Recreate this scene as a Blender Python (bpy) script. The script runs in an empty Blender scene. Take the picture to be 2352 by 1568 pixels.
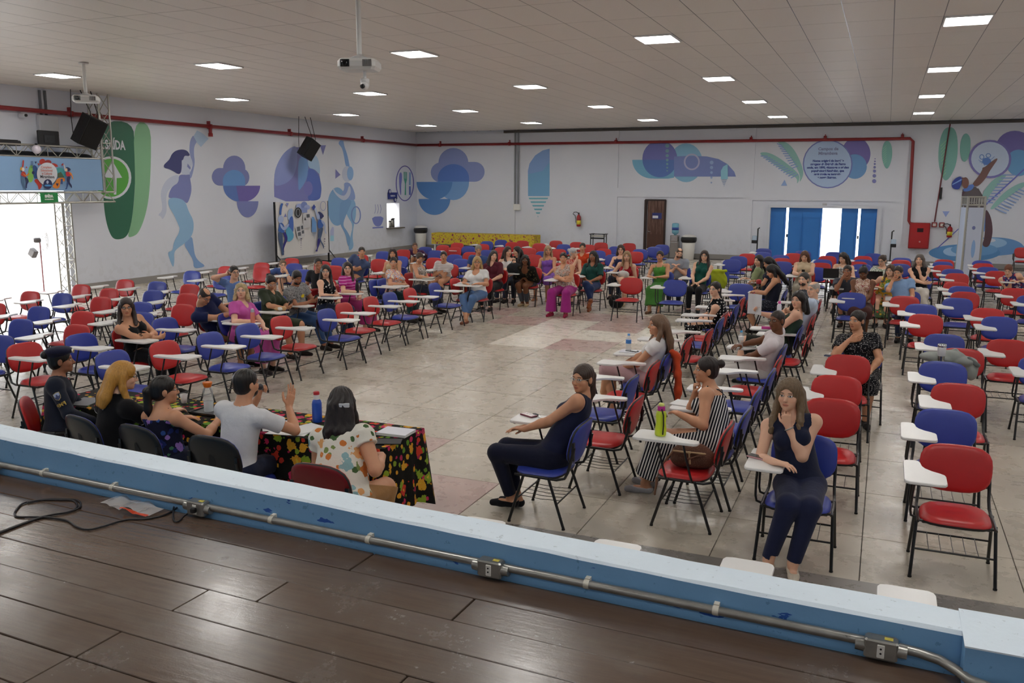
import bpy, bmesh, math, random, time
import numpy as np
from mathutils import Vector, Matrix
T0 = time.time()
random.seed(11)
S = bpy.context.scene
COL = S.collection
PI = math.pi

# ------------------------------------------------------------------ camera, light, exposure
FOC, YAW, PITCH, ROLL = 2012.51, 0.3993, 0.1753, 0.0046
CAM = np.array([0.0, 0.0, 2.7536])
def cam_axes():
    cy, sy = math.cos(YAW), math.sin(YAW); cp, sp = math.cos(PITCH), math.sin(PITCH); cr, sr = math.cos(ROLL), math.sin(ROLL)
    f = np.array([-sy, cy, 0]); r = np.array([cy, sy, 0]); u = np.array([0, 0, 1.])
    f2 = cp*f - sp*u; u2 = cp*u + sp*f
    return np.array([cr*r + sr*u2, cr*u2 - sr*r, f2])
AX = cam_axes()
cam = bpy.data.objects.new('camera', bpy.data.cameras.new('camera')); COL.objects.link(cam)
cam.data.sensor_width = 36; cam.data.lens = FOC*36/2352; cam.data.clip_end = 300; cam.data.clip_start = 0.05
cam.matrix_world = Matrix(((AX[0][0], AX[1][0], -AX[2][0], CAM[0]), (AX[0][1], AX[1][1], -AX[2][1], CAM[1]), (AX[0][2], AX[1][2], -AX[2][2], CAM[2]), (0, 0, 0, 1)))
S.camera = cam
S.view_settings.view_transform = 'Standard'; S.view_settings.look = 'None'; S.view_settings.gamma = 1; S.view_settings.use_curve_mapping = False
S.view_settings.exposure = 0.12
W = bpy.data.worlds.new('world'); S.world = W; W.use_nodes = True
bg = W.node_tree.nodes['Background']; bg.inputs[0].default_value = (0.93, 0.96, 1.0, 1); bg.inputs[1].default_value = 4.5
LED = 34.0            # strength of the ceiling panels

# survey helpers: a direction seen from the tripod, met with a floor height or a wall plane, gives the point in the hall
def _ray(px, py): return AX.T @ np.array([(px-1176)/FOC, -(py-784)/FOC, 1.0])
def at(px, py, z=0.0):
    r = _ray(px, py); return CAM + r*((z-CAM[2])/r[2])
def aty(px, py, y):
    r = _ray(px, py); return CAM + r*(y/r[1])
def atx(px, py, x):
    r = _ray(px, py); return CAM + r*(x/r[0])

XL, YB, ZC, XR, YS = -19.235, 34.638, 5.054, 7.2, -5.0     # left wall, back wall, ceiling, right wall, wall behind the stage

# ------------------------------------------------------------------ materials
def lin(c):
    if isinstance(c, str): c = tuple(int(c[i:i+2], 16) for i in (0, 2, 4))
    return tuple(((x/255)/12.92 if x/255 <= 0.04045 else ((x/255+0.055)/1.055)**2.4) for x in c[:3]) + (1.0,)
MATS = {}
class NT:
    def __init__(s, name):
        s.m = bpy.data.materials.new(name); s.m.use_nodes = True; s.t = s.m.node_tree; s.b = s.t.nodes['Principled BSDF']
    def n(s, typ, **kw):
        nd = s.t.nodes.new('ShaderNode'+typ)
        for k, v in kw.items():
            if k.startswith('i_'):
                key = k[2:]; key = int(key) if key.isdigit() else key.replace('_', ' ')
                if hasattr(v, 'is_linked') or hasattr(v, 'links'): s.t.links.new(v, nd.inputs[key])
                else: nd.inputs[key].default_value = v
            else: setattr(nd, k, v)
        return nd
    def link(s, a, b): s.t.links.new(a, b)
    def math(s, op, a, b=0.0, c=None):
        nd = s.n('Math', operation=op)
        for i, v in enumerate((a, b) if c is None else (a, b, c)):
            if hasattr(v, 'links'): s.link(v, nd.inputs[i])
            else: nd.inputs[i].default_value = v
        return nd.outputs[0]
    def mix(s, f, a, b, mode='MIX'):
        nd = s.n('Mix', data_type='RGBA', blend_type=mode)
        for i, v in ((0, f), (6, a), (7, b)):
            if hasattr(v, 'links'): s.link(v, nd.inputs[i])
            else: nd.inputs[i].default_value = v
        return nd.outputs[2]
    def coord(s, kind='Object', scale=None):
        tc = s.n('TexCoord').outputs[kind]
        if scale is None: return tc
        mp = s.n('Mapping'); s.link(tc, mp.inputs[0]); mp.inputs[3].default_value = scale
        return mp.outputs[0]
    def noise(s, vec, scale, detail=3, rough=0.5):
        nd = s.n('TexNoise', i_Scale=scale, i_Detail=detail, i_Roughness=rough); s.link(vec, nd.inputs['Vector']); return nd
    def ramp(s, fac, stops, interp='LINEAR'):
        nd = s.n('ValToRGB'); nd.color_ramp.interpolation = interp
        while len(nd.color_ramp.elements) < len(stops): nd.color_ramp.elements.new(0.5)
        for e, (p, c) in zip(nd.color_ramp.elements, stops): e.position = p; e.color = c
        s.link(fac, nd.inputs[0]); return nd.outputs[0]
    def bump(s, h, strength=0.2, dist=0.01):
        nd = s.n('Bump', i_Strength=strength, i_Distance=dist); s.link(h, nd.inputs['Height']); s.link(nd.outputs[0], s.b.inputs['Normal'])
    def base(s, v):
        if hasattr(v, 'links'): s.link(v, s.b.inputs['Base Color'])
        else: s.b.inputs['Base Color'].default_value = v
    def set(s, **kw):
        for k, v in kw.items():
            i = s.b.inputs[k.replace('_', ' ')]
            if hasattr(v, 'links'): s.link(v, i)
            else: i.default_value = v
        return s
def M(c, rough=0.5, metal=0.0, name=None, spec=None, var=0.0):
    key = (c if isinstance(c, str) else tuple(c), rough, metal, spec, var)
    if key in MATS: return MATS[key]
    t = NT(name or 'paint'); col = lin(c)
    if var:
        nz = t.noise(t.coord('Object'), 6, 4)
        t.base(t.mix(nz.outputs[0], tuple(x*(1-var) for x in col[:3])+(1,), tuple(min(1, x*(1+var)) for x in col[:3])+(1,)))
    else: t.base(col)
    t.set(Roughness=rough, Metallic=metal)
    if spec is not None: t.set(Specular_IOR_Level=spec)
    MATS[key] = t.m; return t.m
def emis(c, st, name='glow'):
    t = NT(name); t.base((0, 0, 0, 1)); t.b.inputs['Emission Color'].default_value = lin(c); t.b.inputs['Emission Strength'].default_value = st
    return t.m
def glass(c='ffffff', rough=0.05, alpha=0.25, name='clear_plastic'):
    t = NT(name); t.base(lin(c)); t.set(Roughness=rough, Alpha=alpha, Specular_IOR_Level=0.8); return t.m

# ------------------------------------------------------------------ mesh building
def obj(name, me, parent=None):
    o = bpy.data.objects.new(name, me); COL.objects.link(o)
    if parent is not None: o.parent = parent
    return o
def tag(o, label=None, cat=None, group=None, kind=None):
    if label: o['label'] = label
    if cat: o['category'] = cat
    if group: o['group'] = group
    if kind: o['kind'] = kind
    return o
def thing(name, label, cat, loc=(0, 0, 0), rz=0.0, group=None):
    o = bpy.data.objects.new(name, None); COL.objects.link(o); o.empty_display_size = 0.1
    o.location = [float(v) for v in loc]; o.rotation_euler = (0, 0, rz)
    return tag(o, label, cat, group)
def fast_mesh(name, v, quads, mats=(), smooth=True, attr=None):
    me = bpy.data.meshes.new(name); v = np.asarray(v, np.float32); q = np.asarray(quads, np.int32)
    me.vertices.add(len(v)); me.vertices.foreach_set('co', v.ravel())
    me.loops.add(q.size); me.loops.foreach_set('vertex_index', q.ravel())
    me.polygons.add(len(q)); k = q.shape[1] if len(q) else 4
    me.polygons.foreach_set('loop_start', np.arange(len(q), dtype=np.int32)*k)
    me.polygons.foreach_set('use_smooth', np.full(len(q), smooth))
    for m in mats: me.materials.append(m)
    if attr is not None:
        a = me.attributes.new('hl', 'FLOAT_VECTOR', 'POINT'); a.data.foreach_set('vector', np.asarray(attr, np.float32).ravel())
    me.update(calc_edges=True); return me
def frame(d):
    d = Vector(d).normalized(); a = Vector((0, 0, 1)) if abs(d.z) < 0.95 else Vector((0, 1, 0))
    x = d.cross(a).normalized(); y = x.cross(d).normalized(); return x, y, d
class MB:
    def __init__(s): s.v = []; s.f = []; s.m = []; s.s = []
    def add(s, v, f, mi=0, sm=False):
        o = len(s.v); s.v += [tuple(map(float, p)) for p in v]; s.f += [tuple(i+o for i in q) for q in f]; s.m += [mi]*len(f); s.s += [sm]*len(f); return s
    def box(s, c, d, mi=0, R=None, bev=0.0):
        x, y, z = (k/2 for k in d); b = min(bev, x*.9, y*.9, z*.9)
        if b <= 0:
            P = [(i*x, j*y, k*z) for k in (-1, 1) for j in (-1, 1) for i in (-1, 1)]
            F = [(0, 2, 3, 1), (4, 5, 7, 6), (0, 1, 5, 4), (2, 6, 7, 3), (0, 4, 6, 2), (1, 3, 7, 5)]
        else:
            ring = lambda X, Y, Z: [(X-b, -Y, Z), (X, -Y+b, Z), (X, Y-b, Z), (X-b, Y, Z), (-X+b, Y, Z), (-X, Y-b, Z), (-X, -Y+b, Z), (-X+b, -Y, Z)]
            P = ring(x-b*.7, y-b*.7, -z)+ring(x, y, -z+b)+ring(x, y, z-b)+ring(x-b*.7, y-b*.7, z)
            F = [tuple(range(7, -1, -1)), tuple(range(24, 32))]+[(r*8+i, r*8+(i+1) % 8, r*8+8+(i+1) % 8, r*8+8+i) for r in range(3) for i in range(8)]
        if R is not None: P = [tuple(R @ Vector(p)) for p in P]
        return s.add([(p[0]+c[0], p[1]+c[1], p[2]+c[2]) for p in P], F, mi)
    def tube(s, pts, r, n=8, mi=0, cap=True):
        pts = [Vector(p) for p in pts]; k = len(pts); r = r if hasattr(r, '__len__') else [r]*k
        V = []; px = None
        for i, p in enumerate(pts):
            d = (pts[min(i+1, k-1)]-pts[max(i-1, 0)])
            x, y, d = frame(d)
            if px is not None:
                x = (px - d*px.dot(d)); x = x.normalized() if x.length > 1e-6 else frame(d)[0]; y = d.cross(x) * -1
                y = x.cross(d).normalized()
            px = x
            V += [p + (x*math.cos(2*PI*j/n)+y*math.sin(2*PI*j/n))*r[i] for j in range(n)]
        F = [(a*n+j, a*n+(j+1) % n, (a+1)*n+(j+1) % n, (a+1)*n+j) for a in range(k-1) for j in range(n)]
        s.add(V, F, mi, True)
        if cap:
            s.add(V[:n], [tuple(range(n-1, -1, -1))], mi); s.add(V[-n:], [tuple(range(n))], mi)
        return s
    def lathe(s, prof, c=(0, 0, 0), n=20, mi=0, axis=None, sm=True):
        V = []; R = None
        if axis is not None:
            x, y, d = frame(axis); R = lambda p: x*p[0]+y*p[1]+d*p[2]
        for (r, z) in prof:
            for j in range(n):
                p = (max(r, 1e-4)*math.cos(2*PI*j/n), max(r, 1e-4)*math.sin(2*PI*j/n), z)
                if R: p = R(p)
                V.append((p[0]+c[0], p[1]+c[1], p[2]+c[2]))
        F = [(a*n+j, a*n+(j+1) % n, (a+1)*n+(j+1) % n, (a+1)*n+j) for a in range(len(prof)-1) for j in range(n)]
        s.add(V, F, mi, sm)
        s.add(V[:n], [tuple(range(n-1, -1, -1))], mi); s.add(V[-n:], [tuple(range(n))], mi); return s
    def prism(s, poly, z0, z1, fn=None, mi=0, side=None):
        fn = fn or (lambda a, b, c: (a, b, c)); n = len(poly)
        V = [fn(p[0], p[1], z0) for p in poly]+[fn(p[0], p[1], z1) for p in poly]
        s.add(V, [tuple(range(n-1, -1, -1)), tuple(range(n, 2*n))], mi)
        return s.add(V, [(i, (i+1) % n, n+(i+1) % n, n+i) for i in range(n)], mi if side is None else side)
    def sphere(s, c, r, n=14, mi=0, sc=(1, 1, 1)):
        k = n//2; V = [(c[0]+sc[0]*r*math.sin(PI*a/k)*math.cos(2*PI*j/n), c[1]+sc[1]*r*math.sin(PI*a/k)*math.sin(2*PI*j/n), c[2]-sc[2]*r*math.cos(PI*a/k)) for a in range(k+1) for j in range(n)]
        return s.add(V, [(a*n+j, a*n+(j+1) % n, (a+1)*n+(j+1) % n, (a+1)*n+j) for a in range(k) for j in range(n)], mi, True)
    def mesh(s, name, mats):
        me = bpy.data.meshes.new(name); me.from_pydata(s.v, [], s.f)
        for m in (mats if isinstance(mats, (list, tuple)) else [mats]): me.materials.append(m)
        me.polygons.foreach_set('material_index', s.m); me.polygons.foreach_set('use_smooth', s.s); me.update()
        bm = bmesh.new(); bm.from_mesh(me); bmesh.ops.recalc_face_normals(bm, faces=bm.faces); bm.to_mesh(me); bm.free()
        return me
    def build(s, name, mats, parent=None): return obj(name, s.mesh(name, mats), parent)
def struct(name, mb, mats, parent=None):
    o = mb.build(name, mats, parent)
    if parent is None: o['kind'] = 'structure'
    return o
def text_mesh(name, body, size, mat, align='CENTER', bold=0.0, extrude=0.0005, line=1.0):
    cu = bpy.data.curves.new(name, 'FONT'); cu.body = body; cu.size = size; cu.align_x = align; cu.align_y = 'CENTER'
    cu.extrude = extrude; cu.offset = bold; cu.space_line = line; cu.resolution_u = 2
    o = bpy.data.objects.new(name, cu); COL.objects.link(o)
    dg = bpy.context.evaluated_depsgraph_get(); me = bpy.data.meshes.new_from_object(o.evaluated_get(dg))
    bpy.data.objects.remove(o); me.materials.clear(); me.materials.append(mat); return me

# ------------------------------------------------------------------ the setting
def m_wall():
    t = NT('wall_paint'); g = t.n('NewGeometry').outputs['Position']
    a = t.noise(g, 0.7, 5).outputs[0]; b = t.noise(g, 5, 5).outputs[0]
    sep = t.n('SeparateXYZ'); t.link(g, sep.inputs[0])
    low = t.n('MapRange', i_1=0.2, i_2=1.3, i_3=1.0, i_4=0.0); t.link(sep.outputs[2], low.inputs[0])
    dirt = t.math('MULTIPLY', t.math('MULTIPLY', low.outputs[0], t.math('GREATER_THAN', b, 0.56)), 0.12)
    c = t.mix(a, lin((214, 218, 230)), lin((224, 227, 236)))
    t.base(t.mix(dirt, c, lin((170, 168, 166)))); t.set(Roughness=0.45, Specular_IOR_Level=0.35)
    br = t.n('TexBrick', i_Scale=1.0, i_Mortar_Size=0.012); br.inputs['Brick Width'].default_value = 0.4; br.inputs['Row Height'].default_value = 0.2
    cmb = t.n('CombineXYZ'); t.link(t.math('ADD', sep.outputs[0], sep.outputs[1]), cmb.inputs[0]); t.link(sep.outputs[2], cmb.inputs[1]); t.link(cmb.outputs[0], br.inputs['Vector'])
    t.bump(br.outputs['Fac'], -0.12, 0.004); return t.m
M_WALL = m_wall()
def m_floor(c1, c2, c3, name):
    t = NT(name); g = t.n('NewGeometry').outputs['Position']; r = t.n('ObjectInfo').outputs['Random']
    big = t.noise(g, 1.1, 6, 0.6).outputs[0]; sp = t.noise(g, 90, 2).outputs[0]; st = t.noise(g, 4.5, 5, 0.65).outputs[0]
    c = t.mix(t.ramp(big, [(0.25, (0, 0, 0, 1)), (0.8, (1, 1, 1, 1))]), lin(c1), lin(c2))
    c = t.mix(t.math('MULTIPLY', sp, 0.25), c, lin(c3))
    c = t.mix(t.math('MULTIPLY', t.ramp(st, [(0.4, (0, 0, 0, 1)), (0.95, (1, 1, 1, 1))]), 0.22), c, lin(c3))
    c = t.mix(t.math('MULTIPLY', r, 0.16), c, lin((120, 112, 104)))
    t.base(c); t.set(Roughness=t.math('ADD', t.math('MULTIPLY', st, 0.25), 0.16), Specular_IOR_Level=0.5); return t.m
M_FL = m_floor((190, 181, 165), (203, 195, 180), (150, 140, 126), 'terrazzo')
M_FLP = m_floor((186, 160, 152), (196, 170, 162), (144, 122, 116), 'terrazzo_pink')
M_FLW = m_floor((226, 220, 206), (232, 226, 214), (186, 176, 164), 'terrazzo_light')
M_JOINT = M((96, 90, 84), 0.8, name='joint')
M_GRAN = m_floor((120, 116, 112), (135, 131, 126), (84, 80, 78), 'grey_terrazzo')

# floor with its cast slabs
mb = MB(); mb.box(((XL+XR)/2, (YS+YB)/2, -0.06), (XR-XL+0.5, YB-YS+0.5, 0.1))
FLOOR = struct('floor', mb, [M_JOINT])
PX, PY, FX0, FY0 = 1.06, 1.115, 0.01, 7.22
def slab_mesh(m, w=PX-0.007, d=PY-0.007):
    return MB().box((0, 0, -0.007), (w, d, 0.014), bev=0.002).mesh('floor_slab', m)
slabs = {k: slab_mesh([m]) for k, m in (('n', M_FL), ('p', M_FLP), ('w', M_FLW))}
pink = {(-4, -1), (-5, 0), (-5, 6), (-5, 8), (-5, 9), (-9, 3), (-3, 9), (-7, 8), (-8, 9), (-6, 9), (-4, 11), (-12, 5), (-7, 11), (2, 4), (-16, 6), (-15, 10)}
white = {(-6, 7), (-6, 8), (-5, 7), (-4, 7), (-6, 6), (-10, 7), (-4, 8)}
cells = []
for i in range(-19, 7):
    for j in range(-1, 25):
        x, y = FX0+(i+0.5)*PX, FY0+(j+0.5)*PY
        if XL-0.6 < x < XR-0.4 and y < YB-0.3:
            v = AX @ (np.array([x, y, 0])-CAM); u = v[0]/v[2]*FOC; inview = abs(u) < 1350
            cells.append(((0 if inview else 1000)+math.hypot(x, y), i, j, x, y))
cells.sort()
rest = MB()
for n, (d, i, j, x, y) in enumerate(cells):
    k = 'p' if (i, j) in pink else 'w' if (i, j) in white else 'n'
    if n < 300:
        o = obj('floor_slab', slabs[k], FLOOR); o.location = (x, y, 0)
    else: rest.box((x, y, -0.007), (PX-0.007, PY-0.007, 0.014), 'npw'.index(k))
tag(rest.build('floor_slabs', [M_FL, M_FLP, M_FLW], FLOOR), kind='stuff')
MB().box(((XL+XR)/2, 6.225, -0.006), (XR-XL, 0.245, 0.014)).build('border_strip', [M_GRAN], FLOOR)
for y0, y1 in ((4.9, 6.1), (3.3, 4.895)):
    MB().box(((XL+XR)/2, (y0+y1)/2, -0.007), (XR-XL, y1-y0, 0.014)).build('floor_slab', [M_FL], FLOOR)

# ceiling of lay-in panels on a metal grid, LED panels set into it
def m_tile():
    t = NT('ceiling_tile'); g = t.n('NewGeometry').outputs['Position']; r = t.n('ObjectInfo').outputs['Random']
    n = t.noise(g, 60, 3).outputs[0]
    c = t.mix(n, lin((226, 219, 212)), lin((234, 227, 221))); c = t.mix(t.math('MULTIPLY', r, 0.08), c, lin((200, 192, 186)))
    t.base(c); t.set(Roughness=0.42, Specular_IOR_Level=0.4); t.bump(t.noise(g, 5, 2).outputs[0], 0.04, 0.02); return t.m
M_TILE = m_tile(); M_GRID = M((84, 80, 78), 0.28, 1.0, name='grid_metal')
TX, TY, CX0, CY0 = 0.62114, 1.3747, -0.0915, 13.783
mb = MB(); mb.box(((XL+XR)/2, (YS+YB)/2, ZC+0.08), (XR-XL+0.5, YB-YS+0.5, 0.06)); CEIL = struct('ceiling', mb, [M((90, 88, 86), 0.8)])
tile_me = MB().box((0, 0, 0.0125), (TX-0.012, TY-0.012, 0.025)).mesh('ceiling_tile', [M_TILE])
half_me = MB().box((0, 0, 0.0125), (TX-0.012, TY-0.72-0.004, 0.025)).mesh('ceiling_tile', [M_TILE])
lamps = []
for k in range(-1, 5):
    for n in range(-3, 4):
        x, y = 0.84-4.348*k, 14.25+5.499*n
        lamps.append((x, y))
lampcell = {(int(math.floor((x-CX0)/TX)), int(math.floor((y-CY0)/TY))): (x, y) for x, y in lamps}
cells = []; rest = MB()
for i in range(-31, 12):
    for j in range(-14, 16):
        x, y = CX0+(i+0.5)*TX, CY0+(j+0.5)*TY
        if XL+0.1 < x < XR and YS < y < YB-0.2:
            v = AX @ (np.array([x, y, ZC])-CAM); ok = v[2] > 0.5 and abs(v[0]/v[2]*FOC) < 1250 and v[1]/v[2]*FOC < 830
            cells.append(((0 if ok else 1000)+math.hypot(x, y), i, j, x, y))
cells.sort()
for n, (d, i, j, x, y) in enumerate(cells):
    if (i, j) in lampcell:
        lampcell[(i, j)] = (x, y-TY/2+0.36); yy = y-TY/2+0.72+(TY-0.72)/2
        if n < 300: o = obj('ceiling_tile', half_me, CEIL); o.location = (x, yy, ZC)
        else: rest.box((x, yy, ZC+0.0125), (TX-0.012, TY-0.724, 0.025))
    elif n < 300: o = obj('ceiling_tile', tile_me, CEIL); o.location = (x, y, ZC)
    else: rest.box((x, y, ZC+0.0125), (TX-0.012, TY-0.012, 0.025))
tag(rest.build('ceiling_tiles', [M_TILE], CEIL), kind='stuff')
mb = MB()
for i in range(-31, 13):
    x = CX0+i*TX
    if XL < x < XR: mb.box((x, (YS+YB)/2, ZC+0.006), (0.024, YB-YS, 0.01))
for j in range(-14, 17):
    y = CY0+j*TY
    if YS < y < YB: mb.box(((XL+XR)/2, y, ZC+0.0065), (XR-XL, 0.024, 0.01))
mb.build('ceiling_grid', [M_GRID], CEIL)
M_LED = emis('fffdf8', LED, 'led_panel'); M_LEDF = M((235, 235, 235), 0.4)
fr_me = MB().box((0, 0.35, 0.0), (TX-0.02, 0.02, 0.03)).box((0, -0.35, 0), (TX-0.02, 0.02, 0.03)).box((0.29, 0, 0), (0.02, 0.68, 0.03)).box((-0.29, 0, 0), (0.02, 0.68, 0.03)).mesh('frame', [M_LEDF])
df_me = MB().box((0, 0, 0.002), (TX-0.06, 0.68, 0.012)).mesh('diffuser', [M_LED])
rown = ['', '', '', 'nearest', 'second', 'third', 'farthest']
for n, ((i, j), (x, y)) in enumerate(sorted(lampcell.items(), key=lambda t: (t[1][1], t[1][0]))):
    v = AX @ (np.array([x, y, ZC])-CAM)
    col = int(round((x+16.552)/4.348)); row = int(round((y+2.2)/5.499)); seen = v[2] > 0 and abs(v[0]/v[2]*FOC) < 1200 and v[1]/v[2]*FOC < 800
    row_s = ['first', 'second', 'third', 'fourth', 'fifth', 'sixth', 'seventh'][max(0, min(6, row))]; col_s = ['leftmost', 'second', 'third', 'fourth', 'fifth', 'rightmost'][max(0, min(5, col))]
    t = thing('ceiling_light', 'square white LED panel, %s row from the back wall, %s column from the left' % (['', 'farthest', 'second', 'third', 'fourth', 'fifth', 'sixth', 'seventh'][7-max(0, min(6, row))], col_s), 'light', (x, y, ZC-0.012), 0, 'LED ceiling panels')
    obj('frame', fr_me, t); obj('diffuser', df_me, t)

# walls
KW = [atx(px, py, XL) for px, py in ((888, 467), (917, 467), (917, 521))]   # serving hatch in the left wall
ky0, ky1, kz0, kz1 = KW[0][1], KW[1][1], KW[2][2], KW[0][2]
mb = MB(); T = 0.25; oy0, oy1, oz = 9.0, 16.33, 2.75
def wx(y0, y1, z0, z1): mb.box((XL-T/2, (y0+y1)/2, (z0+z1)/2), (T, y1-y0, z1-z0))
ZW = ZC+0.12
wx(YS, oy0, 0, ZW); wx(oy0, oy1, oz, ZW); wx(oy1, ky0, 0, ZW); wx(ky0, ky1, 0, kz0); wx(ky0, ky1, kz1, ZW); wx(ky1, YB+T, 0, ZW)
WL = struct('wall_left', mb, [M_WALL])
gate0, gate1 = aty(1767, 480, YB)[0], aty(2015, 484, YB)[0]; gz = aty(1880, 477, YB)[2]
mb = MB()
def wy(x0, x1, z0, z1, y=YB, t=T): mb.box(((x0+x1)/2, y+t/2, (z0+z1)/2), (x1-x0, t, z1-z0))
wy(XL, gate0, 0, ZW); wy(gate0, gate1, gz, ZW); wy(gate1, XR, 0, ZW)
WB = struct('wall_back', mb, [M_WALL])
mb = MB(); mb.box((XR+T/2, (YS+YB)/2, ZW/2), (T, YB-YS, ZW)); struct('wall_right', mb, [M_WALL])
mb = MB(); mb.box(((XL+XR)/2, YS-T/2, ZW/2), (XR-XL, T, ZW)); struct('wall_front', mb, [M_WALL])
# pilasters and the raised framing round the shallow recessed fields of the back wall
def bx(px, py): p = aty(px, py, YB); return p[0], p[2]
fields = [((1420, 300), (1712, 430)), ((1420, 452), (1710, 600)), ((1733, 300), (2058, 437)), ((1733, 460), (2056, 600))]
mb = MB(); t = 0.05
xa, xb, xc, xd, xe = bx(1184, 400)[0], bx(1398, 400)[0], bx(1420, 400)[0], bx(1711, 400)[0], bx(1732, 400)[0]
xf, xg = bx(2057, 400)[0], bx(2083, 400)[0]
z1, z2 = bx(1565, 432)[1], bx(1565, 453)[1]; z3, z4 = bx(1895, 437)[1], bx(1895, 461)[1]
for x0, x1, za, zb in ((xa-0.35, xa, 0, ZC), (xb, xc, 0, ZC), (xd, xe, 0, ZC), (xf, xg, 0, ZC), (xc, xd, z2, z1), (xe, xf, z4, z3)):
    mb.box(((x0+x1)/2, YB-t/2, (za+zb)/2), (x1-x0, t, zb-za))
mb.build('pilaster', [M_WALL], WB)
M_BASE = M((150, 146, 142), 0.35, var=0.06)
mb = MB()
for x0, x1 in ((XL, bx(1481, 500)[0]), (bx(1530, 500)[0], gate0), (gate1, XR)): mb.box(((x0+x1)/2, YB-0.06, 0.09), (x1-x0, 0.025, 0.18))
struct('baseboard_back', mb, [M_BASE])
mb = MB(); mb.box((XL+0.012, (oy1+YB)/2, 0.09), (0.024, YB-oy1, 0.18)); struct('baseboard_left', mb, [M_BASE])
mb = MB(); mb.box((-4, YB-0.05, ZC-0.06), (22, 0.10, 0.10)); struct('trim_1', mb, [M((88, 84, 82), 0.6)])
# outside, seen through the two openings
mb = MB(); mb.box((XL-20.3, 14, -0.06), (40, 60, 0.1)).box((-6, YB+12.3, -0.06), (40, 24, 0.1)); struct('floor', mb, [M((225, 222, 215), 0.9)])
mb = MB(); mb.box((XL-12, 14, 2.0), (0.3, 50, 4)); struct('wall_outside', mb, [M((240, 240, 240), 0.9)])
# room behind the hatch
mb = MB(); yk = (ky0+ky1)/2
mb.box((XL-1.6, yk, 1.5), (0.1, 3, 3)).box((XL-0.9, yk-1.5, 1.5), (1.3, 0.1, 3)).box((XL-0.9, yk+1.5, 1.5), (1.3, 0.1, 3)).box((XL-0.9, yk, 2.9), (1.3, 3, 0.1)).box((XL-0.9, yk, 0.05), (1.3, 3, 0.1))
struct('wall_hatch', mb, [M((240, 236, 228), 0.6)])
L = bpy.data.lights.new('hatch_lamp', 'AREA'); L.energy = 60; L.size = 0.8; o = bpy.data.objects.new('hatch_lamp', L); o.location = (XL-0.85, yk, 2.8); COL.objects.link(o)
sun = bpy.data.objects.new('sun', bpy.data.lights.new('sun', 'SUN')); COL.objects.link(sun); sun.data.energy = 4.0; sun.data.angle = 0.02; sun.rotation_euler = (math.radians(28), math.radians(22), 0)

# stage: plank floor behind a low painted kerb
ZS = 1.0
def yin(x): return 3.41-0.034*(x+0.6)
def ztop(x): return 1.155+0.016*min(5.0, max(0, -(x+0.6)))
mb = MB(); rnd = random.Random(3)
xs = [XL+0.1+0.15*i for i in range(200)]; xs = [x for x in xs if x < 0.36]+[0.37]
V = []
for x in xs:
    j = lambda a=0.0025: rnd.uniform(-a, a)
    y, z = yin(x), ztop(x)
    V += [(x, y, ZS-0.1), (x, y+j(), z-0.012+j()), (x, y+0.012+j(), z+j()), (x, y+0.188+j(), z+j()), (x, y+0.2, z-0.012+j()), (x, y+0.2, 0)]
F = []; MI = []
for a in range(len(xs)-1):
    for q in range(5): F.append((a*6+q, a*6+6+q, a*6+7+q, a*6+1+q)); MI.append([0, 1, 1, 1, 0][q])
mb.v, mb.f, mb.m, mb.s = V, F, MI, [False]*len(F)
# wider return at the right end
q1 = at(2212, 1430, 1.155); q2 = at(2227, 1476, 1.155); rx = 0.37; ry = yin(rx)-0.105
mb.box(((rx+4)/2, (ry+yin(rx)+0.2)/2, 0.955), (4-rx, yin(rx)+0.2-ry, 0.4), 0)
mb.box(((rx+4)/2-0.001, (ry+yin(rx)+0.2)/2, 1.1545), (4-rx+0.004, yin(rx)+0.204-ry, 0.006), 1)
def m_kerb(c, chips):
    t = NT('kerb_paint'); g = t.n('NewGeometry').outputs['Position']
    a = t.noise(g, 3, 6, 0.65).outputs[0]; c1 = t.mix(a, lin(c), lin(tuple(min(255, k+14) for k in c)))
    n = t.noise(g, 26, 4, 0.6).outputs[0]; c1 = t.mix(t.math('MULTIPLY', t.math('GREATER_THAN', n, 0.66), 0.5), c1, lin(tuple(k-40 for k in c)))
    if chips:
        mp = t.n('Mapping'); t.link(g, mp.inputs[0]); mp.inputs[3].default_value = (4.5, 4.5, 14)
        k = t.noise(mp.outputs[0], 1.0, 4, 0.55).outputs[0]; c1 = t.mix(t.math('GREATER_THAN', k, 0.685), c1, lin((36, 84, 168)))
    t.base(c1); t.set(Roughness=0.5); t.bump(t.noise(g, 40, 4).outputs[0], 0.25, 0.004); return t.m
M_KB, M_KW = m_kerb((112, 160, 204), True), m_kerb((212, 226, 238), False)
KERB = struct('stage_kerb', mb, [M_KB, M_KW])
def m_plank():
    t = NT('plank_wood'); g = t.n('NewGeometry').outputs['Position']; r = t.n('ObjectInfo').outputs['Random']
    mp = t.n('Mapping'); t.link(g, mp.inputs[0]); mp.inputs[3].default_value = (1.2, 14, 1)
    gr = t.noise(mp.outputs[0], 3, 6, 0.6).outputs[0]; st = t.noise(g, 2.4, 5, 0.6).outputs[0]; sc = t.noise(g, 35, 4, 0.7).outputs[0]
    c = t.mix(gr, lin((72, 58, 49)), lin((100, 83, 70))); c = t.mix(t.math('MULTIPLY', r, 0.55), c, lin((84, 64, 52)))
    c = t.mix(t.math('MULTIPLY', t.ramp(st, [(0.5, (0, 0, 0, 1)), (0.72, (1, 1, 1, 1))]), 0.45), c, lin((98, 90, 82)))
    t.base(c); t.set(Roughness=t.math('ADD', t.math('MULTIPLY', st, 0.26), t.math('ADD', 0.06, t.math('MULTIPLY', sc, 0.08))), Specular_IOR_Level=0.55)
    t.bump(t.math('ADD', gr, t.math('MULTIPLY', sc, 0.7)), 0.16, 0.004); return t.m
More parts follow.
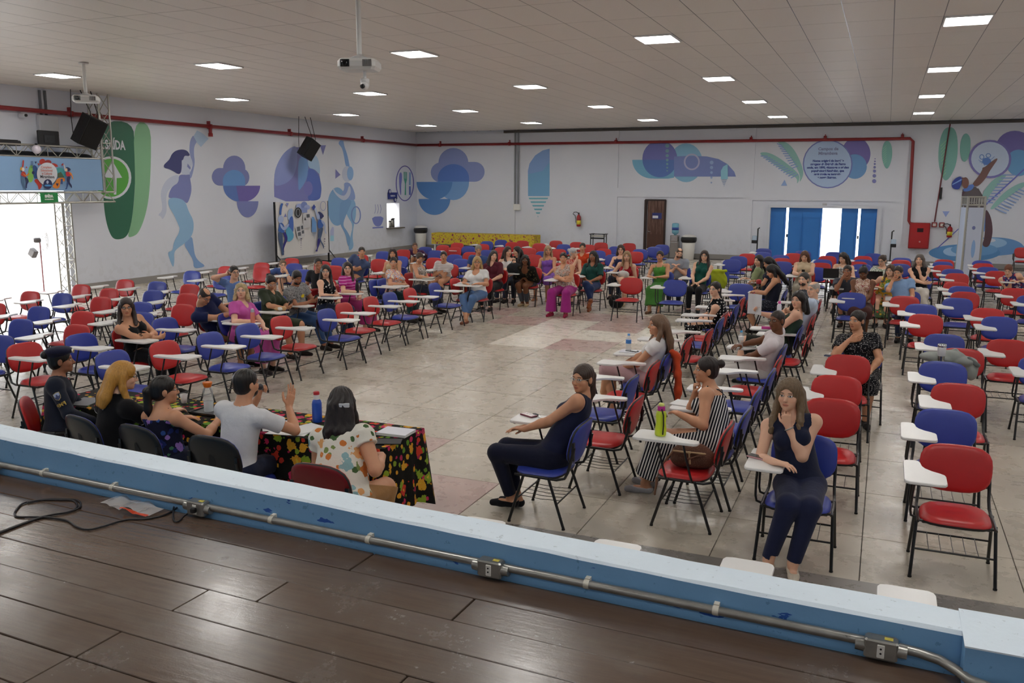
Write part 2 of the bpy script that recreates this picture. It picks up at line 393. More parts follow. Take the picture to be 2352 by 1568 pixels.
M_PLK = m_plank()
mb = MB(); mb.box(((XL+XR)/2, (YS+3.3)/2, ZS/2-0.03), (XR-XL, 3.3-YS, ZS-0.06)); STG = struct('stage_floor', mb, [M((40, 34, 30), 0.9)])
for k in range(16):
    off = -0.03-0.2145*(k+0.5); x = XL+0.2+rnd.uniform(0, 2)
    while x < 3.5:
        ln = rnd.uniform(4.2, 7.0); w = 0.2145-0.006
        c = Vector((x+ln/2, yin(x+ln/2)+off, ZS-0.012+rnd.uniform(-0.0012, 0.0012)))
        if c.x+ln/2 > -7 and k < 14:
            o = MB().box((0, 0, 0), (ln-0.004, w, 0.024), bev=0.003).build('plank', [M_PLK], STG); o.location = c; o.rotation_euler = (0, 0, -0.034)
        x += ln

# ------------------------------------------------------------------ tablet-arm chairs
def m_vinyl(c, name):
    t = NT(name); g = t.coord('Object'); r = t.n('ObjectInfo').outputs['Random']
    n = t.noise(g, 9, 3).outputs[0]; l = lin(c)
    a = t.mix(n, tuple(k*0.86 for k in l[:3])+(1,), tuple(min(1, k*1.1) for k in l[:3])+(1,)); a = t.mix(t.math('MULTIPLY', r, 0.3), a, tuple(k*0.72 for k in l[:3])+(1,))
    t.base(a); t.set(Roughness=0.38, Specular_IOR_Level=0.5); t.bump(t.noise(g, 240, 2).outputs[0], 0.08, 0.001); return t.m
VIN = {'r': m_vinyl((188, 34, 36), 'red_vinyl'), 'b': m_vinyl((50, 66, 158), 'blue_vinyl')}
M_BLK = M((14, 14, 15), 0.28, 0.0, name='black_enamel', spec=0.6); M_RUB = M((12, 12, 12), 0.7); M_LAM = M((226, 225, 224), 0.3, name='white_laminate'); M_EDGE = M((16, 16, 18), 0.45)
M_SHELL = M((17, 18, 21), 0.35, name='black_plastic'); M_SCUFF = M((150, 152, 158), 0.4)
def cushion(w, d, t, fn, e=4.0, n=28, back=0, trim=2):
    rings = [(0.0, t*.5), (0.45, t*.5), (0.78, t*.46), (0.92, t*.36), (0.985, t*.16), (1.0, 0), (1.004, -t*.12), (0.985, -t*.34), (0.85, -t*.44), (0.45, -t*.46), (0, -t*.46)]
    V = []; F = []; MI = []
    for s, z in rings:
        for j in range(n):
            a = 2*PI*j/n; c, q = math.cos(a), math.sin(a); k = (abs(c)**e+abs(q)**e)**(-1/e)
            V.append(fn(c*k*w/2*s, q*k*d/2*s, z))
    for a in range(len(rings)-1):
        for j in range(n):
            F.append((a*n+j, a*n+(j+1) % n, (a+1)*n+(j+1) % n, (a+1)*n+j)); MI.append(trim if a in (5, 6) else (back if a > 6 else 0))
    return V, F, MI
def seat_fn(x, y, z): return (x, y+0.015, 0.433+z-0.35*max(0, y-0.13)**2*4-0.02*(abs(x)/0.23)**4-0.012*math.exp(-(x*x+y*y)/0.02))
TILT = math.radians(13)
def back_fn(u, v, z):      # u sideways, v up, z towards the sitter
    u *= 1-0.10*max(0, -v/0.18)**2; f = z+0.42*u*u
    return (u, -0.292-v*math.sin(TILT)+f*math.cos(TILT), 0.690+v*math.cos(TILT)+f*math.sin(TILT))
def cush_mesh(name, args, mats, **kw):
    V, F, MI = cushion(*args, **kw); mb = MB(); mb.v, mb.f, mb.m, mb.s = V, F, MI, [True]*len(F); return mb.mesh(name, mats)
BOARD = [(.30, -.135), (.345, -.125), (.362, -.10), (.365, .0), (.365, .36), (.355, .39), (.33, .405), (.14, .405), (.105, .395), (.092, .365), (.092, .20), (.10, .165), (.13, .135), (.18, .10), (.222, .05), (.242, 0), (.252, -.09), (.265, -.125)]
def board_mesh(sgn):
    mb = MB(); P = [(sgn*x, y) for x, y in BOARD]; cx, cy = sgn*.24, .13; n = len(P)
    sh = lambda k: [(cx+(x-cx)*k, cy+(y-cy)*k) for x, y in P]
    L = [(.985, .741), (1, .746), (1, .757), (.985, .762)]
    V = [(x, y, z) for k, z in L for x, y in sh(k)]
    F = [tuple(range(n-1, -1, -1)), tuple(range(3*n, 4*n))]+[(a*n+i, a*n+(i+1) % n, (a+1)*n+(i+1) % n, (a+1)*n+i) for a in range(3) for i in range(n)]
    mb.add(V, F); return mb.mesh('writing_board', [M_LAM])
CH = {}
CH['seat'] = {c: cush_mesh('seat', (.47, .44, .058, seat_fn), [VIN[c], M_SHELL, M_EDGE], e=3.6, back=1) for c in 'rb'}
CH['backrest'] = {c: cush_mesh('backrest', (.49, .355, .05, back_fn), [VIN[c], VIN[c], M_EDGE], e=3.4, back=1) for c in 'rb'}
CH['shellback'] = {c: cush_mesh('backrest', (.49, .40, .05, back_fn), [VIN[c], M_SHELL if c == 'b' else M((120, 14, 18), 0.35), M_EDGE], e=3.0, back=1) for c in 'rb'}
def leg(sx, front):
    a = (sx*.272, .238, .012) if front else (sx*.272, -.242, .012); b = (sx*.252, .118, .418) if front else (sx*.252, -.098, .418)
    return MB().tube([a, b], .0125, 7).tube([(a[0], a[1], 0), a], .0145, 7, 1).mesh('leg', [M_BLK, M_RUB])
CH['legs'] = [leg(sx, f) for sx in (-1, 1) for f in (True, False)]
def rail(sx): return MB().tube([(sx*.248, .20, .412), (sx*.250, .0, .412), (sx*.248, -.17, .408), (sx*.243, -.235, .425), (sx*.238, -.262, .48), (sx*.236, -.292, .60), (sx*.232, -.312, .69)], [.011, .012, .012, .012, .012, .013, .012], 7).box((sx*.226, -.300, .655), (.028, .022, .15), 0).mesh('side_rail', [M_BLK])
CH['rails'] = [rail(-1), rail(1)]
mb = MB()
for y in (.183, -.172): mb.tube([(-.262, y, .2), (.262, y, .2)], .0075, 6)
for i in range(5): mb.tube([(-.16+.08*i, .183, .203), (-.16+.08*i, 0, .193), (-.16+.08*i, -.172, .203)], .003, 5)
CH['basket'] = mb.mesh('basket', [M_BLK])
CH['under'] = MB().box((0, .01, .398), (.44, .30, .02), bev=.005).tube([(-.25, .16, .408), (.25, .16, .408)], .01, 6).tube([(-.25, -.13, .405), (.25, -.13, .405)], .01, 6).mesh('seat_frame', [M_BLK])
def posts(sg):
    r = []
    for y in (.125, -.085):
        r.append(MB().tube([(sg*.285, y+.085, .742), (sg*.296, y+.05, .60), (sg*.300, y+.012, .47), (sg*.292, y, .425), (sg*.252, y, .412)], .0095, 7).mesh('board_post', [M_BLK]))
    return r
CH['posts'] = {1: posts(1), -1: posts(-1)}; CH['board'] = {1: board_mesh(1), -1: board_mesh(-1)}
CH['plate'] = {s: MB().box((s*.285, .13, .738), (.05, .30, .006)).tube([(s*.13, .36, .73), (s*.13, .36, .741)], .012, 7).mesh('board_bracket', [M_BLK]) for s in (1, -1)}
FAR = {}
for s in (1, -1):
    mb = MB()
    def cat(me):
        o = len(mb.v); mb.v += [tuple(v.co) for v in me.vertices]; mb.f += [tuple(i+o for i in p.vertices) for p in me.polygons]; mb.m += [0]*len(me.polygons); mb.s += [True]*len(me.polygons)
    for me in CH['legs']+CH['rails']+[CH['basket'], CH['under']]+CH['posts'][s]+[CH['plate'][s]]: cat(me)
    FAR[s] = mb.mesh('chair_frame', [M_BLK])
NCH = 0
def chair(x, y, rz, c, label, group=None, hand=1, board=True, shell=False, arms=False):
    global NCH; NCH += 1
    t = thing('student_chair', label, 'chair', (x, y, 0), rz, group)
    obj('seat', CH['seat'][c], t); b = obj('backrest', (CH['shellback'] if shell else CH['backrest'])[c], t)
    if shell and c == 'b':
        b['label'] = 'black plastic shell back with a blue edge'
        obj('back_slot', MB().add([back_fn(u*.03+.0, -0.02+v*.075, -.0255) for u, v in [(math.cos(a*PI/7), math.sin(a*PI/7)) for a in range(14)]], [tuple(range(14))]).mesh('back_slot', [M((8, 8, 9), .6)]), t)
    if math.hypot(x, y) > 21 and not arms:
        obj('chair_frame', FAR[hand], t)
        if board: obj('writing_board', CH['board'][hand], t)
        return t
    for me in CH['legs']: obj('leg', me, t)
    for me in CH['rails']: obj('side_rail', me, t)
    obj('basket', CH['basket'], t); obj('seat_frame', CH['under'], t)
    if arms:
        for s in (-1, 1): MB().tube([(s*.25, -.10, .42), (s*.285, -.10, .50), (s*.285, -.14, .66), (s*.285, .0, .675), (s*.285, .17, .66), (s*.28, .19, .58)], .014, 7).build('armrest', [M_BLK], t)
    elif board:
        for me in CH['posts'][hand]: obj('board_post', me, t)
        obj('board_bracket', CH['plate'][hand], t); obj('writing_board', CH['board'][hand], t)
    return t
DIRZ = {'E': -PI/2, 'S': PI, 'W': PI/2, 'N': 0.0}; DIRV = {'E': (1, 0), 'S': (0, -1), 'W': (-1, 0), 'N': (0, 1)}
# backrest tops surveyed in the hall: name, pixel, colour, facing
CHAIRS = '''1,73.5,669,r,S;2,-6,696,r,S;3,147,673.5,b,S;4,190.5,653.5,r,S;5,94,704,b,S;6,54,733,b,S;7,236,682,r,S;8,195,714.8,r,S;9,182.5,745.8,r,S;10,179,767,b,E;11,8,770,b,S;12,49,788,r,E;13,250,806,b,E;14,370,784,r,E;15,372.6,730,b,E;16,283,752,r,E;17,475,764,b,E;18,562,744,b,E;19,639,726.5,r,E;20,744,710,b,E;21,784,696,r,E;22,846,681.6,r,E;23,890,671.5,b,E;24,936,662,r,E;25,993.5,650,b,E;26,1041,639,r,E;27,857,642,b,E;28,329,693.5,b,S;29,330,717,b,S;30,355.4,666.6,b,S;31,364.6,646.5,b,S;32,291,642,r,S;33,254.5,662.5,r,S;34,444,622,b,S;35,439,653,r,S;36,434,674,r,S;37,425,699,r,S;39,513,628.5,b,S;40,522,611.5,r,S;41,603.5,603,r,S;42,603.5,614,r,S;43,672,593,r,S;44,678,605,b,S;45,700,619,b,S;46,742,600,r,S;47,770,610,r,S;48,781,592,b,S;49,830,603,b,S;50,831,585,r,S;51,872,595,r,S;52,882,577,b,S;53,922,588.5,b,S;54,928,573,r,S;55,978,567,b,S;56,1001,575,b,S;57,1018.6,563,r,S;58,1051.5,557.7,r,S;59,1045,568,r,S;60,1046,584.6,b,S;61,1061,594.6,b,S;62,1035,607,r,S;63,999,592,r,S;64,1077,565.6,b,S;65,1082,579,r,S;66,1110,560.5,r,S;67,1119.5,553.8,b,S;68,1152,550.8,b,S;69,1177,556,r,S;70,1201,552.6,r,S;71,1119,574,b,S;72,1153,568,r,S;73,1160,581,r,S;74,1217,570,r,S;75,1228,585,r,S;76,1239.5,558.7,r,S;78,1249,577.5,b,S;79,1278,552.6,r,S;80,1295.5,561,b,S;81,1325,556,r,S;82,1352.5,562,r,S;83,1285,572.3,r,S;84,1381.5,557,r,S;85,1388,571.3,r,S;86,1374.5,575.5,b,S;87,1225,614,r,S;88,1310,628,r,S;89,1370,620,r,S;90,1445.5,558.5,r,S;91,1416,566,b,S;92,1410,584.8,b,S;93,1471.5,572.3,b,S;94,1504,567,b,S;95,1521.5,562,b,S;96,1460.5,578,r,S;97,1717.5,582.5,r,S;98,1697,588.6,b,S;99,1682,596,b,S;100,1452,638,r,S;101,1552,643,b,S;102,1755,570.6,b,S;103,1754,579,b,S;104,1794,585.5,b,S;105,1797,593,r,S;106,1798,600.7,b,S;107,1823,581.5,r,S;108,1844.5,576,b,S;109,1446,612,r,S;110,1525,623,b,S;111,1610,624,b,S;111b,1652,620,b,S;112,1703.5,651.5,b,S;R1,1346,966.7,b,W;R2,1469,913,r,W;R3,1459,864,b,W;R4,1508.7,830,r,W;R5,1541,808,b,W;R6,1586,774,r,W;R7,1634,756,r,W;R8,1660,730,b,W;R9,1669,717.5,r,W;R10,1696,699,b,W;R11,1709,683,r,W;R12,1731,671,r,W;S1,1680,974,r,W;S2,1722,938,b,W;S3,1746,892,b,W;S4,1778,849,b,W;S5,1795,819,r,W;S6,1805,793,b,W;S7,1844,749,b,W;S8,1864.7,762,r,W;S9,1872.6,722,r,W;T1,1913,916,r,S;T2,1924,863,r,S;T3,1949,815.5,r,S;T4,1980,790,b,S;T5,1957.6,672,b,S;T6,1953,645,r,S;U0,2198,1022,r,S;U1,2174,940.6,b,S;U2,2202,881,r,S;U3,2167,831,b,S;U4,2210,800.7,r,S;U5,2170,767.7,b,S;U6,2127,721.8,r,S;U7,2116.6,698.5,b,S;U8,2079,680,r,S;V1,2316,780,r,S;V2,2296,727.5,b,S;V3,2268.6,708,r,S;V4,2199.8,684.5,b,S;V5,2217,670.3,r,S;V6,2210,657.5,b,S;V7,2197,648,r,S;V8,2198.7,627.8,r,S;V9,2188.5,618,b,S;V10,2168,609,r,S;V11,2165.5,601,b,S;V12,2169,596,r,S;W1,2256,598.5,b,S;W2,2258.6,604.8,r,S;W3,2269,613.4,b,S;W4,2290,622.7,r,S;W5,2331,662,r,S;W6,2335,632,b,S;W7,2370,679,b,S;W8,2395,820,b,S;X2,1901,588,r,S;X3,1916.5,578.7,b,S;X4,1890,596,b,S;X5,1887,603.6,r,S;X6,1875,614,b,S;X7,1983,588,r,S;X8,2006,582,b,S;X9,1983,596,b,S;X10,1971,601,r,S;X11,1980,607,b,S;X12,2072,592,b,S;X13,2070,597,r,S;X15,2068,606,b,S;X16,2113,633,b,S;X17,2083,668,b,S'''
SEATS = {}
for ln in CHAIRS.split(';'):
    nm, px, py, c, d = ln.split(','); p = at(float(px), float(py), .858); dv = DIRV[d]
    SEATS[nm] = [p[0]+.33*dv[0], p[1]+.33*dv[1], d, c, None]

# ------------------------------------------------------------------ people: every body is one continuous skin grown from a distance field
def V3(*a): return np.array(a, float)
def unit(v): v = np.asarray(v, float); return v/(np.linalg.norm(v)+1e-9)
class Field:
    def __init__(s, lo, hi, h):
        s.h = h; s.lo = np.array(lo, float); n = np.ceil((np.array(hi)-s.lo)/h).astype(int)+2
        s.n = n; s.D = np.full(n, 1.0, np.float32)
        s.ax = [(s.lo[i]+h*np.arange(n[i])).astype(np.float32) for i in range(3)]
    def like(s):
        g = Field.__new__(Field); g.h, g.lo, g.n, g.ax = s.h, s.lo, s.n, s.ax; g.D = np.full(s.n, 1.0, np.float32); return g
    def sub(s, lo, hi):
        a = np.clip(np.floor((np.array(lo)-s.lo)/s.h).astype(int), 0, s.n); b = np.clip(np.ceil((np.array(hi)-s.lo)/s.h).astype(int)+1, 0, s.n)
        sl = tuple(slice(int(p), int(q)) for p, q in zip(a, b))
        return sl, s.ax[0][sl[0]][:, None, None], s.ax[1][sl[1]][None, :, None], s.ax[2][sl[2]][None, None, :]
    def merge(s, sl, d, k, op):
        A = s.D[sl]
        if A.size == 0: return
        if op == 'u':
            if k > 0: h = np.maximum(k-np.abs(A-d), 0)/k; s.D[sl] = np.minimum(A, d)-h*h*k*0.25
            else: s.D[sl] = np.minimum(A, d)
        else:
            d = -d
            if k > 0: h = np.maximum(k-np.abs(A-d), 0)/k; s.D[sl] = np.maximum(A, d)+h*h*k*0.25
            else: s.D[sl] = np.maximum(A, d)
    def cone(s, a, b, ra, rb, k=0.02, op='u', flat=False):
        a, b = np.asarray(a, float), np.asarray(b, float); m = max(ra, rb)+k+2.5*s.h
        sl, x, y, z = s.sub(np.minimum(a, b)-m, np.maximum(a, b)+m); d = b-a; L2 = float(d@d)+1e-12
        px, py, pz = x-np.float32(a[0]), y-np.float32(a[1]), z-np.float32(a[2])
        t0 = (px*np.float32(d[0])+py*np.float32(d[1])+pz*np.float32(d[2]))/np.float32(L2); t = np.clip(t0, 0, 1)
        q = np.sqrt((px-t*np.float32(d[0]))**2+(py-t*np.float32(d[1]))**2+(pz-t*np.float32(d[2]))**2)-(ra+t*np.float32(rb-ra))
        if flat: L = math.sqrt(L2); q = np.maximum(q, np.maximum(-t0, t0-1)*np.float32(L))
        s.merge(sl, q, k, op); return s
    def ell(s, c, r, R=None, k=0.02, op='u'):
        c = np.asarray(c, float); r = np.asarray(r, float); m = r.max()+k+2.5*s.h
        sl, x, y, z = s.sub(c-m, c+m); px, py, pz = x-np.float32(c[0]), y-np.float32(c[1]), z-np.float32(c[2])
        if R is not None:
            px, py, pz = [px*np.float32(R[0][i])+py*np.float32(R[1][i])+pz*np.float32(R[2][i]) for i in range(3)]
        r = r.astype(np.float32); k0 = np.sqrt((px/r[0])**2+(py/r[1])**2+(pz/r[2])**2); k1 = np.sqrt((px/r[0]**2)**2+(py/r[1]**2)**2+(pz/r[2]**2)**2)+1e-6
        s.merge(sl, k0*(k0-1)/k1, k, op); return s
    def plane(s, o, n):      # keep the side opposite to n
        n = unit(n); d = (s.ax[0][:, None, None]-np.float32(o[0]))*np.float32(n[0])+(s.ax[1][None, :, None]-np.float32(o[1]))*np.float32(n[1])+(s.ax[2][None, None, :]-np.float32(o[2]))*np.float32(n[2])
        s.D = np.maximum(s.D, d); return s
    def mesh(s):
        D = s.D; S_ = D < 0
        c = np.zeros(np.array(D.shape)-1, np.uint8)
        for i in (0, 1):
            for j in (0, 1):
                for k in (0, 1): c += S_[i:D.shape[0]-1+i, j:D.shape[1]-1+j, k:D.shape[2]-1+k]
        idx = np.argwhere((c > 0) & (c < 8))
        if len(idx) == 0: return None, None
        cor = np.array([(i, j, k) for i in (0, 1) for j in (0, 1) for k in (0, 1)])
        d8 = np.stack([D[idx[:, 0]+o[0], idx[:, 1]+o[1], idx[:, 2]+o[2]] for o in cor], 1)
        P = np.zeros((len(idx), 3)); N = np.zeros(len(idx))
        for a in range(8):
            for b in range(a+1, 8):
                if np.abs(cor[a]-cor[b]).sum() != 1: continue
                m = (d8[:, a] < 0) != (d8[:, b] < 0); t = d8[m, a]/(d8[m, a]-d8[m, b])
                P[m] += cor[a]+t[:, None]*(cor[b]-cor[a]); N[m] += 1
        v = s.lo+s.h*(idx+P/N[:, None])
        vid = np.full(c.shape, -1, np.int32); vid[idx[:, 0], idx[:, 1], idx[:, 2]] = np.arange(len(idx))
        Q = []
        for ax in range(3):
            u, w = [(1, 2), (2, 0), (0, 1)][ax]
            a = [slice(None)]*3; b = [slice(None)]*3; a[ax] = slice(0, -1); b[ax] = slice(1, None)
            ch = S_[tuple(a)] != S_[tuple(b)]; e = np.argwhere(ch); ins = S_[tuple(a)][ch]
            ok = (e[:, u] > 0) & (e[:, w] > 0) & (e[:, u] < c.shape[u]) & (e[:, w] < c.shape[w]); e = e[ok]; ins = ins[ok]
            def cell(du, dw):
                q = e.copy(); q[:, u] -= du; q[:, w] -= dw; return vid[q[:, 0], q[:, 1], q[:, 2]]
            q = np.stack([cell(1, 1), cell(0, 1), cell(0, 0), cell(1, 0)], 1); q[~ins] = q[~ins][:, ::-1]; Q.append(q)
        Q = np.concatenate(Q); return v, Q[(Q >= 0).all(1)]

# skin, hair and cloth read their colour from the object, so one material serves everybody
def m_skin():
    t = NT('skin'); oi = t.n('ObjectInfo').outputs['Color']; g = t.coord('Object')
    at_ = t.n('Attribute', attribute_name='hl').outputs['Vector']; sp = t.n('SeparateXYZ'); t.link(at_, sp.inputs[0])
    X = t.math('ABSOLUTE', sp.outputs[0]); Z = sp.outputs[2]; front = t.math('GREATER_THAN', sp.outputs[1], 0.045)
    def oval(cx, cz, rx, rz):
        a = t.math('DIVIDE', t.math('SUBTRACT', X, cx), rx); b = t.math('DIVIDE', t.math('SUBTRACT', Z, cz), rz)
        return t.math('ADD', t.math('MULTIPLY', a, a), t.math('MULTIPLY', b, b))
    def inside(e, r=1.0): return t.math('MULTIPLY', t.math('LESS_THAN', e, r), front)
    n = t.noise(g, 25, 3).outputs[0]; dark = t.mix(1.0, oi, (0.80, 0.72, 0.68, 1), 'MULTIPLY')
    c = t.mix(t.math('MULTIPLY', n, 0.35), oi, dark)
    c = t.mix(t.math('MULTIPLY', inside(oval(0.04, -0.032, 0.024, 0.018)), 0.22), c, t.mix(1.0, oi, (1.0, 0.66, 0.60, 1), 'MULTIPLY'))
    c = t.mix(t.math('MULTIPLY', inside(oval(0.0, -0.068, 0.024, 0.0115)), 0.75), c, t.mix(1.0, oi, (0.80, 0.42, 0.40, 1), 'MULTIPLY'))
    c = t.mix(inside(oval(0.0, -0.068, 0.021, 0.0016)), c, (0.06, 0.02, 0.02, 1))
    br = inside(oval(0.032, 0.0225, 0.019, 0.0042)); c = t.mix(t.math('MULTIPLY', br, 0.8), c, (0.03, 0.02, 0.015, 1))
    e = oval(0.0315, 0.001, 0.0145, 0.0068); c = t.mix(inside(e, 1.7), c, (0.045, 0.025, 0.02, 1)); c = t.mix(inside(e), c, (0.72, 0.70, 0.67, 1))
    c = t.mix(t.math('MULTIPLY', inside(oval(0.0315, 0.0015, 0.0062, 0.0066)), t.math('LESS_THAN', e, 1.0)), c, (0.02, 0.012, 0.008, 1))
    c = t.mix(inside(oval(0.0075, -0.0435, 0.004, 0.0022)), c, (0.08, 0.03, 0.02, 1))
    t.base(c); t.set(Roughness=0.48, Specular_IOR_Level=0.4, Subsurface_Weight=0.06, Subsurface_Scale=0.02); t.b.inputs['Subsurface Radius'].default_value = (1, .35, .2)
    t.bump(t.noise(g, 160, 3).outputs[0], 0.05, 0.002); return t.m
def m_hair():
    t = NT('hair'); oi = t.n('ObjectInfo').outputs['Color']; g = t.coord('Object'); mp = t.n('Mapping'); t.link(g, mp.inputs[0]); mp.inputs[3].default_value = (1, 1, .16)
    n = t.noise(mp.outputs[0], 130, 3, 0.6).outputs[0]; b = t.noise(mp.outputs[0], 30, 2).outputs[0]
    c = t.mix(n, t.mix(1.0, oi, (0.5, 0.47, 0.44, 1), 'MULTIPLY'), t.mix(1.0, oi, (1.5, 1.5, 1.5, 1), 'MULTIPLY'))
    t.base(c); t.set(Roughness=0.38, Specular_IOR_Level=0.45); t.bump(t.math('ADD', n, b), 0.5, 0.006); return t.m
def m_cloth():
    t = NT('cloth'); oi = t.n('ObjectInfo').outputs['Color']; g = t.coord('Object'); n = t.noise(g, 14, 4).outputs[0]; w = t.noise(g, 350, 1).outputs[0]
    t.base(t.mix(n, t.mix(1.0, oi, (0.82, 0.82, 0.84, 1), 'MULTIPLY'), oi)); t.set(Roughness=0.85, Specular_IOR_Level=0.2, Sheen_Weight=0.1)
    t.bump(t.math('ADD', t.math('MULTIPLY', n, 6.0), w), 0.25, 0.006); return t.m
SKIN, HAIR, CLOTH = m_skin(), m_hair(), m_cloth()
PAT = {}
def pattern(kind, *cols, sc=1.0):
    key = (kind, cols, sc)
    if key in PAT: return PAT[key]
    t = NT('cloth_'+kind); g = t.coord('Object'); cols = [lin(c) for c in cols]
    if kind in ('dots', 'blobs'):
        v = t.n('TexVoronoi', i_Scale=28*sc, i_Randomness=0.35 if kind == 'dots' else 0.9); t.link(g, v.inputs['Vector']); c = t.mix(t.math('LESS_THAN', v.outputs['Distance'], 0.30), cols[0], cols[1])
    elif kind == 'stripes':
        mp = t.n('Mapping'); t.link(g, mp.inputs[0]); mp.inputs[2].default_value = (0.5, 0.25, 0); sp = t.n('SeparateXYZ'); t.link(mp.outputs[0], sp.inputs[0])
        c = t.mix(t.math('GREATER_THAN', t.math('FRACT', t.math('MULTIPLY', t.math('ADD', sp.outputs[2], sp.outputs[1]), 46*sc)), 0.55), cols[0], cols[1])
    elif kind == 'bands':
        sp = t.n('SeparateXYZ'); t.link(g, sp.inputs[0]); c = t.mix(t.math('GREATER_THAN', t.math('FRACT', t.math('MULTIPLY', sp.outputs[2], 26*sc)), 0.8), cols[0], cols[1])
    elif kind == 'flower':      # blossoms with yellow hearts and leaves on a dark ground
        v = t.n('TexVoronoi', i_Scale=9*sc, i_Randomness=0.85); t.link(g, v.inputs['Vector']); v2 = t.n('TexVoronoi', i_Scale=17*sc, i_Randomness=0.9); t.link(g, v2.inputs['Vector'])
        nz = t.noise(g, 40*sc, 2).outputs[0]; d = t.math('ADD', v.outputs['Distance'], t.math('MULTIPLY', t.math('SUBTRACT', nz, 0.5), 0.45)); d2 = t.math('ADD', v2.outputs['Distance'], t.math('MULTIPLY', t.math('SUBTRACT', nz, 0.5), 0.3))
        rc = t.n('SeparateColor'); t.link(v.outputs['Color'], rc.inputs[0]); rc2 = t.n('SeparateColor'); t.link(v2.outputs['Color'], rc2.inputs[0]); k = len(cols)-2
        pet = t.ramp(rc.outputs[0], [(i/k, cols[1+i]) for i in range(k)], 'CONSTANT'); pet2 = t.ramp(rc2.outputs[1], [(i/k, cols[1+(i+1) % k]) for i in range(k)], 'CONSTANT')
        c = t.mix(t.math('LESS_THAN', d2, 0.34), cols[0], pet2); c = t.mix(t.math('LESS_THAN', d, 0.36), c, pet); c = t.mix(t.math('LESS_THAN', d, 0.11), c, cols[-1])
    else:                       # loose print of several inks
        nz = t.noise(g, 16*sc, 3, 0.6); nz.inputs['Distortion'].default_value = 1.6; k = len(cols)
        c = t.ramp(nz.outputs[0], [(0.0 if i == 0 else 0.36+0.30*i/k, cols[i]) for i in range(k)], 'CONSTANT')
    t.base(c); t.set(Roughness=0.85, Specular_IOR_Level=0.2); t.bump(t.noise(g, 14, 4).outputs[0], 0.3, 0.02); PAT[key] = t.m; return t.m

def ik(S_, W_, l1, l2, hint):
    d = W_-S_; L = np.linalg.norm(d); mx = (l1+l2)*0.985
    if L > mx: W_ = S_+d*(mx/L); d = W_-S_; L = mx
    L = max(L, abs(l1-l2)+0.02); a = (l1*l1-l2*l2+L*L)/(2*L); h = math.sqrt(max(l1*l1-a*a, 1e-5)); u = unit(d)
    n = np.asarray(hint, float); n = unit(n-u*(n@u)); return S_+u*a+n*h, W_
def hand(F, W_, d, n, side, r=0.0085, curl=0.35, sp=0.012, h=1.0, spread=1.0):
    """palm and five separate fingers; d points along the hand, n out of the palm, side = thumb direction"""
    d = unit(d); n = unit(np.asarray(n, float)-d*(np.asarray(n, float)@d)); t = np.cross(n, d); t = t if t@np.asarray(side, float) > 0 else -t
    tip = []
    for i, (o, l, pl) in enumerate(((.028, .041, .083), (.010, .046, .087), (-.009, .042, .084), (-.026, .033, .077))):
        K = W_+d*pl*h+t*o*h; F.cone(W_+t*o*.55*h+d*.012, K, .0155*h, .0125*h, .012)
        a = K; ang = 0.0; dd = unit(d+t*o*3.0*spread)
        for q, (ls, rr) in enumerate(((1.0, 1.0), (.62, .92), (.5, .82))):
            ang += curl*(1.0, 1.25, .8)[q]; v = dd*math.cos(ang)+n*math.sin(ang); b = a+v*l*ls*h
            F.cone(a, b, r*rr*h, r*rr*.93*h, .004 if q == 0 else .002); a = b
        tip.append(a)
    a = W_+d*.022*h+t*.020*h; b = a+unit(d*.62+t*.72+n*.25)*.042*h; c = b+unit(d*.85+t*.25+n*(.25+curl*.5))*.034*h; e = c+unit(d*.9+n*(.3+curl*.5))*.024*h
    F.cone(a, b, .0145*h, .0115*h, .010); F.cone(b, c, .0112*h, .0098*h, .002); F.cone(c, e, .0098*h, .0082*h, .002)
NPER = 0
SHIRTS = {'tee': .58, 'long': 9, 'cap': .30, 'elbow': .85}
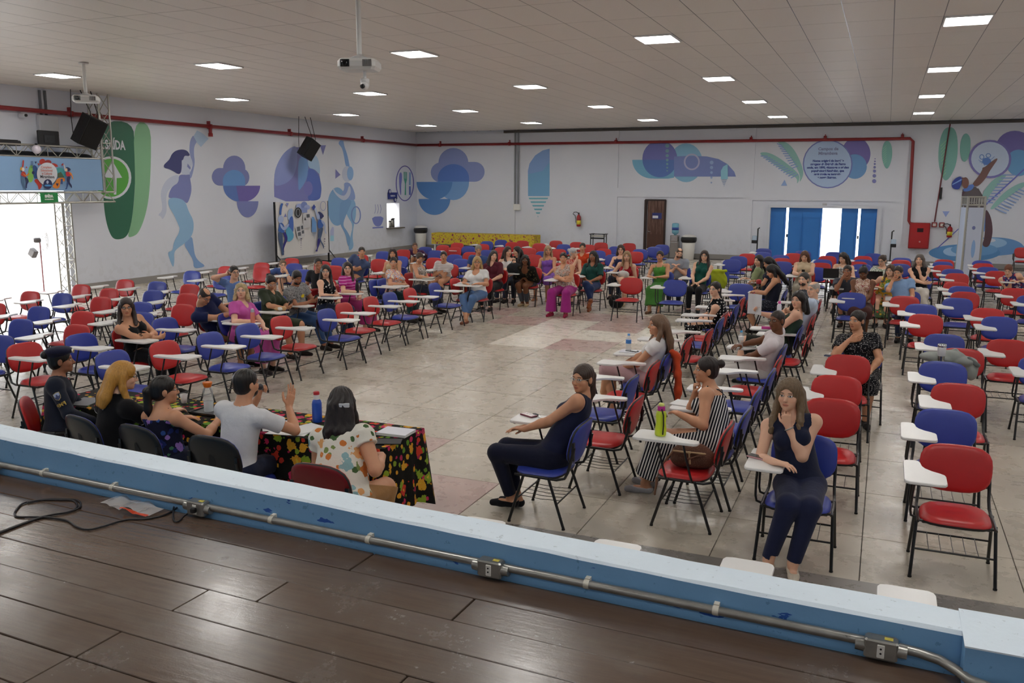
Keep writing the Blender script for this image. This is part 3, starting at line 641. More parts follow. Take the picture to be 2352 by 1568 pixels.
def person(label, x, y, rz, head, gaze=0.0, pitch=0.0, tilt=0.0, skin='c08a68', hair=('short', '1c1512'), top=('tee', '888888'), neck='crew', bottom=('pants', '202838'), arms=('lap', 'lap'),
           legs='normal', g=1.0, fem=True, shoes=('shoe', '201a18'), glasses=None, zh=.535, beard=None, s=1.0, group='people seated in the hall', extra=None, held=None, back=0.0):
    global NPER; NPER += 1
    dist = math.hypot(x, y); h = .0062 if dist < 9.5 else .008 if dist < 12.5 else .0105 if dist < 17 else .0125 if dist < 22 else .0145
    far = h > .009; fr = max(.0085, h*.8)
    root = thing('person', label, 'person', (x, y, 0), rz, group)
    ca, sa = math.cos(-rz), math.sin(-rz)
    H = V3(0, -.06+back, zh); hw = head; Hc = V3((hw[0]-x)*ca-(hw[1]-y)*sa, (hw[0]-x)*sa+(hw[1]-y)*ca, hw[2])
    ga = gaze-rz; fw = V3(-math.sin(ga)*math.cos(pitch), math.cos(ga)*math.cos(pitch), math.sin(pitch)); rt = unit(np.cross(fw, V3(0, 0, 1))); up = np.cross(rt, fw)
    rt, up = rt*math.cos(tilt)+up*math.sin(tilt), up*math.cos(tilt)-rt*math.sin(tilt)
    R = np.stack([rt, fw, up], 1); hs = 1.0*s
    hp = lambda p: Hc+R@(np.asarray(p, float)*hs)
    N = hp((0, -.035, -.15)); N[2] = min(N[2], Hc[2]-.11); sp_ = N-H; us = unit(sp_); P = lambda f, bk=0.0: H+sp_*f+np.array([0, -bk, 0])
    lean = us[1]; shw = (.168 if fem else .192)*(1+.25*(g-1)); tor = unit(np.cross(V3(0, 1, 0), us)); lat = V3(1, 0, 0); lat = unit(lat-us*(lat@us))
    SH = [P(.90)+lat*sg*shw+us*(-.035) for sg in (-1, 1)]
    fwd = np.cross(us, lat); fwd = fwd if fwd[1] > 0 else -fwd; Rt = np.stack([lat, fwd, us], 1)
    hi = np.array([.62, .75, max(Hc[2], 1.2)+.2]); lo = np.array([-.62, -.42, 0.0])
    # arm targets
    def target(p, sg):
        sd = V3(sg, 0, 0)
        if not isinstance(p, str): return V3(*p[0]), V3(*p[1]), V3(*p[2]), V3(sg*.6, -.5, -.6), (p[3] if len(p) > 3 else .35)
        kz = zh+.105
        T = {'lap': (V3(sg*.055, .20, kz+.02), V3(-sg*.85, .5, -.1), V3(0, 0, -1), V3(sg*.8, -.4, -.3), .3),
             'thigh': (V3(sg*.12, .26, kz+.005), V3(-sg*.25, 1, -.15), V3(0, 0, -1), V3(sg*.8, -.5, -.2), .15),
             'desk': (V3(sg*.17, .25, .79), V3(-sg*.8, .7, 0), V3(0, 0, -1), V3(sg*.55, -.5, -.7), .25),
             'deskc': (V3(sg*.10+.06, .26, .785), V3(-sg*.9, .45, 0), V3(0, 0, -1), V3(sg*.6, -.3, -.6), .25),
             'phone': (V3(sg*.075, .27, zh+.27), V3(-sg*.35, .75, .45), V3(-sg*.8, 0, .5), V3(sg*.8, -.2, -.7), .55),
             'crossR': (V3(-sg*.06, .19, zh+.26), V3(-sg*1, -.05, .12), V3(0, -1, 0), V3(sg*.8, .2, -.7), .2),
             'crossL': (V3(-sg*.07, .225, zh+.215), V3(-sg*1, -.1, .1), V3(0, -1, 0), V3(sg*.8, .2, -.7), .2),
             'down': (V3(sg*.27, .05, zh+.02), V3(0, .3, -1), V3(-sg, 0, 0), V3(sg*.3, -1, 0), .3),
             'chest': (P(.80)+fwd*.165+V3(sg*.10, 0, 0), V3(-sg*1, -.05, .25), V3(0, -1, 0), V3(sg*.7, .1, -.8), .25),
             'back': (V3(sg*.40, -.12, zh+.26), V3(sg*.3, -.2, -1), V3(-sg, 0, 0), V3(sg*.6, -1, 0), .3)}
        if p == 'chin':
            w = hp((sg*.03, .085, -.225)); return w, unit(fw*.12+up*1.0-rt*sg*.2), -fw+up*.1-rt*sg*.2, V3(sg*.35, .25, -1), 1.25
        if p == 'mouth':
            w = hp((sg*.06, .125, -.14)); return w, unit(up*1.0-rt*sg*.75-fw*.1), -fw, V3(sg*.4, .25, -1), 1.0
        if p == 'nape':
            w = hp((sg*.13, -.03, -.03)); return w, unit(-fw*.9-rt*sg*.5), -rt*sg, V3(sg*.5, .9, .25), .35
        return T[p]
    ARM = []
    for i, sg in enumerate((-1, 1)):
        w, d, n, hint, cu = target(arms[i], sg); w = np.asarray(w, float); E, w = ik(SH[i], w, .285*s, .245*s, hint); ARM.append((SH[i], E, w, unit(d), np.asarray(n, float), cu))
        for q in (E, w, w+unit(d)*.18): lo = np.minimum(lo, q-.09); hi = np.maximum(hi, q+.09)
    # legs
    kx = .105*(1+.3*(g-1)); LEG = []
    kn = {'normal': ((kx, .40, .505), (kx, .40, .09)), 'apart': ((kx+.05, .40, .505), (kx+.05, .42, .09)), 'tuck': ((kx-.02, .39, .50), (.06, .20, .095)), 'fwd': ((kx, .42, .49), (kx-.01, .55, .09)), 'ankles': ((kx, .41, .50), (.0, .52, .09)), 'table': ((kx, .37, .505), (kx, .30, .09))}
    for i, sg in enumerate((-1, 1)):
        hj = H+V3(sg*.088, .02, -.005)
        if legs == 'cross' and sg == 1: K, A = V3(.0, .42, .60), V3(-.14, .52, .27)
        elif legs == 'cross': K, A = V3(-.10, .41, .50), V3(-.08, .40, .09)
        elif legs == 'crossL' and sg == -1: K, A = V3(.0, .42, .60), V3(.14, .52, .27)
        elif legs == 'crossL': K, A = V3(.10, .41, .50), V3(.08, .40, .09)
        elif not isinstance(legs, str): K, A = V3(*legs[i][0]), V3(*legs[i][1])
        else: (a, b, c), (d, e, f) = kn[legs]; K, A = V3(sg*a, b, c), V3(sg*(d if legs != 'ankles' else -.03), e+(.06*sg if legs == 'ankles' else 0), f)
        u = unit(A-K); ft = V3(sg*.18, 1, 0) if A[2] < .14 else unit(V3(sg*.1, .8, -.55)); ft = unit(ft)
        LEG.append((hj, K, A, ft)); hi = np.maximum(hi, np.maximum(K, A+ft*.22)+.12); lo = np.minimum(lo, np.minimum(K, A)-.12)
    lo[2] = max(lo[2], -.03)
    B = Field(lo, hi, h)
    # trunk
    def trunk(F, e=0.0, k=.05):
        F.ell(H+V3(0, .005, .02), (.172*g+e, .128*g+e, .115+e), Rt, k); F.ell(P(.26)+fwd*.012*g, (.145*g+e, .112*g+e+.02*(g-1), .13+e), Rt, k)
        F.ell(P(.46), ((.136 if fem else .150)*g+e, .102*g+e, .13+e), Rt, k); F.ell(P(.70), ((.142 if fem else .165)*(1+.6*(g-1))+e, .103*(1+.6*(g-1))+e, .15+e), Rt, k)
        F.cone(SH[0]+lat*.025, SH[1]-lat*.025, .060+e, .060+e, k); F.cone(P(.80), P(.985), .085+e, .05+e, k)
        if fem:
            for sg in (-1, 1): F.ell(P(.645)+fwd*(.082+.03*(g-1))+lat*sg*.066*g, (.062*g+e, .058*g+e, .064*g+e), Rt, .03)
    trunk(B)
    nb = hp((0, -.022, -.085)); B.cone(P(.93), nb, .056 if fem else .064, .052 if fem else .060, .03)
    # head
    ch = lambda *c: hp(c)
    B.ell(ch(0, -.014, .030), np.array((.0745, .094, .083))*hs, R, .01); B.ell(ch(0, .020, -.030), np.array((.0625, .068, .086))*hs, R, .02); B.ell(ch(0, .036, -.074), np.array((.046 if fem else .052, .046, .037))*hs, R, .02)
    B.ell(ch(0, .069, -.099), np.array((.018, .017, .016))*hs, R, .02); B.ell(ch(0, .074, .021), np.array((.050, .014, .012))*hs, R, .014)
    for sg in (-1, 1):
        B.ell(ch(sg*.041, .056, -.034), np.array((.021, .022, .020))*hs, R, .02); B.ell(ch(sg*.0315, .093, .001), np.array((.016, .013, .011))*hs, R, .010, 's'); B.ell(ch(sg*.0315, .0715, .001), np.array((.0135, .0135, .0125))*hs, R, .003)
        B.ell(ch(sg*.077, -.012, -.012), np.array((.0105, .021, .032))*hs, R, .008)
    B.cone(ch(0, .079, .006), ch(0, .104, -.031), .0085*hs, .0125*hs, .012); B.ell(ch(0, .092, -.038), np.array((.0175, .013, .009))*hs, R, .008)
    B.ell(ch(0, .0835, -.0632), np.array((.022, .010, .0052))*hs, R, .006); B.ell(ch(0, .0825, -.0728), np.array((.019, .010, .0058))*hs, R, .006)
    af = 1+.55*(g-1)
    for (s0, E, w, d, n, cu), sg in zip(ARM, (-1, 1)):
        B.ell(s0, (.056*af, .055*af, .056*af), None, .03); B.cone(s0, E, .050*af if fem else .055*af, .039*af, .03); B.cone(E, E+(w-E)*.35, .040*af, .040*af, .015); B.cone(E+(w-E)*.3, w, .040*af, .0265, .015)
        hand(B, w, d, n, V3(-sg, .2, .35), r=fr, curl=cu, h=.97 if fem else 1.05)
    lf = 1+.5*(g-1)
    for hj, K, A, ft in LEG:
        B.cone(hj, K, .090*lf, .064*lf, .05); B.ell(K, (.062*lf, .062*lf, .062*lf), None, .02); B.cone(K, K+(A-K)*.38, .060*lf, .059*lf, .02); B.cone(K+(A-K)*.35, A, .058*lf, .038, .02)
        hl_ = A+V3(0, 0, -.055)-ft*.035; B.cone(A, hl_, .037, .032, .02); B.cone(hl_, A+ft*.09+V3(0, 0, -.058 if A[2] < .2 else -.06), .032, .030, .02); B.cone(A+ft*.08+V3(0, 0, -.058), A+ft*.155+V3(0, 0, -.066), .030, .020, .015)
    v, q = B.mesh(); hlc = (v-Hc)@R/hs; hlc[(np.abs(hlc) > .135).any(1)] = 10
    body = obj('body', fast_mesh('body', v, q, [SKIN], True, hlc), root); body.color = lin(skin)
    # clothes
    tk, tc = top[0], top[1]
    def cloth(name, F, c, lab=None):
        v, q = F.mesh()
        if v is None: return None
        m = CLOTH if isinstance(c, str) else c
        o = obj(name, fast_mesh(name, v, q, [m]), root)
        if isinstance(c, str): o.color = lin(c)
        if lab: o['label'] = lab
        return o
    th = max(.010, h*.95)
    if bottom:
        F = B.like(); bk, bc = bottom
        F.ell(H+V3(0, .005, .0), (.176*g+th, .134*g+th, .11+th), Rt, .05)
        for hj, K, A, ft in LEG:
            if bk in ('pants', 'wide', 'crop'):
                e = A-unit(A-K)*(.015 if bk != 'crop' else .10); r0 = .058*lf+.016 if bk != 'wide' else .085
                F.cone(hj, K, .092*lf+th, .067*lf+th, .05); F.cone(K-unit(A-K)*.0, e, .066*lf+th, .052 if bk != 'wide' else .12, .03, flat=False); F.plane(A+unit(A-K)*(-.005 if bk != 'crop' else -.09), unit(A-K)*1.0) if False else None
            elif bk == 'shorts': F.cone(hj, K+(K-hj)*.04, .095*lf+th*1.6, .075*lf+th*1.6, .05, flat=True)
            else:
                F.cone(hj, K, .098*lf+th, .078*lf+th, .10)
                if bk == 'skirt': F.cone(K, K+(A-K)*.30, .082*lf+th, .085*lf+th, .09)
                if bk == 'long': F.cone(K, K+(A-K)*.80, .080*lf+th, .10*lf+th, .12)
        if bk not in ('shorts',):
            for hj, K, A, ft in LEG:   # clean hem
                cut = {'pants': .95, 'wide': .97, 'crop': .72, 'skirt': .26, 'long': .80}[bk]; o_ = K+(A-K)*cut; u = unit(A-K)
                F.cone(o_, o_+u*.30, .17, .17, .0, 's', flat=True)
        F.plane(P(.20), us); cloth({'skirt': 'skirt', 'long': 'skirt', 'shorts': 'shorts'}.get(bk, 'trousers'), F, bc)
    if top:
        F = B.like(); trunk(F, th)
        if tk in SHIRTS:
            for (s0, E, w, d, n, cu) in ARM:
                f = SHIRTS[tk]; F.ell(s0, (.060*af+th, .060*af+th, .060*af+th), None, .03)
                if f > 1: F.cone(s0, E, .056*af+th, .046*af+th, .03); F.cone(E, E+(w-E)*.9, .047*af+th, .036+th, .02)
                else: F.cone(s0, s0+(E-s0)*f, .056*af+th*1.2, .050*af+th*1.9, .02, flat=True)
        if neck == 'v':
            F.cone(P(.985)+fwd*.10, P(.70)+fwd*(.16+.03*g), .075, .012, .0, 's'); F.cone(P(.94), nb, .070, .062, 0, 's')
        elif neck == 'scoop': F.ell(P(.93)+fwd*.10, (.085, .10, .10), Rt, 0, 's'); F.cone(P(.93), nb, .072, .064, 0, 's')
        elif neck == 'wide': F.ell(P(.97)+fwd*.04, (.115, .13, .055), Rt, 0, 's')
        else: F.cone(P(.955), nb+us*.05, .069 if fem else .076, .066, 0, 's')
        if tk == 'tank':
            F.plane(P(.80), us)
            for sg in (-1, 1):
                a, b, c = P(.79)+fwd*.104*(1+.3*(g-1))+lat*sg*.075, P(.955)+lat*sg*.088+us*.012, P(.76)-fwd*.10+lat*sg*.07
                F.cone(a, b, max(.010, h), max(.010, h), .004); F.cone(b, c, max(.010, h), max(.010, h), .004)
        elif tk in ('sleeveless', 'halter'):
            for sg, s0 in zip((-1, 1), SH): F.ell(s0+lat*sg*(.035 if tk == 'sleeveless' else .0)-us*.005, (.066, .095, .10), Rt, .004, 's')
        if bottom and bottom[0] in ('pants', 'crop', 'wide', 'shorts'): F.plane(H+V3(0, 0, -.035), V3(0, 0, -1))
        cloth({'tank': 'tank_top', 'sleeveless': 'sleeveless_top', 'halter': 'halter_top'}.get(tk, 'shirt'), F, tc)
        if len(top) > 2 and top[2]:
            F = B.like(); F.cone(P(.955)-us*.01, P(.985)+us*.012, .078+th, .070+th, 0, flat=True); F.cone(P(.90), nb+us*.03, .064, .060, 0, 's'); F.ell(P(.97)+fwd*.12, (.022, .06, .06), Rt, 0, 's'); cloth('collar', F, top[2])
    # shoes
    if shoes:
        for (hj, K, A, ft), sg in zip(LEG, (-1, 1)):
            F = Field(np.minimum(A-.16, A+ft*.2-.1), np.maximum(A+.16, A+ft*.2+.1), min(h, .009)); e = max(.007, h*.7)
            a = A+V3(0, 0, -.055)-ft*.035
            if shoes[0] == 'shoe': F.cone(A+V3(0, 0, -.02)-ft*.01, a, .040+e, .034+e, .02)
            F.cone(a, A+ft*.09+V3(0, 0, -.058), .034+e, .031+e, .02); F.cone(A+ft*.08+V3(0, 0, -.058), A+ft*.16+V3(0, 0, -.066), .031+e, .022+e, .015)
            if shoes[0] == 'sandal': F.ell(A+ft*.02+V3(0, 0, .045), (.2, .2, .085), None, 0, 's')
            v, q = F.mesh()
            if v is not None: o = obj('shoe', fast_mesh('shoe', v, q, [CLOTH]), root); o.color = lin(shoes[1])
    # hair, built in the head's own frame
    hk, hc = hair[0], hair[1]
    if hk != 'bald':
        hh = min(h, .009); F = Field((-.17, -.26, -.44), (.16, .14, .17), hh); e = {'short': .007, 'balding': .004, 'bun': .007, 'pony': .008, 'beret': .006, 'shaved': .003}.get(hk, .013)
        F.ell((0, -.016, .032), (.0745+e, .094+e, .084+e), None, .01); F.ell((0, -.045, -.03), (.062+e, .055+e, .062), None, .03)
        if hk in ('long', 'wavy', 'midlong', 'bob', 'curly', 'afro'):
            L = {'long': .30, 'wavy': .25, 'midlong': .19, 'bob': .115, 'curly': .10, 'afro': .03}[hk]
            for sg in (-1, 1):
                F.cone((sg*.077, -.02, .01), (sg*.088, -.012, -.10), .026, .027, .03); q_ = (sg*.100, .030 if L > .15 else -.01, -.20 if L > .15 else -.03-L); F.cone((sg*.088, -.012, -.09), q_, .028, .028, .02)
                if L > .15: F.cone(q_, (sg*.098, .085, -.04-L), .028, .018, .02)
                F.cone((sg*.05, -.09, .0), (sg*.075, -.135, -.18), .045, .042, .03)
                if L > .15: F.cone((sg*.075, -.135, -.18), (sg*.07, -.155, -.06-L), .042, .030, .03)
            F.cone((0, -.085, 0), (0, -.145, -.18 if L > .15 else -.03-L), .06, .045, .03)
            if L > .15: F.cone((0, -.145, -.18), (0, -.165, -.06-L), .045, .032, .03)
        if hk == 'bun': F.ell((0, -.128, .055), (.040, .036, .038), None, .008)
        if hk == 'pony': F.cone((0, -.10, .03), (0, -.135, .0), .026, .030, .01); F.cone((0, -.135, .0), (.0, -.135, -.15), .032, .032, .02); F.cone((0, -.135, -.14), (0.01, -.12, -.23), .030, .014, .02)
        x_, y_, z_ = F.ax[0][:, None, None], F.ax[1][None, :, None], F.ax[2][None, None, :]
        amp = {'curly': .010, 'afro': .008, 'wavy': .0045}.get(hk, .0022 if hk not in ('shaved', 'balding') else .0008)
        an = np.arctan2(x_, -y_+.03); fq = 34 if hk in ('curly', 'afro') else 46; F.D = F.D+amp*(np.sin(an*fq*.5+np.sin(z_*(60 if hk in ('wavy', 'curly') else 12))*1.3)*(.6+.4*np.sin(z_*(90 if hk in ('curly', 'afro') else 20)))).astype(np.float32)
        # open the face, then trim the hairline and nape
        if hk in ('short', 'balding', 'shaved', 'beret'):
            F.ell((0, .105, -.055), (.074, .085, .112), None, .006, 's'); F.plane((0, .03, -.035), (0, .55, -1)); F.plane((0, -.05, -.075), (0, 0, -1))
            for sg in (-1, 1): F.ell((sg*.082, .0, -.025), (.022, .026, .038), None, .004, 's')
            if hk == 'balding': F.ell((0, .02, .125), (.055, .085, .060), None, .006, 's')
        else: F.ell((0, .115, -.045), (.0635, .095, .108), None, .008, 's'); F.ell((0, .075, -.16), (.06, .09, .09), None, .01, 's')
        v, q = F.mesh(); o = obj('hair', fast_mesh('hair', v*hs@R.T+Hc, q, [HAIR]), root); o.color = lin(hc)
    if beard:
        F = Field((-.08, -.02, -.14), (.08, .13, .02), min(h, .008)); F.ell((0, .038, -.072), (.052+.006, .052+.004, .042+.006), None, .01); F.ell((0, .10, -.02), (.05, .06, .036), None, .004, 's'); F.ell((0, .09, -.0685), (.022, .03, .008), None, .002, 's'); F.plane((0, .0, -.01), (0, -1, .5))
        v, q = F.mesh(); o = obj('beard', fast_mesh('beard', v*hs@R.T+Hc, q, [HAIR]), root); o.color = lin(beard)
    if glasses:
        mb = MB()
        for sg in (-1, 1):
            mb.tube([hp((sg*.033+.021*math.cos(a), .098-abs(sg*.033+.021*math.cos(a))*.12, -.001+.016*math.sin(a))) for a in [2*PI*i/14 for i in range(15)]], .0016 if not far else .0022, 5); mb.tube([hp((sg*.054, .091, .003)), hp((sg*.074, .06, .004)), hp((sg*.079, -.005, .004))], .0018, 5)
        mb.tube([hp((-.012, .10, .002)), hp((0, .102, .004)), hp((.012, .10, .002))], .0016, 5); mb.build('glasses', [M(glasses, .25)], root)
    info = dict(root=root, hp=hp, P=P, fwd=fwd, lat=lat, us=us, ARM=ARM, H=H, R=R, LEG=LEG)
    if extra: extra(info)
    return info

# ------------------------------------------------------------------ who sits where
LT, TN, BR, DK = 'e2b498', 'cc9674', 'a06c50', '74492f'
RGT = np.array([AX[0][0], AX[0][1]])
OCC = {}
def sit(nm, px, label, face=0, seat=None, d=None, c='r', z=None, L=None, shell=False, hd=None, fem=True, zdz=0, seatlabel=None, board=True, **kw):
    """nm: surveyed chair or None; px: head centre; face: degrees the face is turned to the right of the camera"""
    dv0 = lambda q: np.array(DIRV[q], float)
    if nm in SEATS:
        X, Y, d, c0, _ = SEATS[nm]; SEATS[nm][4] = label
    else:
        c0 = c
        if seat is None:
            p = at(px[0], px[1], 1.2); X, Y = p[0]+.03*DIRV[d][0], p[1]+.03*DIRV[d][1]
        else: X, Y = seat
        if c: SEATS['auto%d' % len(SEATS)] = [X, Y, d, c, label, hd, shell, board]
    rz = DIRZ[d] if hd is None else math.radians(hd); f = np.array([-math.sin(rz), math.cos(rz)])
    hip = np.array([X, Y])-.06*f; L = L or (.655 if fem else .70)
    o = np.array([hip[0], hip[1], .535]); r = _ray(*px); r = r/np.linalg.norm(r); oc = CAM-o; b = oc@r; cc = oc@oc-L*L; disc = b*b-cc
    want = o+np.array([.04*f[0], .04*f[1], L])
    if disc > 0: cand = [CAM+r*(-b-math.sqrt(disc)), CAM+r*(-b+math.sqrt(disc))]; head = min(cand, key=lambda q: np.linalg.norm(q-want))
    else: head = CAM+r*(-b)
    if z: head = at(px[0], px[1], z)
    tc = -np.array([head[0], head[1]]); tc /= np.linalg.norm(tc); a = math.radians(face); side = RGT-tc*(RGT@tc); side /= np.linalg.norm(side)
    v = tc*math.cos(a)+side*math.sin(a); gz = math.atan2(-v[0], v[1])
    return person(label, X, Y, rz, head, gaze=gz, fem=fem, **kw)
rad = math.radians
def hp_obj(name, mb, mats, info): return mb.build(name, mats, info['root'])
def clip(at_, size, col):
    def f(i):
        mb = MB(); c = i['hp'](at_); R = Matrix([list(r) for r in i['R']]); mb.box(c, size, 0, R, .004); mb.build('hair_clip', [M(col, .3)], i['root'])
    return f
def ringclip(i):
    mb = MB()
    for dx in (-.022, .022): mb.tube([i['hp']((.02+.02*math.cos(a)+dx*.6, -.125+dx*.3, .06+.024*math.sin(a)+dx)) for a in [2*PI*k/12 for k in range(13)]], .006, 6)
    mb.build('hair_clip', [M('efe9e2', .3)], i['root'])
def bracelet(arm, col):
    def f(i):
        s, E, w, d, n, cu = i['ARM'][arm]; u = unit(w-E); x, y, z = frame(u); c = Vector(w-u*.02)
        MB().tube([c+x*.034*math.cos(a)+y*.034*math.sin(a) for a in [2*PI*k/14 for k in range(15)]], .005, 6).build('bracelet', [M(col, .25, .6)], i['root'])
    return f
def both(*fs):
    def f(i):
        for q in fs: q(i)
    return f
def tattoo(i):
    s, E, w, d, n, cu = i['ARM'][0 if i.get('tl') else 1]
def beret(i):
    hs = 1; F = Field((-.16, -.17, -.02), (.16, .15, .19), .007); F.ell((.012, -.01, .085), (.100, .118, .045), None, .01); F.ell((0, -.012, .045), (.085, .103, .055), None, .02); F.plane((0, 0, .045), (0, .22, -1))
    v, q = F.mesh(); o = obj('beret', fast_mesh('beret', np.array([i['hp'](p) for p in v]), q, [CLOTH]), i['root']); o.color = lin('1a1c34')
    mb = MB(); c = i['hp']((.045, .098, .082)); ax = unit(i['hp']((.10, .19, .1))-i['hp']((.045, .098, .082))); mb.lathe([(.0, .0), (.021, .0), (.022, .004), (.014, .006), (.012, .009), (0, .010)], c, 14, 0, ax); mb.lathe([(0, .009), (.010, .009), (.008, .012), (0, .013)], c, 8, 1, ax); mb.build('cap_badge', [M('d8d4c4', .3, .5), M('a88a3c', .3, .6)], i['root'])
    # shoulder patch with its crest, and the gold letters below it
    s, E, w, d, n, cu = i['ARM'][1]; u = unit(E-s); m = s+(E-s)*.42; out = unit(np.cross(u, V3(0, 1, 0))); out = out if out[0] > 0 else -out; out = unit(out+V3(0, -.35, 0)); out = unit(out-u*(out@u)); t = np.cross(u, out)
    def on(a, b, h=.0): th_ = a/.068; return tuple(m+u*(-b)+out*(.066+h)*math.cos(th_)+t*(.066+h)*math.sin(th_))
    P = [(-.03, .035), (0, .040), (.03, .035), (.030, .0), (.024, -.022), (0, -.040), (-.024, -.022), (-.03, 0)]
    mb = MB(); mb.add([on(a, b, .002) for a, b in P], [tuple(range(8))], 0); mb.add([on(a*.86, b*.86, .0035) for a, b in P], [tuple(range(8))], 1); mb.add([on(a*.8, b*.5+.012, .005) for a, b in P[:5]+P[6:]], [tuple(range(7))], 2)
    mb.build('shoulder_patch', [M('b0a070', .6), M('2a3560', .6), M('9aa4c0', .6)], i['root'])
    me = text_mesh('sleeve_letters', 'PMP', .05, M('d8b860', .3, .6), bold=.001)
    for vv in me.vertices: vv.co = on(vv.co.x*.9, vv.co.y-.085, .006)
    obj('sleeve_letters', me, i['root'])
    mb = MB(); p = i['P'](.02); mb.tube([tuple(p+i['lat']*.20*math.cos(a)+i['fwd']*.165*math.sin(a)) for a in [2*PI*k/24 for k in range(25)]], .022, 6); mb.build('duty_belt', [M('0c0c0e', .4)], i['root'])
def microphone(i):
    pass
def keyhole(i):     # white collar, keyhole slit at the nape and white sleeve piping
    mb = MB(); P, fw, lat, us = i['P'], i['fwd'], i['lat'], i['us']
    c = P(.955); mb.tube([tuple(c+lat*.079*math.cos(a)+fw*.079*math.sin(a)+us*.008*math.sin(a)) for a in [2*PI*k/24 for k in range(25)]], .009, 6)
    def bk(u, w): return tuple(P(.80+w)-fw*(.118-.02*(w > .08))+lat*u)
    mb.tube([bk(.022*math.sin(a), .075*math.cos(a)) for a in [2*PI*k/20 for k in range(21)]], .006, 6)
    for s, E, w, d, n, cu in i['ARM']:
        u = Vector(unit(E-s)); x, y, z = frame(u); m = Vector(s+(E-s)*.56); mb.tube([m+x*.069*math.cos(a)+y*.069*math.sin(a) for a in [2*PI*k/18 for k in range(19)]], .006, 6)
    mb.build('white_piping', [M('f0eeea', .7)], i['root'])
    mb = MB(); V = [bk(.018*math.sin(a), .068*math.cos(a)) for a in [2*PI*k/20 for k in range(20)]]; mb.add(V, [tuple(range(20))]); o = mb.build('keyhole_opening', [SKIN], i['root']); o.color = lin(LT)
def straps(i):
    mb = MB(); P, fw, lat = i['P'], i['fwd'], i['lat']
    for s in (-1, 1): mb.tube([tuple(P(.96)+lat*s*.085+fw*.0), tuple(P(.90)-fw*.095+lat*s*.06), tuple(P(.76)-fw*.122-lat*s*.065)], .006, 6)
    mb.build('crossed_straps', [M('1c1c28', .6)], i['root'])
    s, E, w, d, n, cu = i['ARM'][0]   # flower tattoo on the upper arm
    for q in (0, 1):
        s, E, w, d, n, cu = i['ARM'][q]; u = unit(E-s)
        if q == 0: continue
        out = unit(V3(.5, -.8, .1)-u*(V3(.5, -.8, .1)@u)); t = np.cross(u, out); mb = MB(); r = random.Random(5)
        for k in range(44):
            a, b = r.gauss(0, .02), r.uniform(.07, .25); rr = r.uniform(.003, .009)
            def on(p, q_): th_ = p/.052; rad_ = .0535+(.086-.058)*0; return tuple(s+u*q_+out*(rad_*math.cos(th_))+t*(rad_*math.sin(th_)))
            mb.tube([on(a+rr*math.cos(x), b+rr*1.3*math.sin(x)) for x in [2*PI*j/8 for j in range(9)]], .0016, 4)
        mb.build('tattoo', [M('3a322e', .6)], i['root'])
def oval_print(i):      # round yellow print on the chest
    P, fw, lat, us = i['P'], i['fwd'], i['lat'], i['us']; c = P(.66)+fw*.128+lat*-.02
    mb = MB(); mb.add([tuple(c+lat*.045*math.cos(a)+us*.03*math.sin(a)-fw*.01*math.cos(a)**2+fw*.012) for a in [2*PI*k/20 for k in range(20)]], [tuple(range(20))]); mb.build('yellow_print', [M('e0c820', .8)], i['root'])
def phone_in(arm, dz=.05, mat='101114'):
    def f(i):
        s, E, w, d, n, cu = i['ARM'][arm]; c = w+unit(d)*.10+np.asarray(n)*.02; x, y, z = frame(unit(V3(0, .55, .85))); R = Matrix((x, y, z)).transposed()
        t = thing('phone', i['root']['label'].replace('woman', 'phone held by the woman').replace('man ', 'phone held by the man ') if False else 'black phone held by the '+i['root']['label'], 'phone', i['root'].matrix_local @ Vector(c) if False else (0, 0, 0), 0)
        rz = i['root'].rotation_euler[2]; l = i['root'].location; ca, sa = math.cos(rz), math.sin(rz); t.location = (l.x+c[0]*ca-c[1]*sa, l.y+c[0]*sa+c[1]*ca, c[2]); t.rotation_euler = (0, 0, rz)
        MB().box((0, 0, 0), (.072, .009, .148), 0, Matrix.Rotation(-.55, 3, 'X'), .004).build('case', [M(mat, .3)], t); MB().box((0, -.006, .003), (.064, .002, .135), 0, Matrix.Rotation(-.55, 3, 'X')).build('screen', [M('1a2030', .1)], t)
        t['label'] = ('black phone in the hands of the '+i['root']['label']); t['label'] = ' '.join(t['label'].split()[:16])
    return f

# --- the table in front of the stage
sit(None, (140, 826), 'police woman in dark uniform and navy beret at the table end', 92, seat=(-6.70, 5.50), d='N', hd=-48, c='r', shell=True, z=1.19, skin=BR, hair=('bun', '14100e'), top=('long', '1d2230'), neck='crew', bottom=('pants', '1b1f2c'), arms=('thigh', 'thigh'), legs='table', extra=beret, board=False)
sit(None, (285, 862), 'blonde woman in a black blouse with white piping at the table', 96, seat=(-5.93, 5.36), d='N', hd=-12, c='b', shell=True, z=1.17, skin=LT, hair=('midlong', 'b8863a'), top=('tee', '0e0e12'), bottom=('pants', '101014'), arms=('desk', ((.22, .42, .80), (-.3, .9, 0), (0, 0, -1))), legs='table', extra=keyhole, glasses='141418', pitch=-.15, board=False, g=1.15)
sit(None, (378, 895), 'woman with black ponytail and purple floral tank top at the table', 98, seat=(-5.31, 5.34), d='N', hd=-8, c='b', shell=True, z=1.10, skin=TN, hair=('pony', '16110f'), top=('tank', pattern('flower', '16182c', '2c4a86', '8a6ab0', '3a6a50', '1e2a60', '4a3a80')), bottom=('pants', '1c2236'), arms=('desk', ((.18, .36, .80), (-.5, .9, 0), (0, 0, -1))), legs='table', glasses='30302c', board=False)
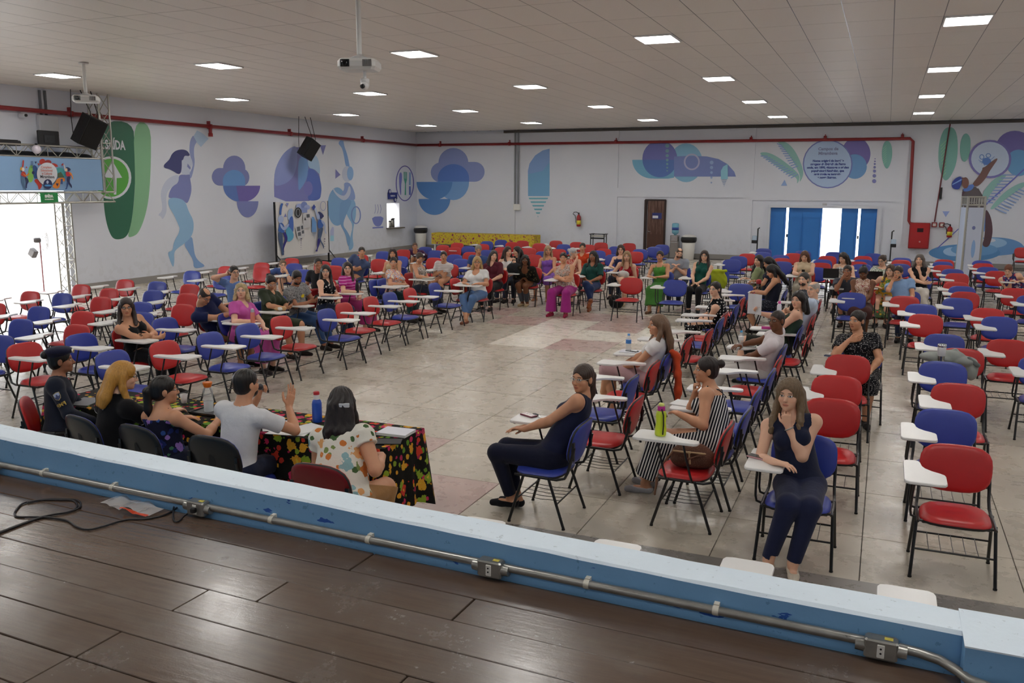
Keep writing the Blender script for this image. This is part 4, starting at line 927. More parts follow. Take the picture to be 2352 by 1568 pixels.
def mic_hold(i):
    rz = i['root'].rotation_euler[2]; l = i['root'].location; ca, sa = math.cos(rz), math.sin(rz); W_ = lambda c: (l.x+c[0]*ca-c[1]*sa, l.y+c[0]*sa+c[1]*ca, c[2])
    s, E, w, d, n, cu = i['ARM'][0]; a = Vector(W_(w+unit(d)*.08+np.asarray(n)*.025)); b = Vector(W_(i['hp']((-.02, .15, -.06)))); u = (b-a).normalized(); t = thing('microphone', 'black handheld microphone with grey grille held by the man in white', 'microphone', a)
    MB().tube([-u*.10, u*.04, u*.09], [.011, .014, .017], 10).build('handle', [M('16161a', .35)], t); MB().sphere(u*.115, .026, 12, 0).build('grille', [M('4a4a4e', .4, .7)], t)
sit(None, (566, 880), 'man in a white T-shirt speaking into a microphone at the table', 128, seat=(-4.60, 5.34), d='N', c='b', shell=True, z=1.215, fem=False, skin=TN, hair=('short', '17120f'), top=('tee', 'dcdcde'), bottom=('pants', '20263c'), arms=(((-.02, .27, 1.04), (.1, .35, 1), (1, .2, 0), 1.1), ((.24, .33, .98), (.1, .3, 1), (-1, .3, 0), .12)), legs='table', beard='1c1512', extra=mic_hold, board=False)
sit(None, (785, 925), 'woman with long dark wavy hair in a floral blouse at the table', 172, seat=(-3.46, 5.10), d='N', c='r', shell=True, z=1.185, skin=TN, hair=('wavy', '1a1110'), top=('cap', pattern('flower', 'dcd8cc', 'c8783c', '7a8c50', '8ab0b4', '46603a', 'd8a068', 'c86a3a', sc=.8)), bottom=('pants', 'a87c4c'), arms=('desk', 'desk'), legs='table', g=1.35, extra=clip((.035, -.135, .015), (.075, .02, .03), 'c8ccd0'), board=False)
# --- rows turned to face left, in the middle of the hall
sit('R1', (1338, 868), 'woman in a navy halter top and clear glasses on the front blue chair', -38, skin=TN, hair=('pony', '3a2a20'), top=('halter', '161c38'), neck='crew', bottom=('pants', '14182e'), arms=(((-.05, .33, .66), (.5, .9, -.1), (0, 0, -1), .15), ((.04, .36, .675), (-.6, .9, -.1), (0, 0, -1), .12)), legs=(((-.09, .43, .52), (-.02, .33, .12)), ((.10, .42, .52), (.07, .31, .10))), glasses='b8b4ac', shoes=('sandal', '14141a'), L=.67)
sit('R5', (1510, 745), 'woman with ombre hair in a white ruffled blouse and pink skirt', -72, skin=TN, hair=('long', '6e5440'), top=('cap', 'e6e4e2'), neck='v', bottom=('skirt', 'c4a0a4'), arms=('lap', 'thigh'), legs='crossL', shoes=('sandal', 'd8d0c4'))
sit('S2', (1622, 848), 'woman in a black and white striped dress with a tattooed arm', -82, skin=TN, hair=('bun', '241a18'), top=('tank', pattern('stripes', '14141c', 'd8d6d4', sc=.62)), bottom=('long', pattern('stripes', '14141c', 'd8d6d4', sc=.62)), arms=('desk', 'chin'), legs='fwd', shoes=('sandal', 'b8b8bc'), extra=both(ringclip, straps), g=1.2, L=.64)
sit('R10', (1642, 663), 'woman in a black dress with large white dots and glasses', -34, skin=LT, hair=('pony', '241c1a'), top=('sleeveless', pattern('dots', '121216', 'e4e2dc', sc=.75)), neck='v', bottom=('long', pattern('dots', '121216', 'e4e2dc', sc=.75)), arms=('lap', 'lap'), glasses='a8a49c', g=1.15)
sit('S6', (1784, 735), 'bald man in a white shirt and white trousers with glasses', -40, fem=False, skin=DK, hair=('shaved', '2a201c'), top=('tee', 'e2dadc', 'e2dadc'), bottom=('pants', 'd0ccc8'), arms=('lap', 'deskc'), legs='fwd', glasses='1c1a18', g=1.1)
GREEN = sit('S7', (1833, 688), 'woman in a dark green tank top with one hand on her chest', -30, skin=LT, hair=('bob', '18120f'), top=('tank', '324438'), neck='scoop', bottom=('shorts', '20241f'), arms=('chest', ((.12, .42, 1.0), (-.3, .5, .8), (-1, 0, 0), .9)), legs='cross', shoes=('shoe', '2c3230'), g=1.15)
sit('S9', (1868, 664), 'bald older man in a light blue shirt', -42, fem=False, skin=LT, hair=('balding', 'a8a29c'), top=('long', 'c2d0e4', 'c2d0e4'), bottom=('pants', '34384a'), arms=('thigh', 'lap'), g=1.1)
sit(None, (1846, 641), 'bearded man with dark grey-streaked hair behind the bald older man', -28, d='W', c='r', fem=False, skin=LT, hair=('short', '3a3430'), top=('tee', '3c4048'), arms=('thigh', 'lap'), beard='3a302a')
sit(None, (1772, 622), 'woman with long black hair leaning over her desk in a dark strapless dress', -75, d='W', c='b', skin=TN, hair=('long', '121013'), top=('tank', '1a1c2c'), bottom=('skirt', pattern('blobs', '20222c', '6a6e78', sc=1.4)), arms=('deskc', 'desk'), pitch=-.5, legs='tuck', seat=(-1.42, 15.55) if False else None)
sit(None, (1742, 598), 'woman with long black hair in an olive blouse', -38, d='W', c='b', skin=LT, hair=('long', '15110f'), top=('elbow', '8a946c'), bottom=('pants', '23242c'), arms=('lap', 'desk'))
sit(None, (1764, 603), 'woman with black hair in navy, half hidden between two women with long hair', -60, d='W', c='b', skin=TN, hair=('midlong', '131116'), top=('tee', '181b2c'), arms=('lap', 'desk'), pitch=-.4)
# --- right-hand rows facing the stage
sit('X0', (1848, 588), 'woman in a beige top with long brown hair looking at her phone', -8, d='S', c='r', skin=LT, hair=('midlong', '5a3a28'), top=('sleeveless', 'c8b496'), bottom=('pants', 'a8a090'), arms=('phone', 'phone'), pitch=-.35, g=1.15, extra=phone_in(0))
sit(None, (1936, 592), 'woman with a dark bob in a black and white zebra top at a laptop', -28, d='S', c='r', skin=LT, hair=('bob', '2a221e'), top=('tank', pattern('ink', '141416', 'dcdad6', '141416', 'e0dedc')), bottom=('skirt', '222228'), arms=('desk', 'deskc'), pitch=-.3)
sit('T6', (1946, 622), 'man in a charcoal polo shirt with his hand over his mouth', -10, fem=False, skin=BR, hair=('short', '2e2c2b'), top=('tee', '4a4e58', '4a4e58'), bottom=('pants', '2c3038'), arms=('lap', 'mouth'), g=1.1)
sit(None, (1983, 626), 'woman with dark skin and hair tied back looking down', -5, d='S', c='r', skin=DK, hair=('bun', '1a1412'), top=('halter', pattern('ink', 'a87860', 'd8c8b8', '90403c')), bottom=('skirt', '50302c'), arms=('lap', 'lap'), pitch=-.5)
sit(None, (2026, 598), 'woman with glasses in a white and green leaf top at a laptop', -24, d='S', c='b', skin=LT, hair=('bun', '3a2c24'), top=('elbow', pattern('ink', 'dcdcd6', '5c7458', 'e4e2de', '7c8c74')), neck='wide', bottom=('pants', '3a3c40'), arms=('desk', 'deskc'), glasses='20242c', pitch=-.2)
sit('X17', (2063, 625), 'man in a light blue polo shirt with a dark beard, chin on his fist', -16, fem=False, skin=TN, hair=('short', '2c2420'), top=('tee', '8cacd4', '8cacd4'), bottom=('pants', '2c3550'), arms=('lap', 'mouth'), beard='2a201a', pitch=-.15)
sit(None, (2045, 621), 'woman in an orange and yellow floral top beside the man in light blue', -20, d='S', c='r', seat=(.05, 19.4), skin=LT, hair=('midlong', '4a3626'), top=('sleeveless', pattern('flower', 'd8b040', 'd88030', '6a9a50', 'd8d0b0', '4a7a90', 'e0b050')), bottom=('long', pattern('flower', '506040', 'c83030', 'd0b040', '30583c', '202820', 'e0b050')), arms=('desk', 'deskc'), legs='fwd')
sit('X16', (2112, 596), 'older woman in a black sleeveless top and white trousers, hand at her chin', -12, skin=LT, hair=('bob', '5c5450'), top=('sleeveless', '101014'), bottom=('pants', 'd6d0c6'), arms=('chin', 'crossL'), legs='cross')
sit('W6', (2316, 620), 'woman with reddish hair in a floral halter top writing', -10, skin=LT, hair=('pony', '6a3a24'), top=('halter', pattern('flower', '34386a', 'c04858', 'd8d4dc', '8a3050', 'c8c4d4', '404a80', sc=1.3)), bottom=('pants', '2c2c3c'), arms=('deskc', 'desk'), pitch=-.45, g=1.1)
sit('T4', (1968, 735), 'woman in a black dress with tiny white dots, hand on her collar', -34, skin=TN, hair=('bun', '1c1614'), top=('tee', pattern('dots', '15151a', 'b8b6b4', sc=2.1)), neck='v', bottom=('skirt', pattern('dots', '15151a', 'b8b6b4', sc=2.1)), arms=('thigh', 'chest'), g=1.2)
sit(None, (1813, 905), 'woman with wavy blonde-streaked hair in a navy jumpsuit, chin on her hand', -16, seat=(-.455, 6.66), d='S', c='b', skin=LT, hair=('wavy', '6e5a42'), top=('sleeveless', '1a2038'), neck='v', bottom=('pants', '1c2240'), arms=('chin', ((.16, .28, .79), (-.9, .3, 0), (0, 0, -1), .3)), legs=(((-.11, .40, .52), (-.02, .43, .10)), ((.04, .43, .53), (.15, .44, .10))), shoes=('sandal', 'd8ccb8'), extra=bracelet(0, 'c8c4bc'), z=1.215)
# --- the curved rows across the middle
sit(None, (1096, 602), 'woman in a white T-shirt and jeans with blonde bob and dark glasses', -2, d='S', c='r', skin=TN, hair=('bob', 'a88c5c'), top=('tee', 'dededc'), neck='scoop', bottom=('crop', '5a78a4'), arms=('desk', 'deskc'), legs='ankles', shoes=('sandal', '8a5440'), glasses='18181c', g=1.15)
sit(None, (1134, 587), 'woman in a burgundy wrap top with dark hair', 14, d='S', c='r', skin=LT, hair=('midlong', '2a1c1a'), top=('elbow', '581c2a'), neck='v', bottom=('pants', '15151a'), arms=('lap', 'lap'), tilt=.15, g=1.15)
sit(None, (1167, 577), 'woman in a white tank top listening to her neighbour', 30, d='S', c='r', skin=LT, hair=('midlong', '35231d'), top=('tank', 'dcdad8'), bottom=('pants', '30364a'), arms=('desk', 'deskc'))
sit(None, (1187, 577), 'woman with long dark hair in a black top leaning to her neighbour', -58, d='S', c='r', skin=LT, hair=('long', '1b1414'), top=('sleeveless', '111114'), bottom=('pants', '20222c'), arms=('lap', 'deskc'), tilt=-.15)
sit('87', (1206, 597), 'smiling woman in a black blouse with gold circles and grey jeans', -4, skin=DK, hair=('afro', '17110f'), top=('long', pattern('blobs', '1c1a16', '5c5238', sc=.55)), neck='scoop', bottom=('pants', '484e58'), arms=('lap', 'lap'), legs='tuck', shoes=('sandal', 'd0b890'), glasses='6a5a50', g=1.1)
sit(None, (1259, 575), 'woman with long blonde hair in a violet dress', 4, d='S', c='r', skin=TN, hair=('long', '9c8060'), top=('tank', '8456b4'), bottom=('skirt', '8a5cb8'), arms=('thigh', 'lap'), legs='apart', shoes=None)
sit('88', (1294, 592), 'woman in a leaf-print blouse and wide magenta trousers', -6, skin=TN, hair=('bun', '1e1614'), top=('sleeveless', pattern('ink', 'ded6cc', '2a2c2c', 'e2dad0', 'cc7858', '32342e', 'e0d8d0', sc=1.2)), neck='v', bottom=('wide', 'a02c80'), arms=('crossR', 'crossL'), legs='apart', shoes=('shoe', 'a01c44'), g=1.4)
sit(None, (1317, 580), 'woman with white hair in a bun wiping her face', 62, d='S', c='r', skin=LT, hair=('bun', 'b4b4b8'), top=('sleeveless', pattern('ink', 'a8382c', 'd0a090', '8c2c28')), bottom=('skirt', '8c2c28'), arms=('lap', 'mouth'), glasses='c0c0c4')
sit(None, (1338, 568), 'woman in an orange-red top with dark hair tied back', -4, d='S', c='r', skin=TN, hair=('bun', '221a17'), top=('cap', 'c4401c'), neck='v', bottom=('pants', '2a2c38'), arms=('lap', 'lap'))
sit('89', (1362, 588), 'woman in a dark green V-neck top and blue jeans, legs crossed', -24, skin=BR, hair=('midlong', '171213'), top=('elbow', '1d4a44'), neck='v', bottom=('pants', '22335c'), arms=('lap', 'lap'), legs='cross', shoes=('shoe', '8a4a28'), glasses='b0aca4')
sit(None, (1426, 573), 'woman with short hair and dark glasses in a navy tank top, writing', -6, d='S', c='b', skin=LT, hair=('curly', '3c2e28'), top=('tank', '1c2248'), bottom=('pants', '24283a'), arms=('desk', 'desk'), glasses='26222a')
sit('109', (1440, 588), 'woman in a red sleeveless top with shoulder-length blonde hair', -4, skin=LT, hair=('midlong', '927450'), top=('halter', 'a81c28'), neck='scoop', bottom=('skirt', 'd8d4cc'), arms=('lap', 'thigh'), legs='cross', shoes=('sandal', 'c0a888'))
sit('110', (1516, 588), 'woman in a green strappy dress resting her arms on the desk', -10, skin=TN, hair=('pony', '241b18'), top=('tank', '4f8c3c'), bottom=('long', '477f38'), arms=('deskc', 'deskc'), legs='fwd', shoes=('sandal', '6a4a34'))
sit(None, (1560, 581), 'balding man with a beard in a light grey T-shirt', 12, d='S', c='b', fem=False, skin=LT, hair=('balding', '4a382c'), top=('tee', '9ca2ac'), bottom=('pants', '2c3040'), arms=(((-.03, .24, .86), (.5, .3, .8), (1, 0, 0), .4), ((.03, .24, .86), (-.5, .3, .8), (-1, 0, 0), .4)), beard='4a3024', pitch=-.25, tilt=.2, g=1.3)
sit('111', (1618, 587), 'woman in a dark green sleeveless blouse and black trousers', -8, skin=LT, hair=('long', '2a1c18'), top=('sleeveless', '155046'), neck='crew', bottom=('pants', '16161a'), arms=('lap', 'lap'), glasses='b4b0a8', shoes=('shoe', '18181c'))
sit(None, (1099, 573), 'man with grey hair in a blue shirt behind the blonde woman in white', 2, d='S', c='b', fem=False, skin=TN, hair=('short', '8c8478'), top=('tee', '3c5488'), bottom=('pants', '2c3040'), arms=('lap', 'lap'), pitch=-.25)
# --- left-hand rows
sit('16', (290, 705), 'woman in a black tank top with glasses and crossed arms', 2, skin=TN, hair=('midlong', '2a1b18'), top=('tank', '111114'), neck='scoop', bottom=('pants', '121216'), arms=('crossR', 'crossL'), glasses='1c1a1a', g=1.15)
sit(None, (470, 680), 'balding man in a navy T-shirt and khaki shorts looking at his phone', 42, d='E', c='r', fem=False, skin=TN, hair=('balding', '2c2420'), top=('tee', '17204a'), bottom=('shorts', '8a6a48'), arms=('thigh', ((.10, .36, .86), (-.5, .8, .1), (-.2, 0, 1), .5)), pitch=-.55, g=1.35, glasses='1a1818', extra=phone_in(1), seat=(-9.28, 10.55))
sit(None, (538, 625), 'man in a blue checked shirt with one arm behind his head', 22, d='S', c=None, seat=(-13.0, 15.3) if False else None, fem=False, skin=LT, hair=('short', '1a1715'), top=('tee', pattern('bands', '5c7cb4', '88a0cc', sc=2)), arms=('lap', 'nape'), glasses='201c1c', bottom=('pants', '2a3044'))
sit(None, (554, 668), 'woman with curly blonde-grey hair in a pink dress', -4, d='E', c='b', skin=LT, hair=('curly', 'b09c74'), top=('tee', 'c85ca8'), neck='v', bottom=('long', 'c458a4'), arms=('thigh', 'deskc'), glasses='c0b8ac', g=1.2, pitch=.15)
sit(None, (622, 648), 'woman in a dark green T-shirt with white glasses reading her phone', 20, d='E', c='b', skin=TN, hair=('bun', '1c1716'), top=('elbow', '343c2c'), neck='v', bottom=('shorts', '3c4434'), arms=('phone', 'phone'), pitch=-.45, glasses='c8c4c0', extra=phone_in(1), g=1.1, legs='apart')
sit(None, (682, 637), 'bearded man in a black and white printed T-shirt looking at his phone', 24, d='E', c='b', fem=False, skin=BR, hair=('short', '1a1513'), top=('tee', pattern('ink', '1c1d20', 'c4c4c4', '1e1f22', 'b8b8b8', '24252a', sc=2.2)), bottom=('pants', '34507c'), arms=('phone', 'phone'), pitch=-.4, beard='17110f', extra=both(oval_print, phone_in(1)), g=1.25, legs='fwd')
sit('44', (650, 608), 'man with light brown hair and glasses in a blue shirt, fist at his mouth', 6, fem=False, skin=LT, hair=('short', '6a5038'), top=('tee', '3c548c', '3c548c'), arms=('mouth', 'lap'), glasses='1e1c20', bottom=('pants', '2a3044'))
sit(None, (731, 605), 'man in a black T-shirt with his hand over his mouth', 8, d='S', c='r', fem=False, skin=BR, hair=('short', '181412'), top=('tee', '1c1d22'), arms=('mouth', 'lap'), bottom=('pants', '24262e'))
sit(None, (748, 623), 'woman with very long black hair in a black top with white spots', -2, d='E', c='r', skin=LT, hair=('long', '120f11'), top=('sleeveless', pattern('blobs', '14151a', 'dcdad6', sc=.65)), neck='v', bottom=('pants', '26324e'), arms=('lap', 'deskc'), glasses='a8a4a0', g=1.1)
sit(None, (798, 616), 'woman with dark hair and glasses in a magenta patterned blouse', 2, d='E', c='r', skin=LT, hair=('midlong', '2a1c1c'), top=('tee', pattern('bands', 'b02c84', 'd8a0c8', sc=.7)), bottom=('long', 'a4306c'), arms=('lap', 'deskc'), glasses='b0aca8', g=1.15)
sit('49', (831, 578), 'man in a slate blue polo shirt with crossed arms', 4, fem=False, skin=TN, hair=('short', '1e1a18'), top=('tee', '4a587c', '4a587c'), bottom=('pants', '4c5870'), arms=('crossR', 'crossL'), g=1.15)
sit(None, (904, 603), 'woman in an orange, white and blue T-shirt leaning on her desk', -4, d='E', c='b', skin=TN, hair=('bun', '221b19'), top=('tee', pattern('ink', 'dcd0b8', 'dc7838', '98a8c8', 'dcd4c4', 'd87030', sc=.6)), bottom=('pants', '244044'), arms=('thigh', 'deskc'), g=1.2)
sit(None, (902, 582), 'woman in a beige top with dark curly hair behind the orange T-shirt', -4, d='S', c='b', skin=TN, hair=('bob', '2a1c1c'), top=('tank', 'c4ac88'), arms=('lap', 'lap'))
sit('55', (953, 566), 'bald man in a purple shirt resting an arm along the chairs', 4, fem=False, skin=TN, hair=('shaved', '5a4438'), top=('long', '48244c'), arms=('lap', 'back'), bottom=('pants', '24242c'), glasses='8a7a6a', g=1.1)
sit(None, (964, 592), 'woman in a grey floral tank top with glasses looking down', 18, d='E', c='r', skin=TN, hair=('pony', '35221c'), top=('tank', pattern('ink', 'a09890', 'd4ccc4', '4c4a4c', 'b0a498', sc=1.3)), neck='scoop', bottom=('pants', '2c3244'), arms=('lap', 'deskc'), pitch=-.4, glasses='b8b0a8')
sit('62', (1019, 588), 'woman in a white T-shirt with thin stripes and red trim, arms crossed', -4, skin=TN, hair=('bun', '211918'), top=('tee', pattern('bands', 'dcd8d6', '9c7c80')), neck='crew', bottom=('pants', '22304e'), arms=('crossR', 'crossL'))

# ------------------------------------------------------------------ painted murals (flat paint on the walls)
def crop(ox, oy, k): return lambda p: (ox+p[0]/k, oy+p[1]/k)
Z1, Z2, Z3, Z4 = crop(0, 180, 3.136), crop(330, 260, 3.5104), crop(940, 270, 2.94), crop(1700, 270, 3.607)
ZR, ZT, ZB, ZK, ZP = crop(2120, 280, 4.478), crop(2130, 430, 4.266), crop(0, 320, 8.711), crop(860, 370, 9.225), crop(620, 450, 5.6)
def ovl(cx, cy, rx, ry, a0=0, a1=360, n=28): return [(cx+rx*math.cos(math.radians(a0+(a1-a0)*i/n)), cy+ry*math.sin(math.radians(a0+(a1-a0)*i/n))) for i in range(n+(0 if a1-a0 == 360 else 1))]
def ring_poly(cx, cy, rx, ry, w, n=36): return ('ring', [ovl(cx, cy, rx, ry, n=n), ovl(cx, cy, rx-w, ry-w, n=n)])
def bar(x0, y0, x1, y1, w):
    L = math.hypot(x1-x0, y1-y0); nx, ny = -(y1-y0)/L*w/2, (x1-x0)/L*w/2; return [(x0+nx, y0+ny), (x1+nx, y1+ny), (x1-nx, y1-ny), (x0-nx, y0-ny)]
def smooth_poly(P, n=3):
    if len(P) < 5: return P
    for _ in range(n-1):
        Q = []
        for i in range(len(P)):
            a, b = P[i], P[(i+1) % len(P)]; Q += [(a[0]*.75+b[0]*.25, a[1]*.75+b[1]*.25), (a[0]*.25+b[0]*.75, a[1]*.25+b[1]*.75)]
        P = Q
    return P
def paint(name, layers, zc, proj, parent, lab=None, d0=0.002, dd=0.0012):
    mb = MB(); mats = []; mi = {}
    for k, (c, P) in enumerate(layers):
        if c not in mi: mi[c] = len(mats); mats.append(M(c, .5))
        pj = lambda p: proj(*zc(p), d0+dd*k)
        if isinstance(P, tuple) and P[0] == 'ring':
            a, b = P[1]; n = len(a); mb.add([pj(p) for p in a]+[pj(p) for p in b], [(i, (i+1) % n, n+(i+1) % n, n+i) for i in range(n)], mi[c])
        else: mb.add([pj(p) for p in P], [tuple(range(len(P)))], mi[c])
    o = mb.build(name, mats, parent)
    if lab: o['label'] = lab
    return o
LW = lambda x, y, d: atx(x, y, XL+d)
BW = lambda x, y, d: aty(x, y, YB-d)
sm = smooth_poly
DG, LG, LIM = '2f6a52', '86b890', '58a845'
paint('painted_exit_sign', [(DG, sm([(735, 305), (958, 312), (972, 500), (975, 700), (965, 900), (945, 1050), (915, 1145), (840, 1164), (800, 1140), (765, 1040), (745, 895), (735, 600)])), (LG, sm([(958, 312), (1086, 322), (1088, 600), (1075, 850), (1045, 1000), (1000, 1110), (962, 1138), (915, 1146), (945, 1050), (966, 900), (975, 700)])),
      ('d8dce4', ovl(800, 715, 146, 155)), (LIM, ovl(800, 715, 128, 138)), ('d8dce4', [(812, 598), (880, 715), (840, 718), (838, 836), (820, 836), (820, 718), (744, 712)])], Z1, LW, WL, 'dark green painted exit sign with a white arrow')
a, b = LW(*Z1((776, 507)), .006), LW(*Z1((930, 450)), .006); me = text_mesh('painted_word', 'SAÍDA', (b[2]-a[2])*1.38, M('d8dce4', .5), bold=.012)
o = obj('painted_word', me, WL); o.location = (XL+.008, (a[1]+b[1])/2-(b[1]-a[1])*.16, (a[2]+b[2])/2-.02); o.rotation_euler = (PI/2, 0, PI/2); o.scale = (.72, 1, 1)
HAIRC, LAV, PUR, MID, LEG1, LEG2 = '44487a', 'c4cce0', '8088c0', '96a2d2', '94bcdf', '84a8d8'
paint('painted_woman', [(LAV, sm([(285, 500), (250, 498), (190, 530), (150, 590), (135, 660), (150, 740), (148, 790), (112, 822), (140, 830), (152, 862), (185, 800), (186, 740), (180, 680), (195, 620), (240, 590), (285, 550)])), (MID, sm([(365, 490), (388, 450), (398, 400), (368, 330), (370, 240), (385, 195), (405, 175), (435, 225), (407, 262), (405, 330), (413, 390), (405, 450), (380, 540)])),
      ('b4cce6', [(402, 185), (430, 138), (472, 160), (525, 205), (500, 230), (462, 272), (432, 240)]), (PUR, sm([(283, 492), (350, 497), (372, 490), (375, 530), (387, 600), (380, 660), (352, 735), (320, 702), (258, 678), (198, 688), (205, 640), (230, 590), (282, 560)])),
      (LEG2, sm([(318, 1048), (388, 980), (402, 1060), (410, 1140), (440, 1190), (495, 1226), (480, 1242), (402, 1252), (402, 1190), (368, 1130)])), (LEG1, sm([(200, 686), (260, 678), (335, 705), (362, 790), (402, 860), (404, 940), (382, 1000), (330, 1050), (270, 1090), (245, 1122), (248, 1185), (240, 1250), (215, 1195), (190, 1118), (235, 1110), (240, 1040), (297, 945), (272, 880), (240, 810), (198, 745)])),
      (LAV, sm([(305, 372), (330, 343), (365, 343), (388, 370), (394, 400), (385, 432), (372, 448), (375, 485), (348, 499), (308, 490), (298, 465)])), (HAIRC, sm([(160, 418), (190, 390), (210, 370), (225, 330), (258, 300), (310, 290), (350, 300), (374, 334), (365, 346), (328, 340), (318, 378), (306, 376), (308, 430), (300, 485), (276, 492), (240, 468), (200, 448), (166, 442)])), (PUR, [(355, 405), (350, 430), (375, 455), (380, 440)])], Z2, LW, WL, 'blue and violet painted woman stretching one arm up')
paint('painted_cloud', [(PUR, ovl(730, 445, 90, 104)), (PUR, ovl(612, 512, 62, 71)), (PUR, ovl(800, 517, 52, 68)), (PUR, [(612, 441), (800, 449), (800, 585), (612, 583)]), ('6c9cd8', [(640, 584)]+ovl(728, 545, 90, 88, 180, 360)+[(818, 584)]), ('5e7cc0', ovl(790, 584, 149, 132, 0, 180)), ('7468b0', [(745, 584)]+ovl(790, 584, 149, 132, 0, 98)[:]), (PUR, ovl(838, 709, 87, 130, 0, 180))], Z2, LW, WL, 'violet and blue painted cloud over two bowls')
paint('painted_arch', [('8284c0', sm([(1054, 712), (1050, 560), (1056, 470), (1085, 395), (1130, 325), (1235, 255), (1330, 330), (1400, 400), (1432, 580), (1425, 705)], 2)), ('8e9ad0', sm([(1051, 580), (1055, 470), (1083, 395), (1125, 325), (1175, 282), (1236, 256), (1240, 380), (1228, 460), (1200, 520), (1150, 566), (1080, 586)])), ('aac8e6', sm([(1326, 442), (1322, 340), (1385, 328), (1416, 390), (1426, 505), (1380, 450)])), ('7aa2d8', sm([(1245, 338), (1322, 368), (1330, 450), (1312, 540), (1262, 618), (1245, 622)])),
      ('6076c4', sm([(1326, 442), (1372, 450), (1412, 500), (1434, 580), (1432, 650), (1416, 702), (1320, 706), (1330, 640), (1300, 600), (1322, 500)])), ('8080c4', ovl(1327, 606, 36, 58)), ('8284c0', [(1421, 258), (1470, 258), (1446, 336)]), ('8284c0', [(1547, 450), (1587, 496), (1545, 528)])], Z2, LW, WL, 'overlapping blue and violet painted arches with triangles')
paint('painted_dancer', [('84aade', sm([(1568, 238), (1590, 213), (1600, 224), (1611, 216), (1616, 262), (1642, 332), (1656, 400), (1664, 445), (1628, 432), (1615, 342), (1600, 282), (1580, 258)])), ('84aed8', ovl(1560, 752, 78, 155)), ('8cb8de', sm([(1600, 700), (1700, 676), (1718, 800), (1694, 900), (1682, 1000), (1697, 1082), (1648, 1118), (1664, 1000), (1690, 900), (1640, 830)])), ('7ea6d4', sm([(1590, 700), (1690, 690), (1640, 800), (1602, 900), (1642, 950), (1672, 1012), (1656, 1084), (1640, 1050), (1630, 980), (1578, 885), (1576, 780)])),
      ('90a6d8', sm([(1612, 558), (1660, 556), (1692, 612), (1708, 672), (1700, 704), (1640, 690), (1598, 706), (1590, 650), (1622, 610)])), (LAV, sm([(1655, 580), (1670, 600), (1668, 660), (1620, 712), (1560, 670), (1525, 620), (1528, 596), (1550, 640), (1612, 672), (1640, 640)])), (LAV, ovl(1640, 490, 40, 64)), ('8cb2de', ovl(1666, 485, 26, 56)), ('7e92cc', ring_poly(1712, 821, 40, 72, 9)), ('b4bce0', [(1505, 945), (1520, 915), (1534, 920), (1534, 985), (1505, 985)]), ('9ed0e4', [(1505, 985), (1534, 985), (1534, 1030), (1505, 1030)])], Z2, LW, WL, 'pale blue painted dancer holding a round shape')
paint('painted_cup', [('7c88cc', sm([(1838, 834), (1937, 830), (1925, 885), (1905, 912), (1872, 912), (1850, 885)], 2)), ('7c88cc', [(1845, 918), (1932, 912), (1932, 924), (1845, 930)])]+[('8c94c4', bar(1862+i*22, 808, 1872+i*22, 770, 4)) for i in range(3)]+[('8c94c4', bar(1872+i*22, 772, 1866+i*20, 735, 4)) for i in range(3)], Z2, LW, WL, 'violet painted cup with steam')
paint('painted_plate', [('6c68b4', ring_poly(645, 470, 195, 378, 22)), ('7c80cc', sm([(520, 300), (548, 225), (585, 260), (585, 400), (565, 500), (570, 720), (545, 715), (525, 500)])), ('55a894', [(620, 225), (690, 230), (690, 390), (668, 480), (672, 718), (640, 716), (648, 480), (622, 380)]), ('d0d4e0', [(640, 228), (648, 228), (648, 370), (640, 368)]), ('d0d4e0', [(664, 229), (672, 229), (672, 372), (664, 372)]), ('74a4d4', [(738, 235), (770, 240), (765, 505), (735, 505)]), ('5468b8', [(735, 530), (768, 532), (768, 715), (735, 715)])], ZK, LW, WL, 'round painted plate with fork and knife')
# back wall
paint('painted_cloud', [('8a98cc', ovl(298, 305, 101, 100)), ('8a98cc', ovl(215, 370, 70, 68)), ('8a98cc', ovl(442, 366, 67, 67)), ('8a98cc', [(215, 302), (442, 299), (442, 433), (200, 430)]), ('7aa6dc', ovl(298, 435, 106, 122)), ('5c80cc', [(195, 432)]+ovl(298, 410, 106, 96, 180, 360)+[(404, 432)]), ('5a8ccc', ovl(170, 434, 121, 120, 0, 180)), ('5a8ccc', ovl(170, 549, 107, 108, 0, 180))], Z3, BW, WB, 'violet and blue painted cloud over two bowls, beside the corner')
paint('painted_boat', [('7ab0da', sm([(802, 530), (801, 360), (812, 310), (850, 255), (900, 222), (948, 209), (948, 380), (947, 530)], 1)), ('86a8dc', [(802, 382), (801, 360), (812, 310), (850, 255), (900, 222), (948, 209), (948, 300), (900, 360)])]+[('6cb4c8', [(806+i*12, 541+i*24.5), (938-i*13.2, 541+i*24.5), (934-i*13.2, 551+i*24.5), (811+i*12, 551+i*24.5)]) for i in range(6)], Z3, BW, WB, 'pale blue painted sail over shrinking stripes')
